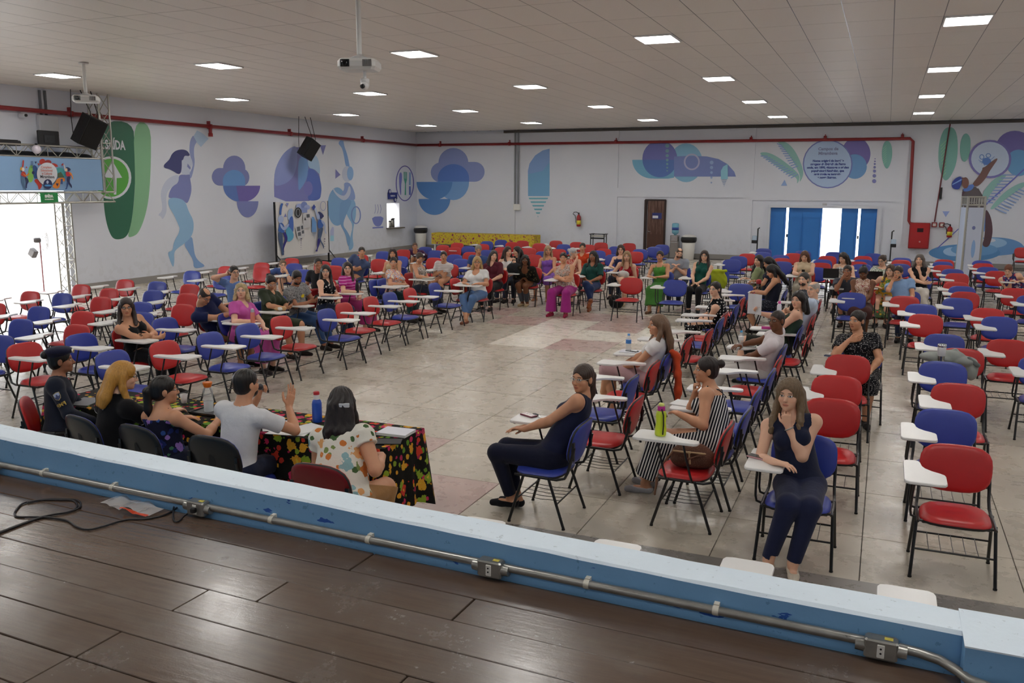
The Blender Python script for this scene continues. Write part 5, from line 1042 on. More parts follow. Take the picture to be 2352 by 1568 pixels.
paint('painted_bird', [('88bcdc', ovl(1870, 305, 112, 131)), ('78b4d4', [(1506, 285), (1788, 285), (1788, 405), (1750, 412), (1650, 412)]+ovl(1640, 285, 134, 126, 85, 180)), ('7478bc', ovl(1692, 278, 118, 125)), ('5c7cc0', [(1577, 285), (1788, 285), (1786, 330)]+ovl(1692, 278, 118, 125, 20, 170)), ('7c8cc8', sm([(1788, 398), (1788, 262), (1900, 258), (2010, 262), (2090, 280), (2150, 315), (2195, 365), (2206, 398)], 1)), ('b8b8d8', ring_poly(1908, 299, 54, 56, 11))]+[('7ca8b4', ovl(1742, 190+i*36-i*i*1.3, 14-i*1.5, 14-i*1.5, n=12)) for i in range(7)]+[('9cb4dc', ovl(2042-i*.5, 303+i*34, 13-i*1.8, 13-i*1.8, n=12)) for i in range(5)]+
      [('94cce0', [(2104, 415), (2104, 360), (2120, 330), (2151, 312), (2151, 415)])]+[('8098c0', [(2106+i*4, 418+i*10), (2146-i*4, 418+i*10), (2144-i*4, 422+i*10), (2108+i*4, 422+i*10)]) for i in range(5)], Z3, BW, WB, 'violet and blue painted shapes with rows of dots')
def stripes(c, P0, P1, Q0, Q1, n, w): return [(c, bar(P0[0]+(P1[0]-P0[0])*i/(n-1), P0[1]+(P1[1]-P0[1])*i/(n-1), Q0[0]+(Q1[0]-Q0[0])*i/(n-1), Q0[1]+(Q1[1]-Q0[1])*i/(n-1), w)) for i in range(n)]
TEAL, STR = '94c4c0', '8ca8d8'
paint('painted_leaves', [(TEAL, sm([(160, 300), (180, 285), (240, 290), (320, 330), (400, 390), (460, 440), (500, 490), (470, 560), (475, 500), (400, 470), (300, 400), (220, 340)])), (TEAL, sm([(298, 190), (360, 190), (430, 240), (480, 320), (520, 420), (525, 480), (490, 545), (500, 480), (450, 380), (390, 290), (340, 230)]))]+stripes(STR, (170, 318), (420, 500), (230, 320), (480, 470), 13, 9)+stripes(STR, (305, 215), (430, 420), (350, 232), (480, 400), 11, 8)+[('94b0e0', [(338, 564), (390, 564), (368, 515)])], Z4, BW, WB, 'two painted palm leaves')
paint('painted_story_circle', [('7c74b8', sm(ovl(960, 300, 120, 135))), ('74a4d8', ovl(950, 405, 100, 102)), ('7c84c8', ovl(725, 384, 206, 202)), ('b4ccec', ovl(725, 384, 196, 192))]+[('7c80bc', ovl(1118-i*1.2, 341+(0, 21, 43, 70, 102, 141, 185)[i], 5+i*2, 5+i*2, n=14)) for i in range(7)]+[('80b8b0', sm([(1217, 185), (1252, 215), (1263, 300), (1245, 390), (1212, 435), (1180, 370), (1172, 290), (1185, 215)]))]+stripes('98d0b8', (1182, 260), (1188, 385), (1212, 230), (1212, 360), 8, 4), Z4, BW, WB, 'pale blue painted circle with a printed story, violet rim')
def btext(name, body, px, py, hpx, col, par=WB, bold=.0, line=1.0, d=.012):
    c = BW(px, py, d); e = BW(px, py-hpx, d); me = text_mesh(name, body, (e[2]-c[2])*1.35, M(col, .5), bold=bold, line=line); o = obj(name, me, par); o.location = c; o.rotation_euler = (PI/2, 0, 0); return o
btext('painted_title', 'Campos de\nMirambava', 1902, 347, 7.2, '8890bc', bold=.006, line=1.05)
btext('painted_story', 'Nome original do local às\nmargens da Estrada de Ferro\nonde, em 1890, situou-se o núcleo\npopulacional fundador, que\nmais tarde se tornaria\na nossa Suzano.', 1901, 388.5, 4.9, '3c4c9c', bold=.006, line=1.16)
paint('painted_crab_catcher', [('80b8b0', sm([(240, 50), (330, 60), (362, 200), (352, 400), (300, 540), (235, 617), (190, 560), (156, 420), (160, 250), (190, 120)]))]+stripes('9cd4a8', (180, 250), (200, 560), (240, 190), (235, 520), 11, 7)+[('80b8b0', sm([(440, 107), (486, 150), (492, 250), (470, 370), (425, 422), (388, 370), (376, 270), (395, 160)])), ('7870b4', ovl(945, 272, 198, 182)), ('6ca4d4', ovl(985, 420, 132, 136)),
      (TEAL, sm([(600, 745), (690, 620), (790, 548), (880, 530), (780, 640), (690, 740), (640, 850)])), (TEAL, sm([(680, 900), (760, 800), (850, 712), (960, 642), (1060, 612), (1060, 655), (930, 735), (800, 830), (730, 895)]))]+stripes(STR, (820, 545), (640, 830), (950, 545), (720, 830), 10, 12)+stripes(STR, (980, 690), (740, 890), (1060, 720), (860, 940), 9, 12)+
      [('7c78bc', ovl(690, 381, 219, 197)), ('c4d4ec', ovl(690, 381, 195, 176)), ('5c84cc', ovl(655, 405, 46, 38)), ('6c90d0', ring_poly(605, 360, 26, 28, 9, 14)), ('6c90d0', ring_poly(672, 345, 28, 24, 9, 14))]+[('6c90d0', bar(640-70*math.cos(k*.5), 420+20*k-30, 640-25, 415, 5)) for k in range(4)]+[('6c90d0', bar(735-8*k, 355+8*k, 690, 395, 5)) for k in range(3)]+
      [('7c5c58', sm([(500, 645), (570, 560), (612, 490), (610, 470), (640, 462), (700, 410), (762, 368), (768, 388), (722, 452), (682, 512), (652, 572), (582, 652), (540, 664)])), ('5c4450', [(398, 760), (402, 720), (440, 712), (460, 760)]), ('60585c', sm([(405, 760), (440, 715), (530, 652), (582, 712), (625, 790), (655, 930), (430, 930)], 2)), ('5c80cc', sm([(412, 712), (415, 680), (500, 636), (532, 650), (505, 700), (450, 716)])), ('845c54', ovl(436, 626, 36, 58)), ('7c5450', [(400, 572), (448, 572), (448, 584), (400, 584)]), ('3448a0', sm([(396, 552), (330, 578), (292, 632), (300, 684), (368, 698), (388, 660), (402, 610)])), ('88b0e8', [(300, 640), (395, 585), (398, 600), (302, 650)])], ZR, BW, WB, 'painted fisherman in a blue cap holding up a crab')
paint('painted_pond', [('6c9cd4', sm([(440, 500), (640, 487), (780, 497), (900, 530), (960, 590), (960, 640), (800, 660), (600, 680), (430, 600)])), ('5c94cc', ovl(365, 642, 352, 84)), ('9cc4e8', ovl(620, 545, 160, 50)), ('d4dcec', ovl(590, 520, 80, 20)), ('a4c8ec', ovl(260, 630, 105, 45)), ('70a4d8', ovl(460, 610, 230, 62)), ('60585c', sm([(345, 20), (500, 10), (565, 120), (570, 215), (420, 215), (340, 80)], 1)), ('6494dc', sm([(432, 210), (572, 195), (576, 320), (560, 432), (470, 452), (442, 380)], 1)), ('5c4450', sm([(400, 500), (432, 380), (446, 400), (425, 500)], 1)), ('5c424c', sm([(568, 200), (620, 275), (642, 400), (632, 500), (600, 592), (532, 575), (562, 490), (568, 330)])), ('6c70c8', bar(95, 600, 760, -6, 9)), ('94a8e0', [(148, 235), (218, 235), (180, 292)])], ZT, BW, WB, 'painted blue pond below the fisherman')
o = paint('painted_pole', [('6c70c8', bar(610, 885, 1050, 478, 14))], ZR, BW, WB, d0=.03)

# ------------------------------------------------------------------ pipes, boxes and doors on the back and left walls
RED = M('8c2428', .35); GREYP = M('8a8c90', .4, .6); ALU = M('b8b6ae', .3, .9); WHT = M('e4e4e2', .4); DKM = M('17181b', .4); CHR = M('c8c8cc', .15, 1.0)
t = thing('fire_pipe', 'long red fire pipe running high along the left and back walls', 'pipe', (0, 0, 0))
zp = 4.50; lp = [atx(px, py, XL+.12) for px, py in ((0, 254), (483, 289), (957, 328))]
mb = MB(); pe = aty(2098, 318, YB-.12); c2 = aty(2087, 515, YB-.12); mb.tube([(XL+.12, 8.5, zp), (XL+.12, YB-.16, zp), (XL+.16, YB-.12, zp), (pe[0]-.1, YB-.12, pe[2]), (pe[0], YB-.12, pe[2]-.1), (c2[0], YB-.12, c2[2]+.12), (c2[0]+.05, YB-.12, c2[2]+.03), (c2[0]+.25, YB-.12, c2[2])], .055, 10); mb.build('pipe', [RED], t)
for px in (1010, 1170, 1415, 1725, 1895, 2072): p = aty(px, 323, YB-.12); MB().lathe([(.06, -.05), (.075, -.05), (.075, .05), (.06, .05)], (p[0], YB-.12, zp+(p[0]+16)*.0028), 12, 0, (1, 0, 0)).box((p[0], YB-.06, zp+.05), (.03, .12, .22)).build('pipe_clamp', [RED], t)
for px, py in ((164, 267), (483, 290), (668, 304), (835, 320)): p = atx(px, py, XL+.12); MB().lathe([(.06, -.05), (.075, -.05), (.075, .05), (.06, .05)], (XL+.12, p[1], zp), 12, 0, (0, 1, 0)).box((XL+.06, p[1], zp+.05), (.12, .03, .22)).build('pipe_clamp', [RED], t)
p = atx(483, 297, XL+.12); MB().tube([(XL+.12, p[1], zp), (XL+.12, p[1], zp-.22)], [.055, .05], 10).lathe([(.06, -.3), (.07, -.3), (.07, -.2), (.06, -.2)], (XL+.12, p[1], zp), 12).build('pipe_outlet', [RED], t)
t = thing('conduit', 'grey electrical conduit pair running down the back wall to a white box', 'conduit', aty(1186, 470, YB-.1))
zt = ZC-aty(1186, 470, YB-.1)[2]
for dx in (-.09, .06): MB().tube([(dx, .04, 0), (dx, .04, zt)], .035, 8).build('conduit_pipe', [GREYP], t)
MB().box((.02, .02, -.1), (.30, .13, .26), bev=.02).build('switch_box', [WHT], t)
t = thing('alarm_conduit', 'thin red conduit down to two red alarm points right of the hose cabinet', 'conduit', aty(2146, 516, YB-.06))
za = ZC-.1-aty(2146, 516, YB-.06)[2]; MB().tube([(.0, .02, .1), (.22, .02, za)], .022, 6).build('conduit_pipe', [M('6c2a30', .4)], t); MB().box((.12, 0, 1.1), (.07, .08, .4)).build('junction', [DKM], t)
for dx in (0, .24): f = MB().box((dx, 0, 0), (.17, .06, .17), bev=.01).build('alarm_point', [RED], t); MB().box((dx, -.035, 0), (.10, .012, .10)).build('alarm_face', [M('d8d0cc', .4)], f)
def extinguisher(px, py0, py1, px0, label):
    b = aty(px, py1, YB-.14); h = aty(px, py0, YB-.14)[2]-b[2]; t = thing('fire_extinguisher', label, 'extinguisher', b, 0, None)
    MB().lathe([(.06, 0), (.085, .01), (.088, .04), (.088, h*.62), (.07, h*.70), (.03, h*.75), (.03, h*.80)], n=16).build('cylinder', [M('a02428', .3)], t)
    MB().lathe([(.0885, h*.14), (.0895, h*.14), (.0895, h*.40), (.0885, h*.40)], n=16).build('yellow_label', [M('d8c838', .5)], t)
    MB().lathe([(.025, h*.79), (.03, h*.84), (.02, h*.88)], n=10).box((0, -.03, h*.90), (.03, .16, .02)).box((0, -.02, h*.84), (.03, .12, .015)).build('valve', [DKM], t)
    MB().tube([(0, 0, h*.86), (-.10, -.02, h*.95), (-.20, -.03, h*.93), (-.24, -.03, h*.82), (-.14, -.05, h*.72), (-.10, -.06, h*.5), (-.10, -.06, h*.25)], .014, 7).build('hose', [DKM], t)
    MB().box((0, .10, h*.6), (.05, .06, .12)).build('bracket', [GREYP], t)
extinguisher(1329, 485, 520, 0, 'red fire extinguisher on the back wall left of the brown door')
extinguisher(2180, 512, 545, 0, 'red fire extinguisher on the back wall right of the hose cabinet')
a, b = aty(2090, 511, YB-.1), aty(2132, 571, YB-.1); t = thing('hose_cabinet', 'red fire hose cabinet with a small dark window on the back wall', 'cabinet', ((a[0]+b[0])/2, YB-.11, b[2]))
w, h = b[0]-a[0], a[2]-b[2]; MB().box((0, 0, h/2), (w, .2, h), bev=.015).build('cabinet_body', [M('a41e24', .35)], t); d = MB().box((0, -.11, h/2), (w-.06, .02, h-.06), bev=.006).build('cabinet_door', [M('ac2026', .35)], t); MB().box((.02, -.123, h*.72), (w*.30, .01, h*.15)).build('cabinet_window', [M('30181a', .2)], d)
MB().lathe([(.03, 0), (.03, .012), (.01, .014)], (.03, -.12, h*.27), 12, 0, (0, -1, 0)).build('emblem', [M('c89090', .4)], d)
# brown door
a, b = aty(1483, 459, YB), aty(1530, 460, YB); t = thing('wooden_door', 'dark brown wooden door with a small sign in the back wall', 'door', ((a[0]+b[0])/2, YB-.02, 0)); t['kind'] = 'structure'; t.name = 'door_1'
for k in ('label', 'category'): del t[k]
def m_wood():
    n = NT('door_wood'); g = n.coord('Object'); mp = n.n('Mapping'); n.link(g, mp.inputs[0]); mp.inputs[3].default_value = (9, 9, .7); v = n.noise(mp.outputs[0], 2.2, 6, .65).outputs[0]; sp = n.n('SeparateXYZ'); n.link(g, sp.inputs[0])
    wear = n.math('MULTIPLY', n.ramp(v, [(.45, (0, 0, 0, 1)), (.7, (1, 1, 1, 1))]), n.math('MULTIPLY', n.math('GREATER_THAN', sp.outputs[2], .9), .6)); n.base(n.mix(wear, n.mix(v, lin('40261c'), lin('5c382a')), lin('967a6a'))); n.set(Roughness=.4); return n.m
w, h = b[0]-a[0], a[2]; MB().box((.05, -.015, h/2), (w-.12, .05, h-.02), bev=.004).build('door_leaf', [m_wood()], t); MB().box((-w/2+.03, -.03, h/2), (.1, .1, h)).box((w/2-.01, -.03, h/2), (.06, .08, h)).box((0, -.03, h), (w, .08, .06)).build('door_frame', [M('2c1a16', .5)], t)
MB().lathe([(.03, 0), (.03, .02), (.012, .03)], (-w/2+.16, -.04, 1.0), 10, 0, (0, -1, 0)).tube([(-w/2+.16, -.09, 1.0), (-w/2+.26, -.09, 1.0)], .012, 6).build('door_handle', [CHR], t)
sg = MB().box((.08, -.045, h-.62), (.38, .012, .24)).build('door_sign', [M('2c3478', .4)], t); MB().box((.02, -.053, h-.66), (.22, .006, .10)).build('sign_label', [M('d8dae4', .5)], sg)
# blue sheet-metal gate, one leaf ajar
def m_gate(c):
    n = NT('gate_paint'); g = n.coord('Object'); n.base(n.mix(n.noise(g, 1.3, 3).outputs[0], lin(c), lin(tuple(min(255, k+12) for k in c)))); n.set(Roughness=.4); return n.m
GB = m_gate((44, 118, 200)); gx = lambda px: aty(px, 530, YB)[0]
t = thing('door_2', None, None, (0, YB+.02, 0)); t['kind'] = 'structure'
for k, (x0, x1) in enumerate(((1766, 1803), (1809, 1844), (1844, 1886), (1930, 1968), (1974, 2014))):
    X0, X1 = gx(x0), gx(x1); lf = MB().box(((X0+X1)/2, .1, gz/2), (X1-X0, .05, gz-.02), bev=.004).box(((X0+X1)/2, .065, gz-.2), (X1-X0, .03, .34)).build('gate_leaf', [GB], t)
    MB().tube([(X1-.05, .06, .2), (X1-.05, .06, gz-.2)], .02, 6).build('gate_bar', [GB], lf)
MB().box((gx(1768)-.05, 0, gz/2), (.1, .3, gz)).box((gx(2014)+.05, 0, gz/2), (.1, .3, gz)).box(((gx(1768)+gx(2014))/2, 0, gz+.04), (gx(2014)-gx(1768)+.2, .3, .1)).build('gate_frame', [M('d4d8e2', .5)], t)
MB().tube([(gx(1807), .13, 0.9), (gx(1807), .13, 1.02)], .03, 8).tube([(gx(1971), .13, 0.9), (gx(1971), .13, 1.02)], .03, 8).build('gate_latch', [DKM], t)
p = aty(1894, 470, YB-.03); MB().box(p, (.16, .05, .12), bev=.02).build('sensor', [M('c0c0c4', .4)], WB)
# water cooler, bins, stands, covered table
t = thing('water_cooler', 'steel water cooler with a blue bottle beside the brown door', 'water cooler', (aty(1549, 590, YB-.4)[0], YB-.4, 0))
MB().box((0, 0, .45), (.34, .32, .9), bev=.03).build('cooler_body', [M('a8a6a4', .25, .8)], t); MB().box((0, -.17, .78), (.26, .02, .2), bev=.01).box((0, -.2, .62), (.24, .08, .02)).build('tap_panel', [M('d0d0d4', .2, .7)], t)
for s in (-.07, .07): MB().tube([(s, -.18, .80), (s, -.23, .80), (s, -.23, .76)], .013, 6).build('tap', [CHR], t)
bt = MB().lathe([(.03, .9), (.06, .93), (.13, .98), (.135, 1.05), (.128, 1.12), (.135, 1.2), (.135, 1.32), (.12, 1.36), (.02, 1.37)], n=18).build('bottle', [glass('7cc4dc', .1, .75, 'blue_bottle')], t); MB().lathe([(.1365, 1.10), (.1375, 1.10), (.1375, 1.2), (.1365, 1.2)], n=18).build('bottle_label', [M('3050a0', .5)], bt)
def bin_(px, off, hh, label):
    t = thing('trash_bin', label, 'bin', (aty(px, 580, YB-off)[0], YB-off, 0)); MB().lathe([(.20, 0), (.21, .02), (.26, hh*.8), (.25, hh*.8), (.2, .03)], n=22).build('bin_body', [M('d4d2cc', .4)], t)
    MB().lathe([(.262, hh*.70), (.30, hh*.76), (.31, hh*.86), (.29, hh*.93), (.27, hh*.9), (.25, hh*.82)], n=22).build('bin_bag', [M('141416', .35)], t); MB().lathe([(.28, hh*.92), (.27, hh*.97), (.15, hh*1.02), (.02, hh*1.03)], n=22).build('bin_lid', [M('d8d6d2', .35)], t)
bin_(967, .55, 1.02, 'white trash bin with a black bag in the back left corner'); bin_(1581, .6, .92, 'white trash bin with a black bag right of the water cooler')
def pole(px, lab):
    p = aty(px, 585, YB-.5); t = thing('sanitizer_stand', lab, 'stand', (p[0], YB-.5, 0)); MB().tube([(0, 0, .02), (0, 0, 1.22), (.06, -.03, 1.26)], .022, 8).build('stand_pole', [DKM], t); MB().box((0, 0, .015), (.34, .3, .03), bev=.01).build('stand_base', [DKM], t)
    bx_ = MB().box((.07 if px > 1900 else -.1, -.06, .84), (.17, .12, .24), bev=.015).build('dispenser', [M('b4c8dc', .3)], t); MB().box((.07 if px > 1900 else -.1, -.065, .74), (.19, .14, .12), bev=.01).build('drip_tray', [DKM], bx_)
pole(1738, 'black hand sanitizer stand left of the blue gate'); pole(2045, 'black hand sanitizer stand right of the blue gate')
YFL = pattern('flower', 'ccb43c', '8a3a5c', 'c8b03c', 'c09a38', '9c4a60', 'd0bc48', '8c5a78', sc=.9)
a, b = aty(1000, 540, YB-.75), aty(1234, 545, YB-.75); t = thing('covered_table', 'long table under a yellow floral cloth against the back wall', 'table', ((a[0]+b[0])/2, YB-.75, 0)); w = b[0]-a[0]
MB().box((0, .0, .76), (w, .7, .02), bev=.008).box((0, -.35, .53), (w, .012, .46)).box((-w/2, 0, .53), (.012, .7, .46)).box((w/2, 0, .53), (.012, .7, .46)).build('tablecloth', [YFL], t)
for sx in (-1, 1):
    for sy in (-1, 1): MB().box((sx*(w/2-.12), sy*.27, .375), (.05, .05, .75)).build('leg', [WHT], t)
t = thing('serving_cart', 'narrow black frame stand with a pale tray near the back wall', 'stand', (aty(1374, 580, YB-.7)[0], YB-.7, 0))
for sx in (-1, 1):
    for sy in (-1, 1): MB().box((sx*.28, sy*.16, .44), (.03, .03, .88)).build('leg', [DKM], t)
MB().box((0, 0, .88), (.62, .06, .03)).box((-.28, 0, .88), (.1, .4, .03)).box((.28, 0, .88), (.1, .4, .03)).box((0, -.16, .72), (.56, .03, .06)).build('stand_frame', [DKM], t); MB().box((0, .02, .80), (.54, .3, .06), bev=.01).build('tray', [M('b8b6ae', .4)], t)
# hatch with flasks, sign over it
t = thing('hatch_shelf', 'dark shelf of the serving hatch in the left wall', 'shelf', (XL+.05, yk, kz0)); MB().box((.0, 0, -.02), (.36, ky1-ky0+.15, .04), bev=.005).build('board', [M('5a5048', .5)], t)
for k, px in enumerate((897, 904, 908)):
    p = atx(px, 518, XL-.02+.04*k); t = thing('thermos', ('shorter steel thermos on the left of the hatch shelf', 'middle steel thermos on the hatch shelf', 'right steel thermos on the hatch shelf')[k], 'thermos', (XL-.05, p[1], kz0), 0, 'thermos flasks in the hatch'); hh = (.30, .38, .40)[k]
    MB().lathe([(.06, 0), (.065, .01), (.065, hh*.72), (.05, hh*.78)], n=14).build('flask', [M('9a9894', .25, .8)], t); MB().lathe([(.052, hh*.78), (.06, hh*.82), (.055, hh*.95), (.01, hh)], n=14).box((.02, .05, hh*.9), (.03, .1, .03)).build('pump_lid', [DKM], t)
a, b = LW(*ZK((290, 805)), .05), LW(*ZK((480, 662)), .05); t = thing('hatch_sign', 'navy blue sign with round tabs above the serving hatch', 'sign', ((a+b)/2)); dy, dz = b[1]-a[1], b[2]-a[2]
MB().box((0, 0, 0), (.02, dy, dz)).lathe([(.0, -.01), (dy*.14, -.01), (dy*.14, .01), (0, .01)], (0, -dy*.30, dz*.62), 18, 0, (1, 0, 0)).lathe([(.0, -.01), (dy*.14, -.01), (dy*.14, .01), (0, .01)], (0, dy*.28, -dz*.62), 18, 0, (1, 0, 0)).build('plate', [M('28307c', .4)], t)
me = text_mesh('lettering', 'Refeitório', dz*.34, M('d8dae4', .5), bold=.004); o = obj('lettering', me, t); o.location = (.013, 0, 0); o.rotation_euler = (PI/2, 0, PI/2)
MB().lathe([(0, .011), (dy*.09, .011), (dy*.09, .014), (0, .014)], (0, -dy*.30, dz*.62), 16, 0, (1, 0, 0)).lathe([(0, .011), (dy*.09, .011), (dy*.09, .014), (0, .014)], (0, dy*.28, -dz*.62), 16, 0, (1, 0, 0)).build('icon', [M('c8cce0', .5)], t)
# standing display board with printed figures
yb0, yb1 = atx(633, 500, XL+.62)[1], atx(754, 500, XL+.62)[1]; PBd = lambda x, y, d: atx(x, y, XL+.62+d)
zt_, zb_ = atx(634, 464, XL+.62)[2], atx(637, 594, XL+.62)[2]
t = thing('display_board', 'white display board with printed blue figures standing before the left wall', 'display board', (XL+.6, (yb0+yb1)/2, 0)); oo = np.array(t.location)
def loc_proj(f): return lambda x, y, d: f(x, y, d)-oo
MB().box((0, 0, (zt_+zb_)/2), (.03, yb1-yb0, zt_-zb_)).build('panel', [M('d4d2d2', .5)], t)
for s in (yb0, yb1): MB().box((-.01, s-oo[1], zt_/2), (.05, .05, zt_)).tube([(-.02, s-oo[1], .03), (-.35 if s < 99 else 0, s-oo[1], .03)], .025, 6).tube([(.45, s-oo[1], .03), (-.3, s-oo[1], .03)], .028, 6).tube([(.38, s-oo[1], .04), (0, s-oo[1], .45)], .018, 6).build('foot', [DKM], t)
B1, B2, B3, B4, SKB = '3c64b0', '44587c', '302c80', '7ca8dc', 'a8b8dc'
paint('printed_figures', [('a0b8dc', sm([(228, 230), (240, 180), (295, 148), (298, 260), (230, 330)])), ('4468b8', sm([(240, 330), (260, 270), (300, 250), (308, 480), (260, 450), (235, 400)])), ('58a4c8', sm([(200, 430), (240, 380), (310, 480), (300, 560), (230, 600), (215, 520)])), (B1, sm([(118, 240), (128, 160), (140, 90), (175, 95), (160, 130), (150, 190), (148, 250)])), (SKB, ovl(140, 300, 36, 50)), (B1, sm([(120, 345), (165, 345), (190, 400), (190, 460), (165, 480), (102, 460), (115, 400)])), (SKB, sm([(128, 355), (145, 360), (185, 415), (240, 350), (250, 375), (190, 455), (140, 410)])), (B2, sm([(100, 455), (165, 470), (168, 600), (165, 680), (190, 760), (150, 765), (150, 700), (118, 600)])), (B3, sm([(165, 465), (200, 460), (235, 550), (200, 620), (175, 690), (190, 735), (165, 700), (170, 620), (200, 560)])), ('8088c4', [(205, 90), (243, 92), (224, 140)]), ('8088c4', [(180, 270), (217, 268), (200, 222)]),
     ('9ca8d4', ovl(378, 140, 42, 42)), ('7484bc', ovl(440, 118, 42, 46)), ('9ca8d4', ovl(478, 145, 38, 32)), ('8494c8', [(400, 150), (480, 150), (480, 215), (412, 215)]), ('24262c', ovl(362, 213, 43, 68)), ('8c9098', ring_poly(362, 213, 30, 52, 10)), ('c4c4c8', [(425, 225), (515, 228), (520, 405), (432, 410)]), ('50545c', [(470, 235), (510, 232), (512, 275), (472, 280)]), ('34383e', [(440, 310), (468, 312), (452, 268)]), ('c8c8cc', [(325, 400), (425, 350), (455, 515), (360, 560)]), ('5c6068', [(345, 400), (385, 390), (392, 445), (350, 455)]), ('5c6068', [(358, 470), (396, 460), (402, 510), (362, 515)]), ('5c6068', [(398, 385), (425, 378), (430, 425), (404, 430)]), ('5c6068', [(410, 445), (436, 440), (440, 480), (412, 485)]),
     ('6c9cd4', sm([(540, 265), (565, 270), (598, 340), (598, 465), (540, 465)], 1))]+[('7ca0c8', [(545+i*5, 475+i*16), (595-i*5, 475+i*16), (594-i*5, 480+i*16), (546+i*5, 480+i*16)]) for i in range(5)]+[('3c4c98', [(538, 148), (566, 105), (590, 140), (560, 185)]), (SKB, sm([(575, 150), (592, 150), (608, 220), (620, 300), (608, 300), (592, 230)])), (SKB, ovl(630, 262, 20, 42)), ('30386c', sm([(610, 205), (640, 197), (680, 230), (698, 262), (680, 275), (660, 298), (642, 290), (640, 240)])), (B1, sm([(620, 302), (655, 300), (690, 340), (688, 400), (640, 425), (612, 395)])), (SKB, sm([(655, 305), (690, 320), (718, 370), (712, 440), (728, 480), (716, 490), (702, 440), (700, 380), (670, 350)])), (B2, sm([(640, 410), (690, 400), (670, 500), (650, 560), (700, 640), (690, 690), (680, 640), (630, 560), (612, 500)])), (B3, sm([(612, 540), (650, 550), (640, 620), (612, 690), (615, 715), (578, 712), (608, 680)])), ('7c8cc4', ring_poly(685, 128, 38, 62, 6))]+[('34306c', ovl(401-.4*i, 550+i*27, 7-i*.8, 9-i, n=10)) for i in range(6)]+[('483468', ovl(705, 552+i*32, 7-i, 9-i, n=10)) for i in range(5)], ZP, loc_proj(PBd), t, 'blue printed dancers and newspaper pages', d0=.018)

# ------------------------------------------------------------------ lighting truss, banner and gear at the side entrance
def truss(name, p0, p1, w, label, up=(0, 0, 1), step=None, cat='truss', r=.024):
    p0, p1 = Vector(p0), Vector(p1); d = p1-p0; L = d.length; u = d.normalized(); a = Vector(up); a = (a-u*a.dot(u)).normalized(); b = u.cross(a); t = thing(name, label, cat, p0) if label else None
    C = [a*sx*w/2+b*sy*w/2 for sx, sy in ((1, 1), (1, -1), (-1, -1), (-1, 1))]
    for c in C: MB().tube([c, c+d], r, 8).build('chord', [ALU], t)
    step = step or w; n = max(2, int(L/step)); mb = MB()
    for k in range(n):
        q0, q1 = u*(L*k/n), u*(L*(k+1)/n)
        for i in range(4):
            c, e = C[i], C[(i+1) % 4]
            mb.tube([q0+(c if k % 2 else e), q1+(e if k % 2 else c)], r*.45, 5)
            if k % 3 == 0: mb.tube([q0+c, q0+e], r*.45, 5)
    mb.build('bracing', [ALU], t)
    return t
tx = XL+.38
truss('truss', (tx, 10.5, 3.53), (tx, 17.2, 3.53), .27, 'upper aluminium beam of the truss frame over the side entrance')
truss('truss', (tx, 10.5, 2.43), (tx, 17.45, 2.43), .25, 'lower aluminium beam of the truss frame, carrying the exit sign')
truss('truss', (tx, 17.26, 2.56), (tx, 17.26, ZC-.02), .34, 'tall upright truss post standing on the lower beam up to the ceiling', up=(1, 0, 0), step=.36)
truss('truss', (tx-.05, 15.97, 0), (tx-.05, 15.97, 2.30), .26, 'lower truss leg at the edge of the bright side entrance', up=(1, 0, 0), step=.28)
MB().box((0, 0, 0), (.4, .42, .05)).build('base_plate', [GREYP], bpy.data.objects['truss.003'])
t = thing('banner', 'light blue banner with coloured figures round a white oval over the side entrance', 'banner', (XL+.54, 14.0, 3.0)); oo = np.array(t.location)
PB = lambda x, y, d: atx(x, y, XL+.545+d)-oo
q = [atx(*ZB(p), XL+.54)-oo for p in ((2015, 405), (2060, 1020))]
MB().box((0, (10.6+q[0][1]+14)/2-14+.0, (q[0][2]+q[1][2])/2), (.008, 14+q[0][1]-10.6, q[0][2]-q[1][2])).build('banner_sheet', [M('88acd4', .5)], t)
R1, OR, NV, GN, TL = 'b43830', 'd8822c', '242c58', '80b858', '48a0a4'
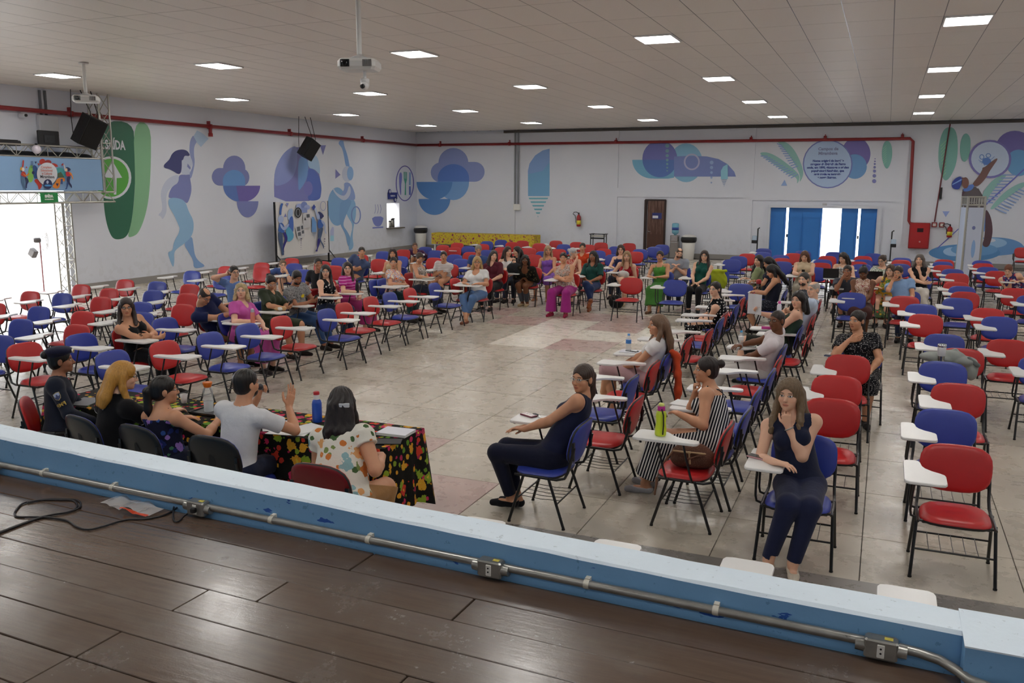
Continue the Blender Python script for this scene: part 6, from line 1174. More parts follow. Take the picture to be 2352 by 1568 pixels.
paint('printed_figures', [(GN, sm([(580, 560), (630, 500), (680, 560), (680, 700), (660, 830), (600, 870), (550, 820), (560, 700)])), ('34548c', sm([(650, 510), (720, 520), (760, 600), (760, 760), (690, 800), (660, 700)])), (NV, ovl(665, 665, 28, 32)), (R1, sm([(670, 820), (740, 780), (800, 860), (850, 920), (800, 1000), (770, 1000), (760, 920)])), (R1, ovl(850, 450, 62, 60)), ('a03030', ovl(960, 460, 70, 50)), (R1, sm([(1020, 480), (1080, 475), (1140, 500), (1170, 550), (1080, 550)])), (R1, [(745, 475), (800, 490), (775, 525)]), (TL, sm([(1120, 580), (1190, 555), (1260, 580), (1310, 660), (1310, 760), (1150, 760)])), ('486048', sm([(1150, 680), (1220, 650), (1290, 760), (1150, 762)], 2)), (OR, sm([(1150, 765), (1310, 765), (1290, 860), (1220, 800), (1200, 900), (1190, 970), (1110, 990), (1040, 940), (1100, 880)])), (NV, [(1115, 880), (1175, 880), (1148, 945)]), ('34548c', [(1215, 790), (1255, 790), (1255, 895), (1210, 890)])]+
      [(NV, [(615, 437+i*25), (665, 437+i*25), (665, 446+i*25), (615, 446+i*25)]) for i in range(6)]+[(NV, [(690, 445), (738, 443), (716, 490)]), (R1, [(510, 570), (552, 572), (524, 538)]), (R1, [(1222, 505), (1262, 472), (1272, 500), (1250, 530)]), ('d8dce4', ovl(942, 690, 206, 226)), (NV, ovl(957, 896, 88, 100)), ('4c94d0', sm([(885, 910), (960, 900), (1040, 915), (1030, 940), (900, 940)], 2)), ('b0bcd8', ovl(950, 855, 24, 34)),
      (R1, sm([(440, 560), (450, 480), (452, 415), (482, 412), (480, 470), (470, 560)])), ('d8a030', ovl(430, 590, 25, 36)), ('e4d8d0', ovl(464, 600, 26, 38)), (R1, sm([(440, 640), (490, 640), (525, 700), (520, 770), (415, 720), (425, 680)])), (OR, sm([(440, 650), (470, 690), (530, 720), (580, 660), (590, 690), (545, 735), (490, 730)])), ('4c6c8c', sm([(415, 725), (500, 750), (490, 850), (500, 960), (540, 1010), (490, 1005), (450, 900)])), (NV, sm([(490, 750), (540, 760), (585, 840), (540, 900), (540, 985), (505, 970), (510, 880), (530, 830)])),
      (NV, sm([(1310, 560), (1350, 552), (1400, 575), (1420, 612), (1370, 640), (1345, 620)])), ('e4c8a8', ovl(1328, 610, 22, 34)), ('e4d8d0', sm([(1270, 500), (1290, 500), (1305, 560), (1310, 640), (1295, 640), (1285, 560)])), ('c03038', sm([(1315, 650), (1380, 645), (1420, 700), (1415, 740), (1340, 745), (1315, 700)])), (OR, sm([(1380, 645), (1430, 670), (1455, 740), (1470, 800), (1450, 790), (1430, 720), (1390, 690)])), (NV, sm([(1340, 740), (1420, 735), (1385, 850), (1440, 920), (1440, 980), (1420, 960), (1370, 890), (1330, 840)])), ('34548c', sm([(1330, 840), (1380, 870), (1350, 950), (1340, 1000), (1295, 998), (1330, 960)]))], ZB, PB, t, 'coloured figures and shapes round a white oval', d0=.004)
def ltext(body, p, hpx, col, par, plane, bold=.0, line=1.0, wid=1.0):
    c = atx(*ZB(p), XL+plane); e = atx(*ZB((p[0], p[1]-hpx)), XL+plane); me = text_mesh('lettering', body, (e[2]-c[2])*1.36, M(col, .5), bold=bold, line=line); o = obj('lettering', me, par); o.location = c-np.array(par.location); o.rotation_euler = (PI/2, 0, PI/2); o.scale = (wid, 1, 1)
ltext('Complexo\nEducacional\ne Cultural', (935, 622), 46, 'c88c88', t, .64, .003, 1.02, .93); ltext('Mirambava', (948, 750), 60, '242838', t, .64, .002, 1, .93)
a, b = atx(*ZB((820, 1260)), XL+.56), atx(*ZB((1148, 1068)), XL+.56); t = thing('exit_sign', 'hanging green exit sign below the banner', 'sign', (a+b)/2); MB().box((0, 0, 0), (.02, b[1]-a[1], b[2]-a[2])).build('plate', [M('208848', .4)], t)
ltext('SAÍDA', (980, 1138), 52, 'e8ece8', t, .575, .008, 1, .95); ltext('DE EMERGÊNCIA', (985, 1200), 22, 'd8e4d8', t, .575, .003, 1, .9)
t = thing('lamp_globe', 'white ball lamp hanging on the upper truss beam', 'lamp', atx(84, 343, XL+.6)); MB().sphere((0, 0, 0), .105, 18).build('globe', [M('d8d0dc', .4)], t); MB().lathe([(.03, .09), (.03, .14)], n=10).build('socket', [DKM], t)
t = thing('black_drape', 'black cloth bundle lying along the upper truss beam', 'cloth', (tx-.02, 13.6, 3.44)); f = Field((-.16, -3.3, -.1), (.16, 3.3, .16), .022); r_ = random.Random(4)
for k in range(24): f.ell((r_.uniform(-.02, .02), -3.1+k*.27, .01+r_.uniform(-.02, .03)), (.10, .22, .06+r_.uniform(0, .03)), None, .04)
v, q = f.mesh(); o = obj('cloth', fast_mesh('cloth', v, q, [CLOTH]), t); o.color = lin('17181c')
t = thing('sound_mixer', 'black sound mixer on top of the upper truss beam', 'mixer', atx(12, 331, XL+.38)); MB().box((0, 0, .03), (.3, .62, .12), bev=.02).box((0, .0, .095), (.22, .5, .02)).build('mixer_case', [DKM], t)
p = atx(111, 319, XL+.35); t = thing('monitor', 'black flat monitor mounted high on the left wall', 'monitor', p); hw = (atx(135, 319, XL+.35)[1]-atx(87, 319, XL+.35)[1]); MB().box((0, 0, 0), (.07, hw, hw*.66), bev=.015).build('monitor_back', [DKM], t); MB().box((.04, 0, 0), (.012, hw*.5, hw*.3), bev=.003).box((.046, -.02, .0), (.008, .08, .05)).build('mount_plate', [M('26282c', .4)], t); MB().box((-.17, 0, 0), (.26, .08, .08)).build('wall_arm', [DKM], t)
p = atx(110, 289, XL+.06); MB().box(p, (.12, .55, .50), bev=.02).build('wall_box', [M('c0c2c8', .4)], WL)
for px in (96, 108): a = atx(px, 275, XL+.04); MB().tube([(XL+.04, a[1], a[2]-.05), (XL+.04, a[1], ZC-.05)], .03, 6).build('cable_conduit', [M('5c6068', .5)], WL)
p = atx(52, 265, XL+.15); t = thing('security_camera', 'small white security camera under the red pipe', 'camera', p); MB().box((0, 0, 0), (.2, .1, .1), bev=.02).tube([(-.15, 0, .1), (0, 0, .05)], .02, 6).build('camera_body', [M('c8cad0', .4)], t); MB().lathe([(.035, 0), (.035, .03), (.02, .035)], (.1, 0, 0), 12, 0, (1, 0, 0)).build('lens', [DKM], t)
def speaker(px, py, off, hgt, roll, label):
    p = atx(px, py, XL+off); t = thing('loudspeaker', label, 'loudspeaker', p); R = Matrix.Rotation(math.radians(roll), 3, 'X') @ Matrix.Rotation(math.radians(22), 3, 'Y'); mb = MB()
    P = [(-.30, -.22), (-.30, .22), (.05, .34), (.24, .34), (.24, -.34), (.05, -.34)]; k = hgt/.9
    mb.prism([(x*k, y*k) for x, y in P], -hgt/2, hgt/2, lambda a, b, c: tuple(R @ Vector((a, b, c)))); mb.build('cabinet', [M('1a1b1e', .6)], t)
    mb = MB(); mb.box(R @ Vector((.245*k, 0, 0)), (.015, .60*k, hgt*.94), 0, R); mb.build('grille', [M('101113', .5, .3)], t)
    for s in (-.12, .12): MB().tube([tuple(R @ Vector((0, s, hgt/2-.02))), (R @ Vector((0, s, hgt/2))+Vector((0, 0, .1))), (0, s*1.3, ZC-p[2])], .012, 6).build('hanging_cable', [DKM], t)
    MB().tube([(-.1, -.35, ZC-p[2]), (-.12, -.38, .3), (-.15, -.33, -.1), (-.25, -.1, -.1)], .01, 6).build('signal_cable', [DKM], t)
speaker(709, 341, .75, .66, -24, 'black loudspeaker hanging on cables before the left wall'); speaker(203, 301, .60, .74, -16, 'black loudspeaker hanging beside the truss post')
def projector(px, py, y, label, yaw, cam_=False):
    p = aty(px, py, y); t = thing('projector', label, 'projector', p, yaw); MB().box((0, 0, 0), (.46, .38, .13), bev=.035).build('projector_case', [M('d4d4d2', .35)], t)
    MB().box((-.13, -.19, .005), (.11, .02, .085), bev=.004).lathe([(.035, 0), (.035, .02), (.02, .022)], (-.13, -.195, .005), 14, 0, (0, -1, 0)).build('lens', [M('101114', .2)], t)
    mb = MB()
    for i in range(7): mb.box((.09+.016*i, -.192, .005), (.009, .008, .08))
    mb.build('vent', [M('58585a', .5)], t)
    MB().lathe([(.10, .075), (.11, .085), (.03, .12), (.03, .14)], n=14).box((0, 0, .07), (.3, .06, .02)).build('mount', [M('c8c8c8', .35)], t); MB().tube([(0, 0, .13), (0, 0, ZC-p[2]-.02)], .032, 10).lathe([(.09, ZC-p[2]-.03), (.09, ZC-p[2]-.01)], n=14).build('ceiling_pole', [M('dcdcda', .35)], t)
    if cam_:
        MB().tube([(.06, 0, -.06), (.06, 0, -.15)], .02, 8).lathe([(.03, -.15), (.055, -.16), (.055, -.24), (.02, -.25)], (.06, 0, 0), 16).sphere((.06, -.02, -.24), .055, 14).build('camera_dome', [M('dcdcdc', .3)], t); MB().lathe([(.028, 0), (.028, .02), (.01, .022)], (.05, -.068, -.25), 12, 0, (-.1, -1, -.2)).build('camera_lens', [DKM], t)
projector(826, 150, 9.4, 'white ceiling projector on a pole with a small camera under it', math.radians(18), True); projector(198, 228, 12.9, 'white ceiling projector on a pole near the truss post', math.radians(40))
fb = Vector((XL-.55, 15.95, 0)); t = thing('pedestal_fan', 'white pedestal fan standing in the bright side entrance', 'fan', fb); zf = 1.35
MB().lathe([(.26, 0), (.26, .02), (.05, .05), (.02, .06)], n=24).build('base', [M('8a6a68', .4)], t); MB().tube([(0, 0, .04), (0, 0, zf)], .018, 8).build('pole', [M('8c5a5c', .4)], t); MB().lathe([(.05, -.14), (.07, -.1), (.07, .0), (.04, .03)], (0, 0, zf), 14, 0, (.5, .85, 0)).build('motor', [M('4a4442', .4)], t)
mb = MB(); ax_ = Vector((.5, .85, 0)).normalized(); x_, y_, z_ = frame(ax_); c_ = Vector((0, 0, zf))+ax_*.1
for rr, dd in ((.33, 0), (.22, .06), (.22, -.06), (.10, .07)): mb.tube([c_+ax_*dd+x_*rr*math.cos(a)+y_*rr*math.sin(a) for a in [2*PI*k/24 for k in range(25)]], .006, 5)
for k in range(24): a = 2*PI*k/24; e = x_*math.cos(a)+y_*math.sin(a); mb.tube([c_+ax_*.07+e*.1, c_+ax_*.06+e*.22, c_+e*.33, c_-ax_*.06+e*.22], .004, 4)
mb.build('cage', [M('c8c4c0', .4)], t); mb = MB()
for k in range(3): a = 2*PI*k/3; e = x_*math.cos(a)+y_*math.sin(a); g_ = x_*math.cos(a+.9)+y_*math.sin(a+.9); mb.add([c_+e*.05, c_+e*.28+ax_*.02, c_+g_*.28-ax_*.03, c_+g_*.08], [(0, 1, 2, 3)])
mb.build('blades', [M('b4b4b4', .4)], t)
MB().box((-.1, -.14, zf-.32), (.2, .14, .2), 0, Matrix.Rotation(.6, 3, 'Y'), .02).build('side_lamp', [M('4c4644', .4)], t)
# truss totem with printed panels, right of the back wall
ty = 31.0; A_, B_ = aty(2197, 600, ty), aty(2250, 600, ty); zt = aty(2222, 452, ty)[2]; w = B_[0]-A_[0]; t = thing('totem', 'square aluminium truss totem with white printed panels by the back wall', 'totem', ((A_[0]+B_[0])/2, ty, 0), math.radians(14))
w *= .78
for sx in (-1, 1):
    for sy in (-1, 1): MB().tube([(sx*w/2, sy*w/2, 0), (sx*w/2, sy*w/2, zt)], .035, 8).build('chord', [ALU], t)
mb = MB()
for k in range(10):
    z = .15+k*(zt-.2)/9.5; mb.tube([(w/2, -w/2, z), (w/2, w/2, z)], .018, 6).tube([(-w/2, w/2, z), (w/2, w/2, z)], .018, 6)
mb.build('rung', [ALU], t); mb = MB()
for z in (zt, zt-.24):
    for a, b in (((-1, -1), (1, -1)), ((1, -1), (1, 1)), ((1, 1), (-1, 1)), ((-1, 1), (-1, -1))): mb.tube([(a[0]*w/2, a[1]*w/2, z), (b[0]*w/2, b[1]*w/2, z)], .03, 6)
for k in range(7): x = -w/2+w*(k+.5)/7; mb.box((x, -w/2, zt-.12), (.03, .03, .24)).box((-w/2, x, zt-.12), (.03, .03, .24)).box((w/2, x, zt-.12), (.03, .03, .24))
mb.build('top_frame', [ALU], t)
MB().box((0, -w/2-.02, (zt-.3)/2), (w*.86, .012, zt-.34)).build('printed_panel', [M('c4cce0', .4)], t); MB().box((-w/2-.02, 0, (zt-.3)/2), (.012, w*.9, zt-.34)).build('printed_panel', [M('b8c4dc', .4)], t)
pp = MB(); pp.add([(.02+.06*math.cos(a), -w/2-.028, .9+.28*math.sin(a)) for a in [2*PI*k/16 for k in range(16)]], [tuple(range(16))]); pp.add([(-.02+.05*math.cos(a), -w/2-.028, 1.55+.06*math.sin(a)) for a in [2*PI*k/12 for k in range(12)]], [tuple(range(12))], 1); pp.build('panel_print', [M('88acdc', .5), M('7078b0', .5)], t)
# ------------------------------------------------------------------ stage: conduit, cable, plastic bag
t = thing('stage_conduit', 'steel electrical conduit with outlet boxes along the foot of the stage kerb', 'conduit', (0, 0, 0)); GAL = NT('galvanised'); gg = GAL.coord('Object'); nn = GAL.noise(gg, 18, 4).outputs[0]; GAL.base(GAL.mix(nn, lin('807f7c'), lin('a8a6a0'))); GAL.set(Metallic=.75, Roughness=GAL.math('ADD', GAL.math('MULTIPLY', nn, .3), .2)); GAL = GAL.m
pt = lambda x, dz=.062: (x, yin(x)-.030, ZS+dz)
bxs = [at(px, py, ZS+.06)[0] for px, py in ((5, 1055), (455, 1162), (1119, 1308), (2024, 1480))]
seg = [XL+.3]+bxs
for a, b in zip(seg[:-1], seg[1:]):
    n = 6; MB().tube([pt(a+(b-a)*i/n) for i in range(n+1)], .0185, 10).build('conduit_pipe', [GAL], t)
    for f in (.28, .62):
        x = a+(b-a)*f; MB().tube([pt(x-.012), pt(x+.012)], .0205, 10).box((x, yin(x)-.012, ZS+.062), (.022, .03, .05)).build('pipe_clip', [M('c8c4b8', .5)], t)
b = bxs[3]; ex = [pt(b+.06), pt(b+.13, .058), (b+.20, yin(b)-.045, ZS+.05), (b+.255, yin(b)-.09, ZS+.045), (b+.29, yin(b)-.135, ZS+.042), (b+.36, yin(b)-.165, ZS+.042), (b+.8, yin(b)-.185, ZS+.045), (2.2, yin(2.2)-.14, ZS+.045)]
MB().tube([Vector(p) for p in ex], .0185, 10).build('conduit_pipe', [GAL], t)
for i, x in enumerate(bxs):
    o = MB().box((0, 0, 0), (.118, .058, .078), bev=.007).lathe([(.024, -.09), (.026, -.055), (.026, .055), (.024, .09)], (0, .0, .0), 12, 0, (1, 0, 0)).build('outlet_box', [GAL], t); o.location = (x, yin(x)-.038, ZS+.052); o.rotation_euler = (0, 0, -.034)
    MB().box((0, -.030, -.002), (.026, .006, .052), bev=.002).build('socket', [M('d8d6d0', .4)], o); MB().lathe([(.004, 0), (.004, .002)], (0, -.034, .01), 8, 0, (0, -1, 0)).lathe([(.004, 0), (.004, .002)], (0, -.034, -.008), 8, 0, (0, -1, 0)).build('socket_hole', [DKM], o)
    MB().box((.025, 0, .0395), (.03, .02, .002)).build('sticker', [M('d0c050', .5)], o)
cb = [(-60, 700), (0, 675), (90, 640), (200, 600), (280, 577), (380, 560), (440, 540), (458, 515), (440, 492), (400, 486), (250, 485), (140, 503), (95, 545), (88, 572), (110, 585), (200, 585), (300, 590), (400, 607), (450, 640), (520, 659), (620, 637), (740, 602), (860, 597), (960, 578), (1030, 545), (1058, 515), (1040, 500), (1026, 550), (1030, 605), (1060, 610), (1100, 572), (1150, 548)]
def cr(P, n=5):
    out = []
    for i in range(len(P)-1):
        a, b, c, d = (np.array(P[max(0, min(len(P)-1, k))], float) for k in (i-1, i, i+1, i+2))
        for j in range(n): u = j/n; out.append(.5*((2*b)+(-a+c)*u+(2*a-5*b+4*c-d)*u*u+(-a+3*b-3*c+d)*u**3))
    return out+[np.array(P[-1], float)]
C4 = crop(0, 960, 2.579)
t = thing('cable', 'black cable lying in a loop on the stage planks, plugged into the conduit box', 'cable', (0, 0, 0)); W3 = [at(*C4(p), ZS+.006) for p in cb]; W3[-1] = np.array(pt(bxs[1], .05))+(0, -.04, 0)
MB().tube([Vector(p) for p in cr(W3)], .0052, 6).build('cable_jacket', [M('17151a', .45)], t); MB().tube([Vector(p)+Vector((.012, .014, .002)) for p in cr(W3[:12])], .0048, 6).build('cable_jacket', [M('1c181c', .45)], t); MB().box(np.array(W3[-1])+(0, .005, 0), (.03, .05, .03), bev=.006).build('plug', [DKM], t)
c = at(303, 1166, ZS); t = thing('plastic_bag', 'crumpled clear plastic bag with an orange strip on the stage planks', 'bag', c); r_ = random.Random(9); ph = [(r_.uniform(9, 40), r_.uniform(0, 6), r_.uniform(-1, 1)) for _ in range(9)]
def wr(x, y): return .012+.016*abs(sum(math.sin(f*(x*math.cos(k*2)+y*math.sin(k*2))+p) for f, p, k in ph)/4)*(1-min(1, (x/.21)**2))
nx, ny = 34, 20; V = []; FF = []
for i in range(nx+1):
    for j in range(ny+1): x = -.20+.40*i/nx; y = (-.075+.15*j/ny)*(1-.25*abs(x)/.2)+.01*math.sin(x*30); V.append((x, y+x*-.10, wr(x, y)))
FF = [(i*(ny+1)+j, (i+1)*(ny+1)+j, (i+1)*(ny+1)+j+1, i*(ny+1)+j+1) for i in range(nx) for j in range(ny)]
me = MB().add(V, FF, 0, False).mesh('film', [glass('e4e0e0', .12, .45, 'clear_film')]); obj('film', me, t)
V2 = [(x+.0, y*.22-.052-.03, z+.004) for x, y, z in V if x > .01]; k = len(V2)//(ny+1); me = MB().add(V2, [(i*(ny+1)+j, (i+1)*(ny+1)+j, (i+1)*(ny+1)+j+1, i*(ny+1)+j+1) for i in range(k-1) for j in range(ny)]).mesh('orange_strip', [M('c84420', .4)]); obj('orange_strip', me, t)
# ------------------------------------------------------------------ the panel table and what stands on it
TXa, TXb, TYa, TYb = -7.05, -3.44, 5.60, 6.22
FLW = pattern('flower', '14120e', 'b02c54', 'c83c2c', 'd8a030', '88a030', 'c8305c', '64902c', 'd8982c', 'd8b83c', sc=.85)
t = thing('panel_table', 'long white table under the dark floral cloth in front of the stage', 'table', ((TXa+TXb)/2, (TYa+TYb)/2, 0)); w = TXb-TXa
MB().box((0, 0, .735), (w-.04, TYb-TYa-.04, .03), bev=.006).build('tabletop', [WHT], t)
for sx in (-1, -.03, .03, 1):
    for sy in (-1, 1): MB().tube([(sx*(w/2-.2), sy*.22, 0), (sx*(w/2-.2), sy*.24, .72)], .016, 8).build('leg', [GREYP], t)
ct = thing('tablecloth', 'black tablecloth with red, yellow and green flowers on the panel table', 'tablecloth', t.location); N_ = 150; per = []
hx, hy = w/2+.012, (TYb-TYa)/2+.012
for s in range(N_):
    f = s/N_*(4*hx+4*hy)
    if f < 2*hx: per.append((-hx+f, -hy, 0, -1))
    elif f < 2*hx+2*hy: per.append((hx, -hy+f-2*hx, 1, 0))
    elif f < 4*hx+2*hy: per.append((hx-(f-2*hx-2*hy), hy, 0, 1))
    else: per.append((-hx, hy-(f-4*hx-2*hy), -1, 0))
V = []; FF = []; K_ = 9
for i, (x, y, nx_, ny_) in enumerate(per):
    cd = min(abs(abs(x)-hx)+abs(abs(y)-hy), .5); drop = .50 if ny_ else .56; drop += .16*math.exp(-cd/.08); fold = math.sin(i*1.9)+.6*math.sin(i*.83+1)
    for k in range(K_):
        u = k/(K_-1); off = .006+.035*u*(1+.5*fold)+.05*u*math.exp(-cd/.1); V.append((x+nx_*off+(.5*off*math.copysign(1, x) if cd < .06 else 0), y+ny_*off+(.5*off*math.copysign(1, y) if cd < .06 else 0), .762-drop*u-.004*(k > 0)))
FF = [(i*K_+k, ((i+1) % N_)*K_+k, ((i+1) % N_)*K_+k+1, i*K_+k+1) for i in range(N_) for k in range(K_-1)]
mb = MB().add(V, FF, 0, True); gx_ = 60
mb.add([(-hx+2*hx*i/gx_, -hy+2*hy*j/8, .7625+.0015*math.sin(i*1.3)*math.sin(j*1.1)) for i in range(gx_+1) for j in range(9)], [(i*9+j, (i+1)*9+j, (i+1)*9+j+1, i*9+j+1) for i in range(gx_) for j in range(8)], 0, True)
mb.build('cloth', [FLW], ct)
TB = .765
def bottle(px, py, z, prof, mats, label, cat='bottle', n=18, name='bottle', yofs=None):
    p = at(px, py, z); t = thing(name, label, cat, p)
    for nm, pr, m in zip(('bottle_body', 'cap', 'bottle_label', 'bottle_neck', 'strap'), prof, mats):
        if pr: MB().lathe(pr, n=n).build(nm, [m], t)
    return t
CLR = glass('e8eef0', .06, .30, 'clear_plastic')
tr = at(482, 948, TB); t = thing('tray', 'small black tray under the clear bottle on the panel table', 'tray', tr); MB().box((0, 0, .006), (.30, .20, .012), bev=.005).box((0, .095, .014), (.3, .01, .016)).box((0, -.095, .014), (.3, .01, .016)).box((.145, 0, .014), (.01, .2, .016)).box((-.145, 0, .014), (.01, .2, .016)).build('tray_body', [M('1c1d20', .35)], t)
t = bottle(480, 944, TB+.014, [[(.042, 0), (.045, .01), (.042, .06), (.046, .10), (.041, .14), (.046, .18), (.038, .21), (.030, .22)], [(.026, .215), (.034, .23), (.042, .26), (.040, .265), (.01, .26)]], [CLR, M('d06c1c', .4)], 'clear ribbed bottle with an orange lid on the black tray')
MB().lathe([(.041, .004), (.041, .09), (.001, .09)], n=16).build('water', [glass('d8e4ea', .02, .4, 'water')], t)
bottle(729, 968, TB, [[(.038, 0), (.042, .01), (.042, .16), (.036, .185), (.024, .20)], [(.024, .235), (.026, .24), (.026, .26), (.02, .265)], None, [(.026, .195), (.026, .238)]], [M('2450b4', .3), M('b81c28', .4), None, M('e4e4e4', .4)], 'blue bottle with a white neck and red cap on the panel table')
for px, py, lab in ((423, 925, 'clear plastic cup with a drink beside the woman in purple'), (503, 965, 'white plastic cup at the left of the man in white')):
    p = at(px, py, TB); t = thing('cup', lab, 'cup', p); MB().lathe([(.024, 0), (.025, .002), (.036, .085), (.034, .085), (.023, .004)], n=16).build('cup_wall', [glass('e0dcda', .2, .6, 'cup_plastic')], t); MB().lathe([(.024, .003), (.029, .035), (.001, .035)], n=14).build('drink', [M('b08a78', .3)], t)
def sheet(px, py, z, w, d, rz, label, col='dcdcdc', th=.003, cat='paper', cover=None, name='paper', spiral=False):
    p = at(px, py, z); t = thing(name, label, cat, p, rz); MB().box((0, 0, th/2), (w, d, th), bev=min(.001, th/3)).build('pages', [M(col, .6)], t)
    if cover: MB().box((0, 0, th+.001), (w*1.01, d*1.01, .002)).build('cover', [M(cover, .45)], t)
    if spiral:
        mb = MB()
        for k in range(12): mb.tube([(-w*.45+w*.9*k/11, -d/2+.006*math.cos(a), th/2+.008*math.sin(a)+.002) for a in [2*PI*j/8 for j in range(9)]], .0012, 4)
        mb.build('spiral', [M('8a7a50', .3, .6)], t)
    return t
sheet(668, 990, TB, .34, .24, .2, 'large white sheet spread on the panel table before the man in white'); sheet(632, 978, TB+.001, .21, .29, .7, 'white paper under the raised hand of the man in white'); sheet(700, 985, TB+.004, .22, .30, -.3, 'white page at the right edge of the large sheet')
sheet(910, 995, TB, .26, .20, .05, 'white booklet stack near the right end of the panel table', th=.02, cat='booklet', name='booklet', cover='d8dae4'); sheet(893, 1015, TB, .20, .14, .4, 'dark tablet computer beside the white booklets', col='16171c', th=.008, cat='tablet', name='tablet'); sheet(197, 922, TB, .22, .3, .3, 'grey folder at the left end of the panel table', col='6c6c74', cat='folder', name='folder')
# ------------------------------------------------------------------ things left on the boards, seats and backs of chairs
BZ = .764
PET = [[(.030, 0), (.033, .008), (.031, .05), (.033, .09), (.031, .13), (.033, .155), (.016, .19), (.014, .20)], [(.0155, .198), (.0155, .218), (.012, .22)], [(.0335, .10), (.034, .102), (.034, .145), (.0335, .147)]]
bottle(1435, 800, BZ, PET, [CLR, M('3c8cd8', .4), M('3c78c0', .4)], 'water bottle with a blue cap on the board before the woman in the white blouse'); bottle(1691, 806, BZ, PET, [CLR, M('3c9cd8', .4), M('e0e0e0', .4)], 'water bottle with a white label on the board of the man in white')
t = bottle(1517, 999, BZ, [[(.042, 0), (.047, .01), (.046, .06), (.039, .11), (.044, .16), (.040, .19), (.028, .21)], [(.022, .245), (.024, .25), (.023, .265), (.01, .27)], None, [(.029, .205), (.031, .21), (.031, .235), (.026, .245)]], [M('c8dc34', .35), M('d8e07c', .4), None, M('c02890', .35)], 'neon yellow bottle with a magenta collar on the board of the front red chair')
MB().tube([(.01, -.03, .225), (.03, -.048, .18), (.034, -.05, .1), (.03, -.05, .02)], .006, 6).build('strap', [DKM], t)
def phone(px, py, z, rz, label, col, wal=False):
    p = at(px, py, z); t = thing('phone', label, 'phone', p, rz); MB().box((0, 0, .006), (.075, .155, .012), bev=.004).build('case', [M(col, .4)], t); MB().box((0, 0, .0125), (.068, .146, .002)).build('screen', [M('28282e' if not wal else col, .15)], t)
phone(1196, 945, BZ, 1.1, 'maroon phone wallet on the board of the woman in navy', '6c2c3c', True); phone(1741, 1051, BZ, 1.2, 'pink phone on the board of the woman in the navy jumpsuit', 'c08c90'); phone(1463, 799, BZ, 1.25, 'black phone on the papers before the woman in the white blouse', '1c1c22'); phone(1892, 816, BZ+.006, 1.4, 'dark blue phone on the notes of the woman in the dotted black dress', '3c4c6c')
p = at(1236, 941, BZ); t = thing('car_key', 'black car key with a small key ring on the board of the woman in navy', 'key', p, .9); MB().box((0, 0, .008), (.04, .065, .016), bev=.006).build('fob', [DKM], t); MB().tube([(.0+.016*math.cos(a), -.05+.016*math.sin(a), .004) for a in [2*PI*k/12 for k in range(13)]], .0015, 5).box((0, -.085, .004), (.02, .05, .004)).build('key_ring', [CHR], t)
p = at(1212, 950, BZ); t = thing('tissue', 'crumpled white tissue on the board of the woman in navy', 'tissue', p); f = Field((-.05, -.04, -.005), (.05, .04, .03), .004)
for k in range(7): f.ell((r_.uniform(-.025, .025), r_.uniform(-.015, .015), .006), (.018, .012, .008), None, .004)
v, q = f.mesh(); o = obj('tissue_paper', fast_mesh('tissue_paper', v, q, [CLOTH]), t); o.color = lin('d8d4c8')
sheet(1475, 793, BZ, .30, .21, .1, 'notepaper on the board before the woman in the white blouse', col='d4d4dc'); sheet(1568, 918, BZ, .21, .29, 1.4, 'white sheets under the elbow of the woman in stripes', th=.008); sheet(1742, 787, BZ, .25, .19, .1, 'spiral notebook on the board before the man in white', th=.014, spiral=True, cat='notebook', name='notebook'); sheet(1912, 812, BZ, .21, .28, .3, 'white notes on the board of the woman in the dotted black dress'); sheet(1775, 757, BZ, .2, .07, .1, 'magenta pencil case on a board behind the man in white', col='d0409c', th=.03, cat='pencil case', name='pencil_case'); sheet(1607, 685, BZ, .2, .12, .2, 'dark notebook on a board before the woman with white dots', col='24262e', th=.01, cat='notebook', name='notebook')
sheet(848, 671, BZ, .2, .14, .2, 'navy notebook on the board of the woman in magenta', col='2a3050', th=.012, cat='notebook', name='notebook') if False else None
bottle(833, 671, BZ, [[(.034, 0), (.036, .006), (.036, .15), (.024, .19), (.02, .20)], [(.021, .198), (.023, .205), (.023, .24), (.018, .245)]], [M('17161a', .3), M('141318', .4)], 'black bottle on the board of the woman in magenta'); bottle(1070, 681, .465, [[(.03, 0), (.032, .006), (.032, .15), (.026, .165)], [(.027, .163), (.028, .20), (.02, .21)]], [M('d8441c', .35), M('c83c18', .35)], 'orange bottle standing on an empty red seat')
bottle(581, 741, BZ, [[(.032, 0), (.034, .006), (.033, .14), (.024, .16)], [(.026, .158), (.026, .2), (.018, .205)]], [glass('e88c74', .1, .7, 'juice_bottle'), M('9ca0a8', .35)], 'clear bottle of orange juice on the board of the woman in pink')
p = at(745, 679, BZ); sheet(748, 680, BZ, .22, .28, .5, 'open notebook with dark cover on the board of the woman with white spots', col='d0d0d0', th=.012, cover='2c3458', cat='notebook', name='notebook'); sheet(862, 636, BZ, .21, .29, .5, 'white papers on the board of the man in slate blue'); sheet(918, 651, BZ, .22, .25, .4, 'papers and glasses case on the board of the orange T-shirt woman', col='cccccc', th=.008); sheet(985, 640, BZ, .24, .30, .3, 'stack of grey folders on the board of the woman in the floral tank top', col='a8a89c', th=.03, cat='folder', name='folder'); sheet(1115, 645, BZ, .3, .24, .2, 'open white notebook on the board of the woman in the white T-shirt', col='d4d8dc', th=.012, cat='notebook', name='notebook')
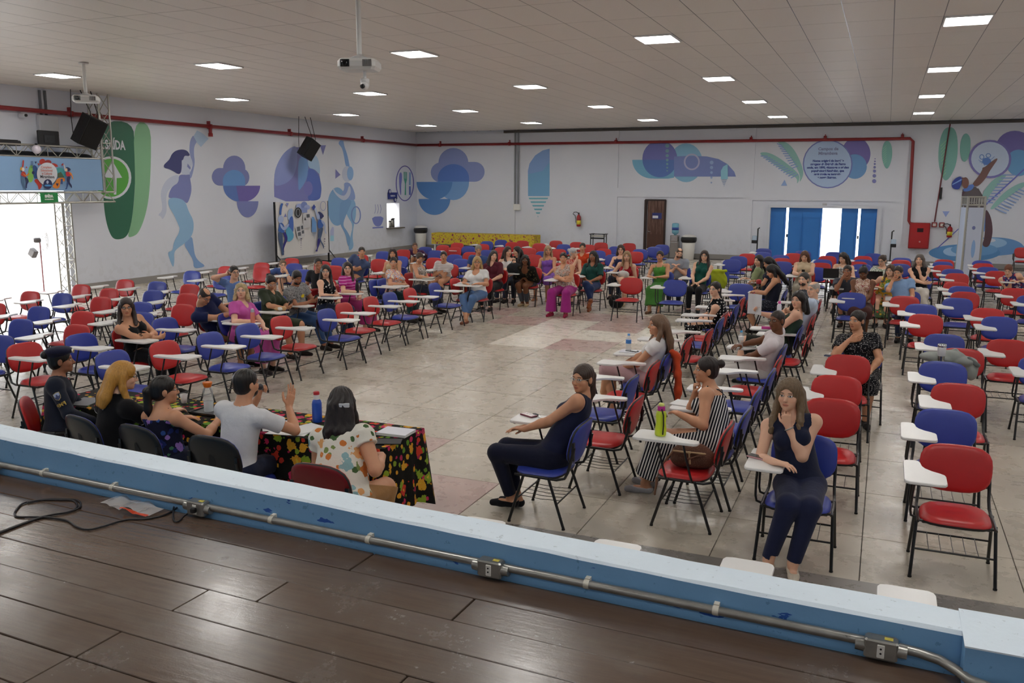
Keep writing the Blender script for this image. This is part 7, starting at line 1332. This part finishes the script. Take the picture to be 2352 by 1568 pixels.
t = thing('bread_roll', 'bread roll in white paper on the board of the woman in dark green', 'bread', at(662, 710, BZ)); f = Field((-.14, -.07, -.01), (.14, .07, .09), .006); f.ell((-.03, 0, .03), (.085, .042, .032), None, .02); f.ell((.07, .015, .04), (.05, .035, .04), None, .02); v, q = f.mesh(); o = obj('roll', fast_mesh('roll', v, q, [CLOTH]), t); o.color = lin('c8a070'); f = Field((-.06, -.06, -.01), (.12, .06, .08), .006); f.ell((.02, -.015, .035), (.05, .03, .03), None, .01); v, q = f.mesh(); o = obj('wrapper', fast_mesh('wrapper', v, q, [CLOTH]), t); o.color = lin('e0dcd4')
def soft(name, label, cat, loc, rz, parts, h=.008):
    t = thing(name, label, cat, loc, rz)
    for nm, prims, col in parts:
        lo = np.full(3, 9.); hi = -lo
        for pr in prims:
            if pr[0] == 'e': lo = np.minimum(lo, np.array(pr[1])-pr[2]); hi = np.maximum(hi, np.array(pr[1])+pr[2])
            elif pr[0] == 'c': m = max(pr[3], pr[4]); lo = np.minimum(lo, np.minimum(pr[1], pr[2])-m); hi = np.maximum(hi, np.maximum(pr[1], pr[2])+m)
        f = Field(lo-.04, hi+.04, h)
        for pr in prims:
            if pr[0] == 'e': f.ell(pr[1], pr[2], None, pr[3] if len(pr) > 3 else .02)
            elif pr[0] == 'c': f.cone(pr[1], pr[2], pr[3], pr[4], pr[5] if len(pr) > 5 else .015)
            elif pr[0] == 'p': f.plane(pr[1], pr[2])
        x_, y_, z_ = f.ax[0][:, None, None], f.ax[1][None, :, None], f.ax[2][None, None, :]; f.D = f.D+(.004*np.sin(x_*38+z_*25)*np.sin(y_*33+z_*17+1)).astype(np.float32)
        v, q = f.mesh(); o = obj(nm, fast_mesh(nm, v, q, [CLOTH if isinstance(col, str) else col]), t)
        if isinstance(col, str): o.color = lin(col)
    return t
x, y = SEATS['S1'][:2]; soft('handbag', 'brown patterned handbag lying on the front red seat', 'handbag', (x+.02, y, .462), 0, [('bag_body', [('e', (0, 0, .10), (.17, .10, .105)), ('e', (-.05, 0, .06), (.13, .11, .07)), ('e', (.08, 0, .08), (.12, .10, .09)), ('p', (0, 0, 0.0), (0, 0, -1)), ('p', (0, 0, .195), (0, 0, 1))], pattern('blobs', '5c4034', '745446', sc=3)), ('flap_trim', [('c', (-.13, -.115, .15), (.13, -.115, .155), .008, .008), ('c', (0, -.118, .15), (.01, -.118, .06), .007, .006)], 'c0a47c'), ('strap', [('c', (-.13, -.02, .15), (-.22, -.10, .02), .010, .010), ('c', (-.22, -.10, .02), (-.255, -.13, -.10), .010, .010), ('c', (-.255, -.13, -.10), (-.27, -.13, -.24), .012, .008), ('c', (.12, -.11, .15), (.0, -.12, .10), .009, .009)], '8a6450')], .006)
soft('handbag', 'black handbag standing on a chair board beside the woman with gold circles', 'handbag', (SEATS['87'][0]-.25, SEATS['87'][1]-.22, .765), .1, [('bag_body', [('e', (0, 0, .12), (.19, .09, .12)), ('e', (.10, 0, .09), (.09, .09, .10)), ('e', (-.10, 0, .09), (.09, .09, .10)), ('p', (0, 0, .005), (0, 0, -1))], '24272a'), ('handle', [('c', (-.08, 0, .22), (-.05, 0, .30), .009, .009), ('c', (-.05, 0, .30), (.05, 0, .30), .009, .009), ('c', (.05, 0, .30), (.08, 0, .22), .009, .009)], '1c1e20')])
soft('tote_bag', 'lime green bag hung over a blue chair back beside the woman in dark green', 'bag', (SEATS['111b'][0]-.02, SEATS['111b'][1]+.20, .62), 0, [('bag_body', [('e', (0, -.03, .0), (.24, .05, .26)), ('c', (-.2, -.03, .22), (.2, -.03, .24), .03, .03, .05), ('p', (0, 0, -.2), (0, 0, -1))], 'b4c030')])
p = at(2175, 822, .80); soft('jacket', 'crumpled grey jacket draped over a chair board at right', 'jacket', (p[0], p[1], .764), 0, [('cloth', [('e', (-.10, 0, .05), (.18, .13, .06)), ('e', (.05, .02, .07), (.16, .11, .07)), ('e', (.20, -.02, .03), (.13, .10, .055)), ('e', (.28, -.03, -.06), (.07, .06, .13)), ('c', (-.2, .04, .05), (.1, .05, .12), .03, .035)], '9a9f9a'), ('cuff', [('c', (.24, -.06, .06), (.33, -.08, .0), .03, .026)], '6c7270')])
p = at(2140, 848, BZ); t = thing('tumbler', 'tall steel and white tumbler beside the grey jacket', 'tumbler', p); MB().lathe([(.030, 0), (.034, .006), (.036, .10)], n=20).build('steel_base', [M('a0a09c', .2, .9)], t); MB().lathe([(.0365, .10), (.043, .11), (.046, .20), (.045, .205)], n=20).build('white_body', [M('d8d8dc', .3)], t); MB().lathe([(.046, .205), (.048, .21), (.048, .235), (.04, .24)], n=20).build('steel_rim', [CHR], t)
x, y = SEATS['R5'][:2]; soft('scarf', 'orange scarf hanging from the chair back of the woman in the white blouse', 'scarf', (x+.385, y-.03, .0), 0, [('cloth', [('c', (-.03, -.03, .87), (.03, .0, .80), .035, .04, .03), ('c', (.02, .0, .82), (.05, -.03, .60), .042, .035, .03), ('c', (.05, -.03, .62), (.06, -.02, .40), .040, .045, .03), ('c', (.06, -.02, .42), (.05, -.02, .24), .045, .022, .03), ('c', (.0, .03, .84), (.01, .05, .58), .035, .03, .03)], 'c84a28')])
def laptop(px, py, label):
    p = at(px, py, BZ); t = thing('laptop', label, 'laptop', p, 0); MB().box((0, .09, .008), (.33, .22, .016), bev=.004).build('keyboard_base', [M('24262a', .4)], t); MB().box((0, -.035, .115), (.33, .012, .215), 0, Matrix.Rotation(.18, 3, 'X'), .004).build('screen_lid', [M('15161a', .35)], t)
laptop(1910, 640, 'black laptop open before the woman in the zebra top'); laptop(2012, 646, 'black laptop open before the woman in the leaf top')
t = bottle(1741, 660, BZ, [[(.036, 0), (.040, .006), (.046, .19)], [(.047, .188), (.049, .195), (.046, .225), (.02, .235)], [(.0465, .15), (.0475, .152), (.0485, .186), (.0475, .188)]], [pattern('dots', '1a1618', 'd8d4d0', sc=1.6), M('b02830', .35), M('a42430', .35)], 'black tumbler with white dots and a red lid on a board', name='tumbler')
bottle(1786, 716, BZ, [[(.033, 0), (.036, .006), (.036, .16), (.02, .19)], [(.021, .188), (.021, .225), (.015, .23)]], [M('d8d4dc', .3), M('d84ca0', .4)], 'white bottle with a pink cap beside the woman in the dark green tank top')
i_ = GREEN; h_ = i_['ARM'][1]; rz = i_['root'].rotation_euler[2]; l = i_['root'].location; pw = h_[2]+h_[3]*.10; ca, sa = math.cos(rz), math.sin(rz)
t = thing('paper', 'white sheet held up by the woman in the dark green tank top', 'paper', (l.x+pw[0]*ca-pw[1]*sa, l.y+pw[0]*sa+pw[1]*ca, pw[2]), -.3); MB().add([(-.11+.22*i/8, .02*math.sin(i*.6), -.10+.29*j) for j in (0, 1) for i in range(9)], [(i, i+1, i+10, i+9) for i in range(8)]).build('sheet', [M('d8d8dc', .6)], t)
p = at(1415, 707, 0); soft('bag', 'black bag on the floor under the chair of the woman in green and jeans', 'bag', (p[0], p[1], 0), 0, [('bag_body', [('e', (0, 0, .14), (.18, .12, .16)), ('p', (0, 0, .01), (0, 0, -1))], '17181b'), ('handle', [('c', (-.08, 0, .28), (0, 0, .36), .01, .01), ('c', (0, 0, .36), (.08, 0, .28), .01, .01)], '141518')])
p = at(1388, 590, .5); soft('purse', 'white purse on the lap of the woman in red', 'purse', (SEATS['109'][0], SEATS['109'][1]-.22, .66), 0, [('purse_body', [('e', (0, 0, .06), (.15, .05, .09))], 'd8d4d0'), ('handle', [('c', (-.03, 0, .13), (0, 0, .2), .01, .01), ('c', (0, 0, .2), (.03, 0, .13), .01, .01)], 'c8c4c0')])
pass
bottle(1485, 636, BZ, PET, [CLR, M('e0e0e0', .4), M('d8d8dc', .4)], 'clear water bottle on the board of the woman in the green dress')

# ------------------------------------------------------------------ set out the chairs
ORD = ['first', 'second', 'third', 'fourth', 'fifth', 'sixth', 'seventh', 'eighth', 'ninth', 'tenth', 'eleventh', 'twelfth', 'thirteenth', 'fourteenth', 'fifteenth', 'sixteenth', 'seventeenth', 'eighteenth', 'nineteenth', 'twentieth', 'twenty-first', 'twenty-second', 'twenty-third']
cols = {}
for k, v in SEATS.items():
    if v[2] == 'N': continue
    if v[2] == 'S': key = ('S', int(round((v[0]+14.3)/1.02)))
    else: key = (v[2], int(round(v[0]/1.2)))
    cols.setdefault(key, []).append((v[1], k))
place = {}
skeys = sorted(k for k in cols if k[0] == 'S')
for key in cols:
    L_ = sorted(cols[key]); 
    if key[0] == 'S': nm = '%s of the columns facing the stage' % ORD[skeys.index(key)]
    else:
        ks = sorted(k for k in cols if k[0] == key[0]); nm = '%s of the rows turned %s' % (ORD[ks.index(key) if key[0] == 'W' else len(ks)-1-ks.index(key)], 'left' if key[0] == 'W' else 'right')
    for i, (y, k) in enumerate(L_): place[k] = '%s from the stage in the %s' % (ORD[min(i, 22)], nm)
GRP = {'r': 'red tablet-arm chairs in the hall', 'b': 'blue tablet-arm chairs in the hall'}
for k, v in SEATS.items():
    x, y, d, c, who = v[:5]; ex = v[5:]; cn = {'r': 'red', 'b': 'blue'}[c]
    rz = DIRZ[d] if not ex or ex[0] is None else math.radians(ex[0])
    if who: lab = '%s chair under the %s' % (cn, who); lab = ' '.join(lab.split()[:16])
    else: lab = '%s vinyl chair, %s' % (cn, place[k])
    chair(x, y, rz, c, lab, GRP[c], hand=-1 if k == 'S1' else 1, shell=bool(ex and ex[1]), board=ex[2] if ex else True)
for n, (px, py) in enumerate(((1120, 1190), (1425, 1243), (1722, 1285), (2082, 1348))):
    p = at(px, py, .764); chair(p[0]-.23, p[1]-.40, 0, 'rb'[n % 2], '%s chair against the stage front, only its board showing, %s from the left' % (('red', 'blue')[n % 2], ORD[n]), 'chairs against the stage front')
p = at(2350, 568.5, .86); chair(p[0], p[1]-.3, PI, 'r', 'red chair with black armrests against the back wall at far right', None, arms=True)

# rest every thing laid on a board squarely on the board nearest to it
BC = []
for o in list(COL.objects):
    if o.name.startswith('student_chair') and any(c.name.startswith('writing_board') for c in o.children):
        hd_ = -1 if any(c.name.startswith('writing_board') and c.data == CH['board'][-1] for c in o.children) else 1; a = o.rotation_euler[2]; lx, ly = .23*hd_, .22
        BC.append((o.location.x+lx*math.cos(a)-ly*math.sin(a), o.location.y+lx*math.sin(a)+ly*math.cos(a)))
BC = np.array(BC)
for o in list(COL.objects):
    if o.parent is None and o.get('category') and .760 < o.location.z < .775 and not (TXa-.2 < o.location.x < TXb+.2 and TYa-.2 < o.location.y < TYb+.2) and o['category'] not in ('table', 'tablecloth', 'person', 'chair', 'thermos'):
        d = BC-np.array([o.location.x, o.location.y]); k = np.argmin((d**2).sum(1)); L = np.linalg.norm(d[k])
        if L > .13: o.location.x += d[k][0]*(L-.10)/L; o.location.y += d[k][1]*(L-.10)/L
print('script seconds', time.time()-T0)
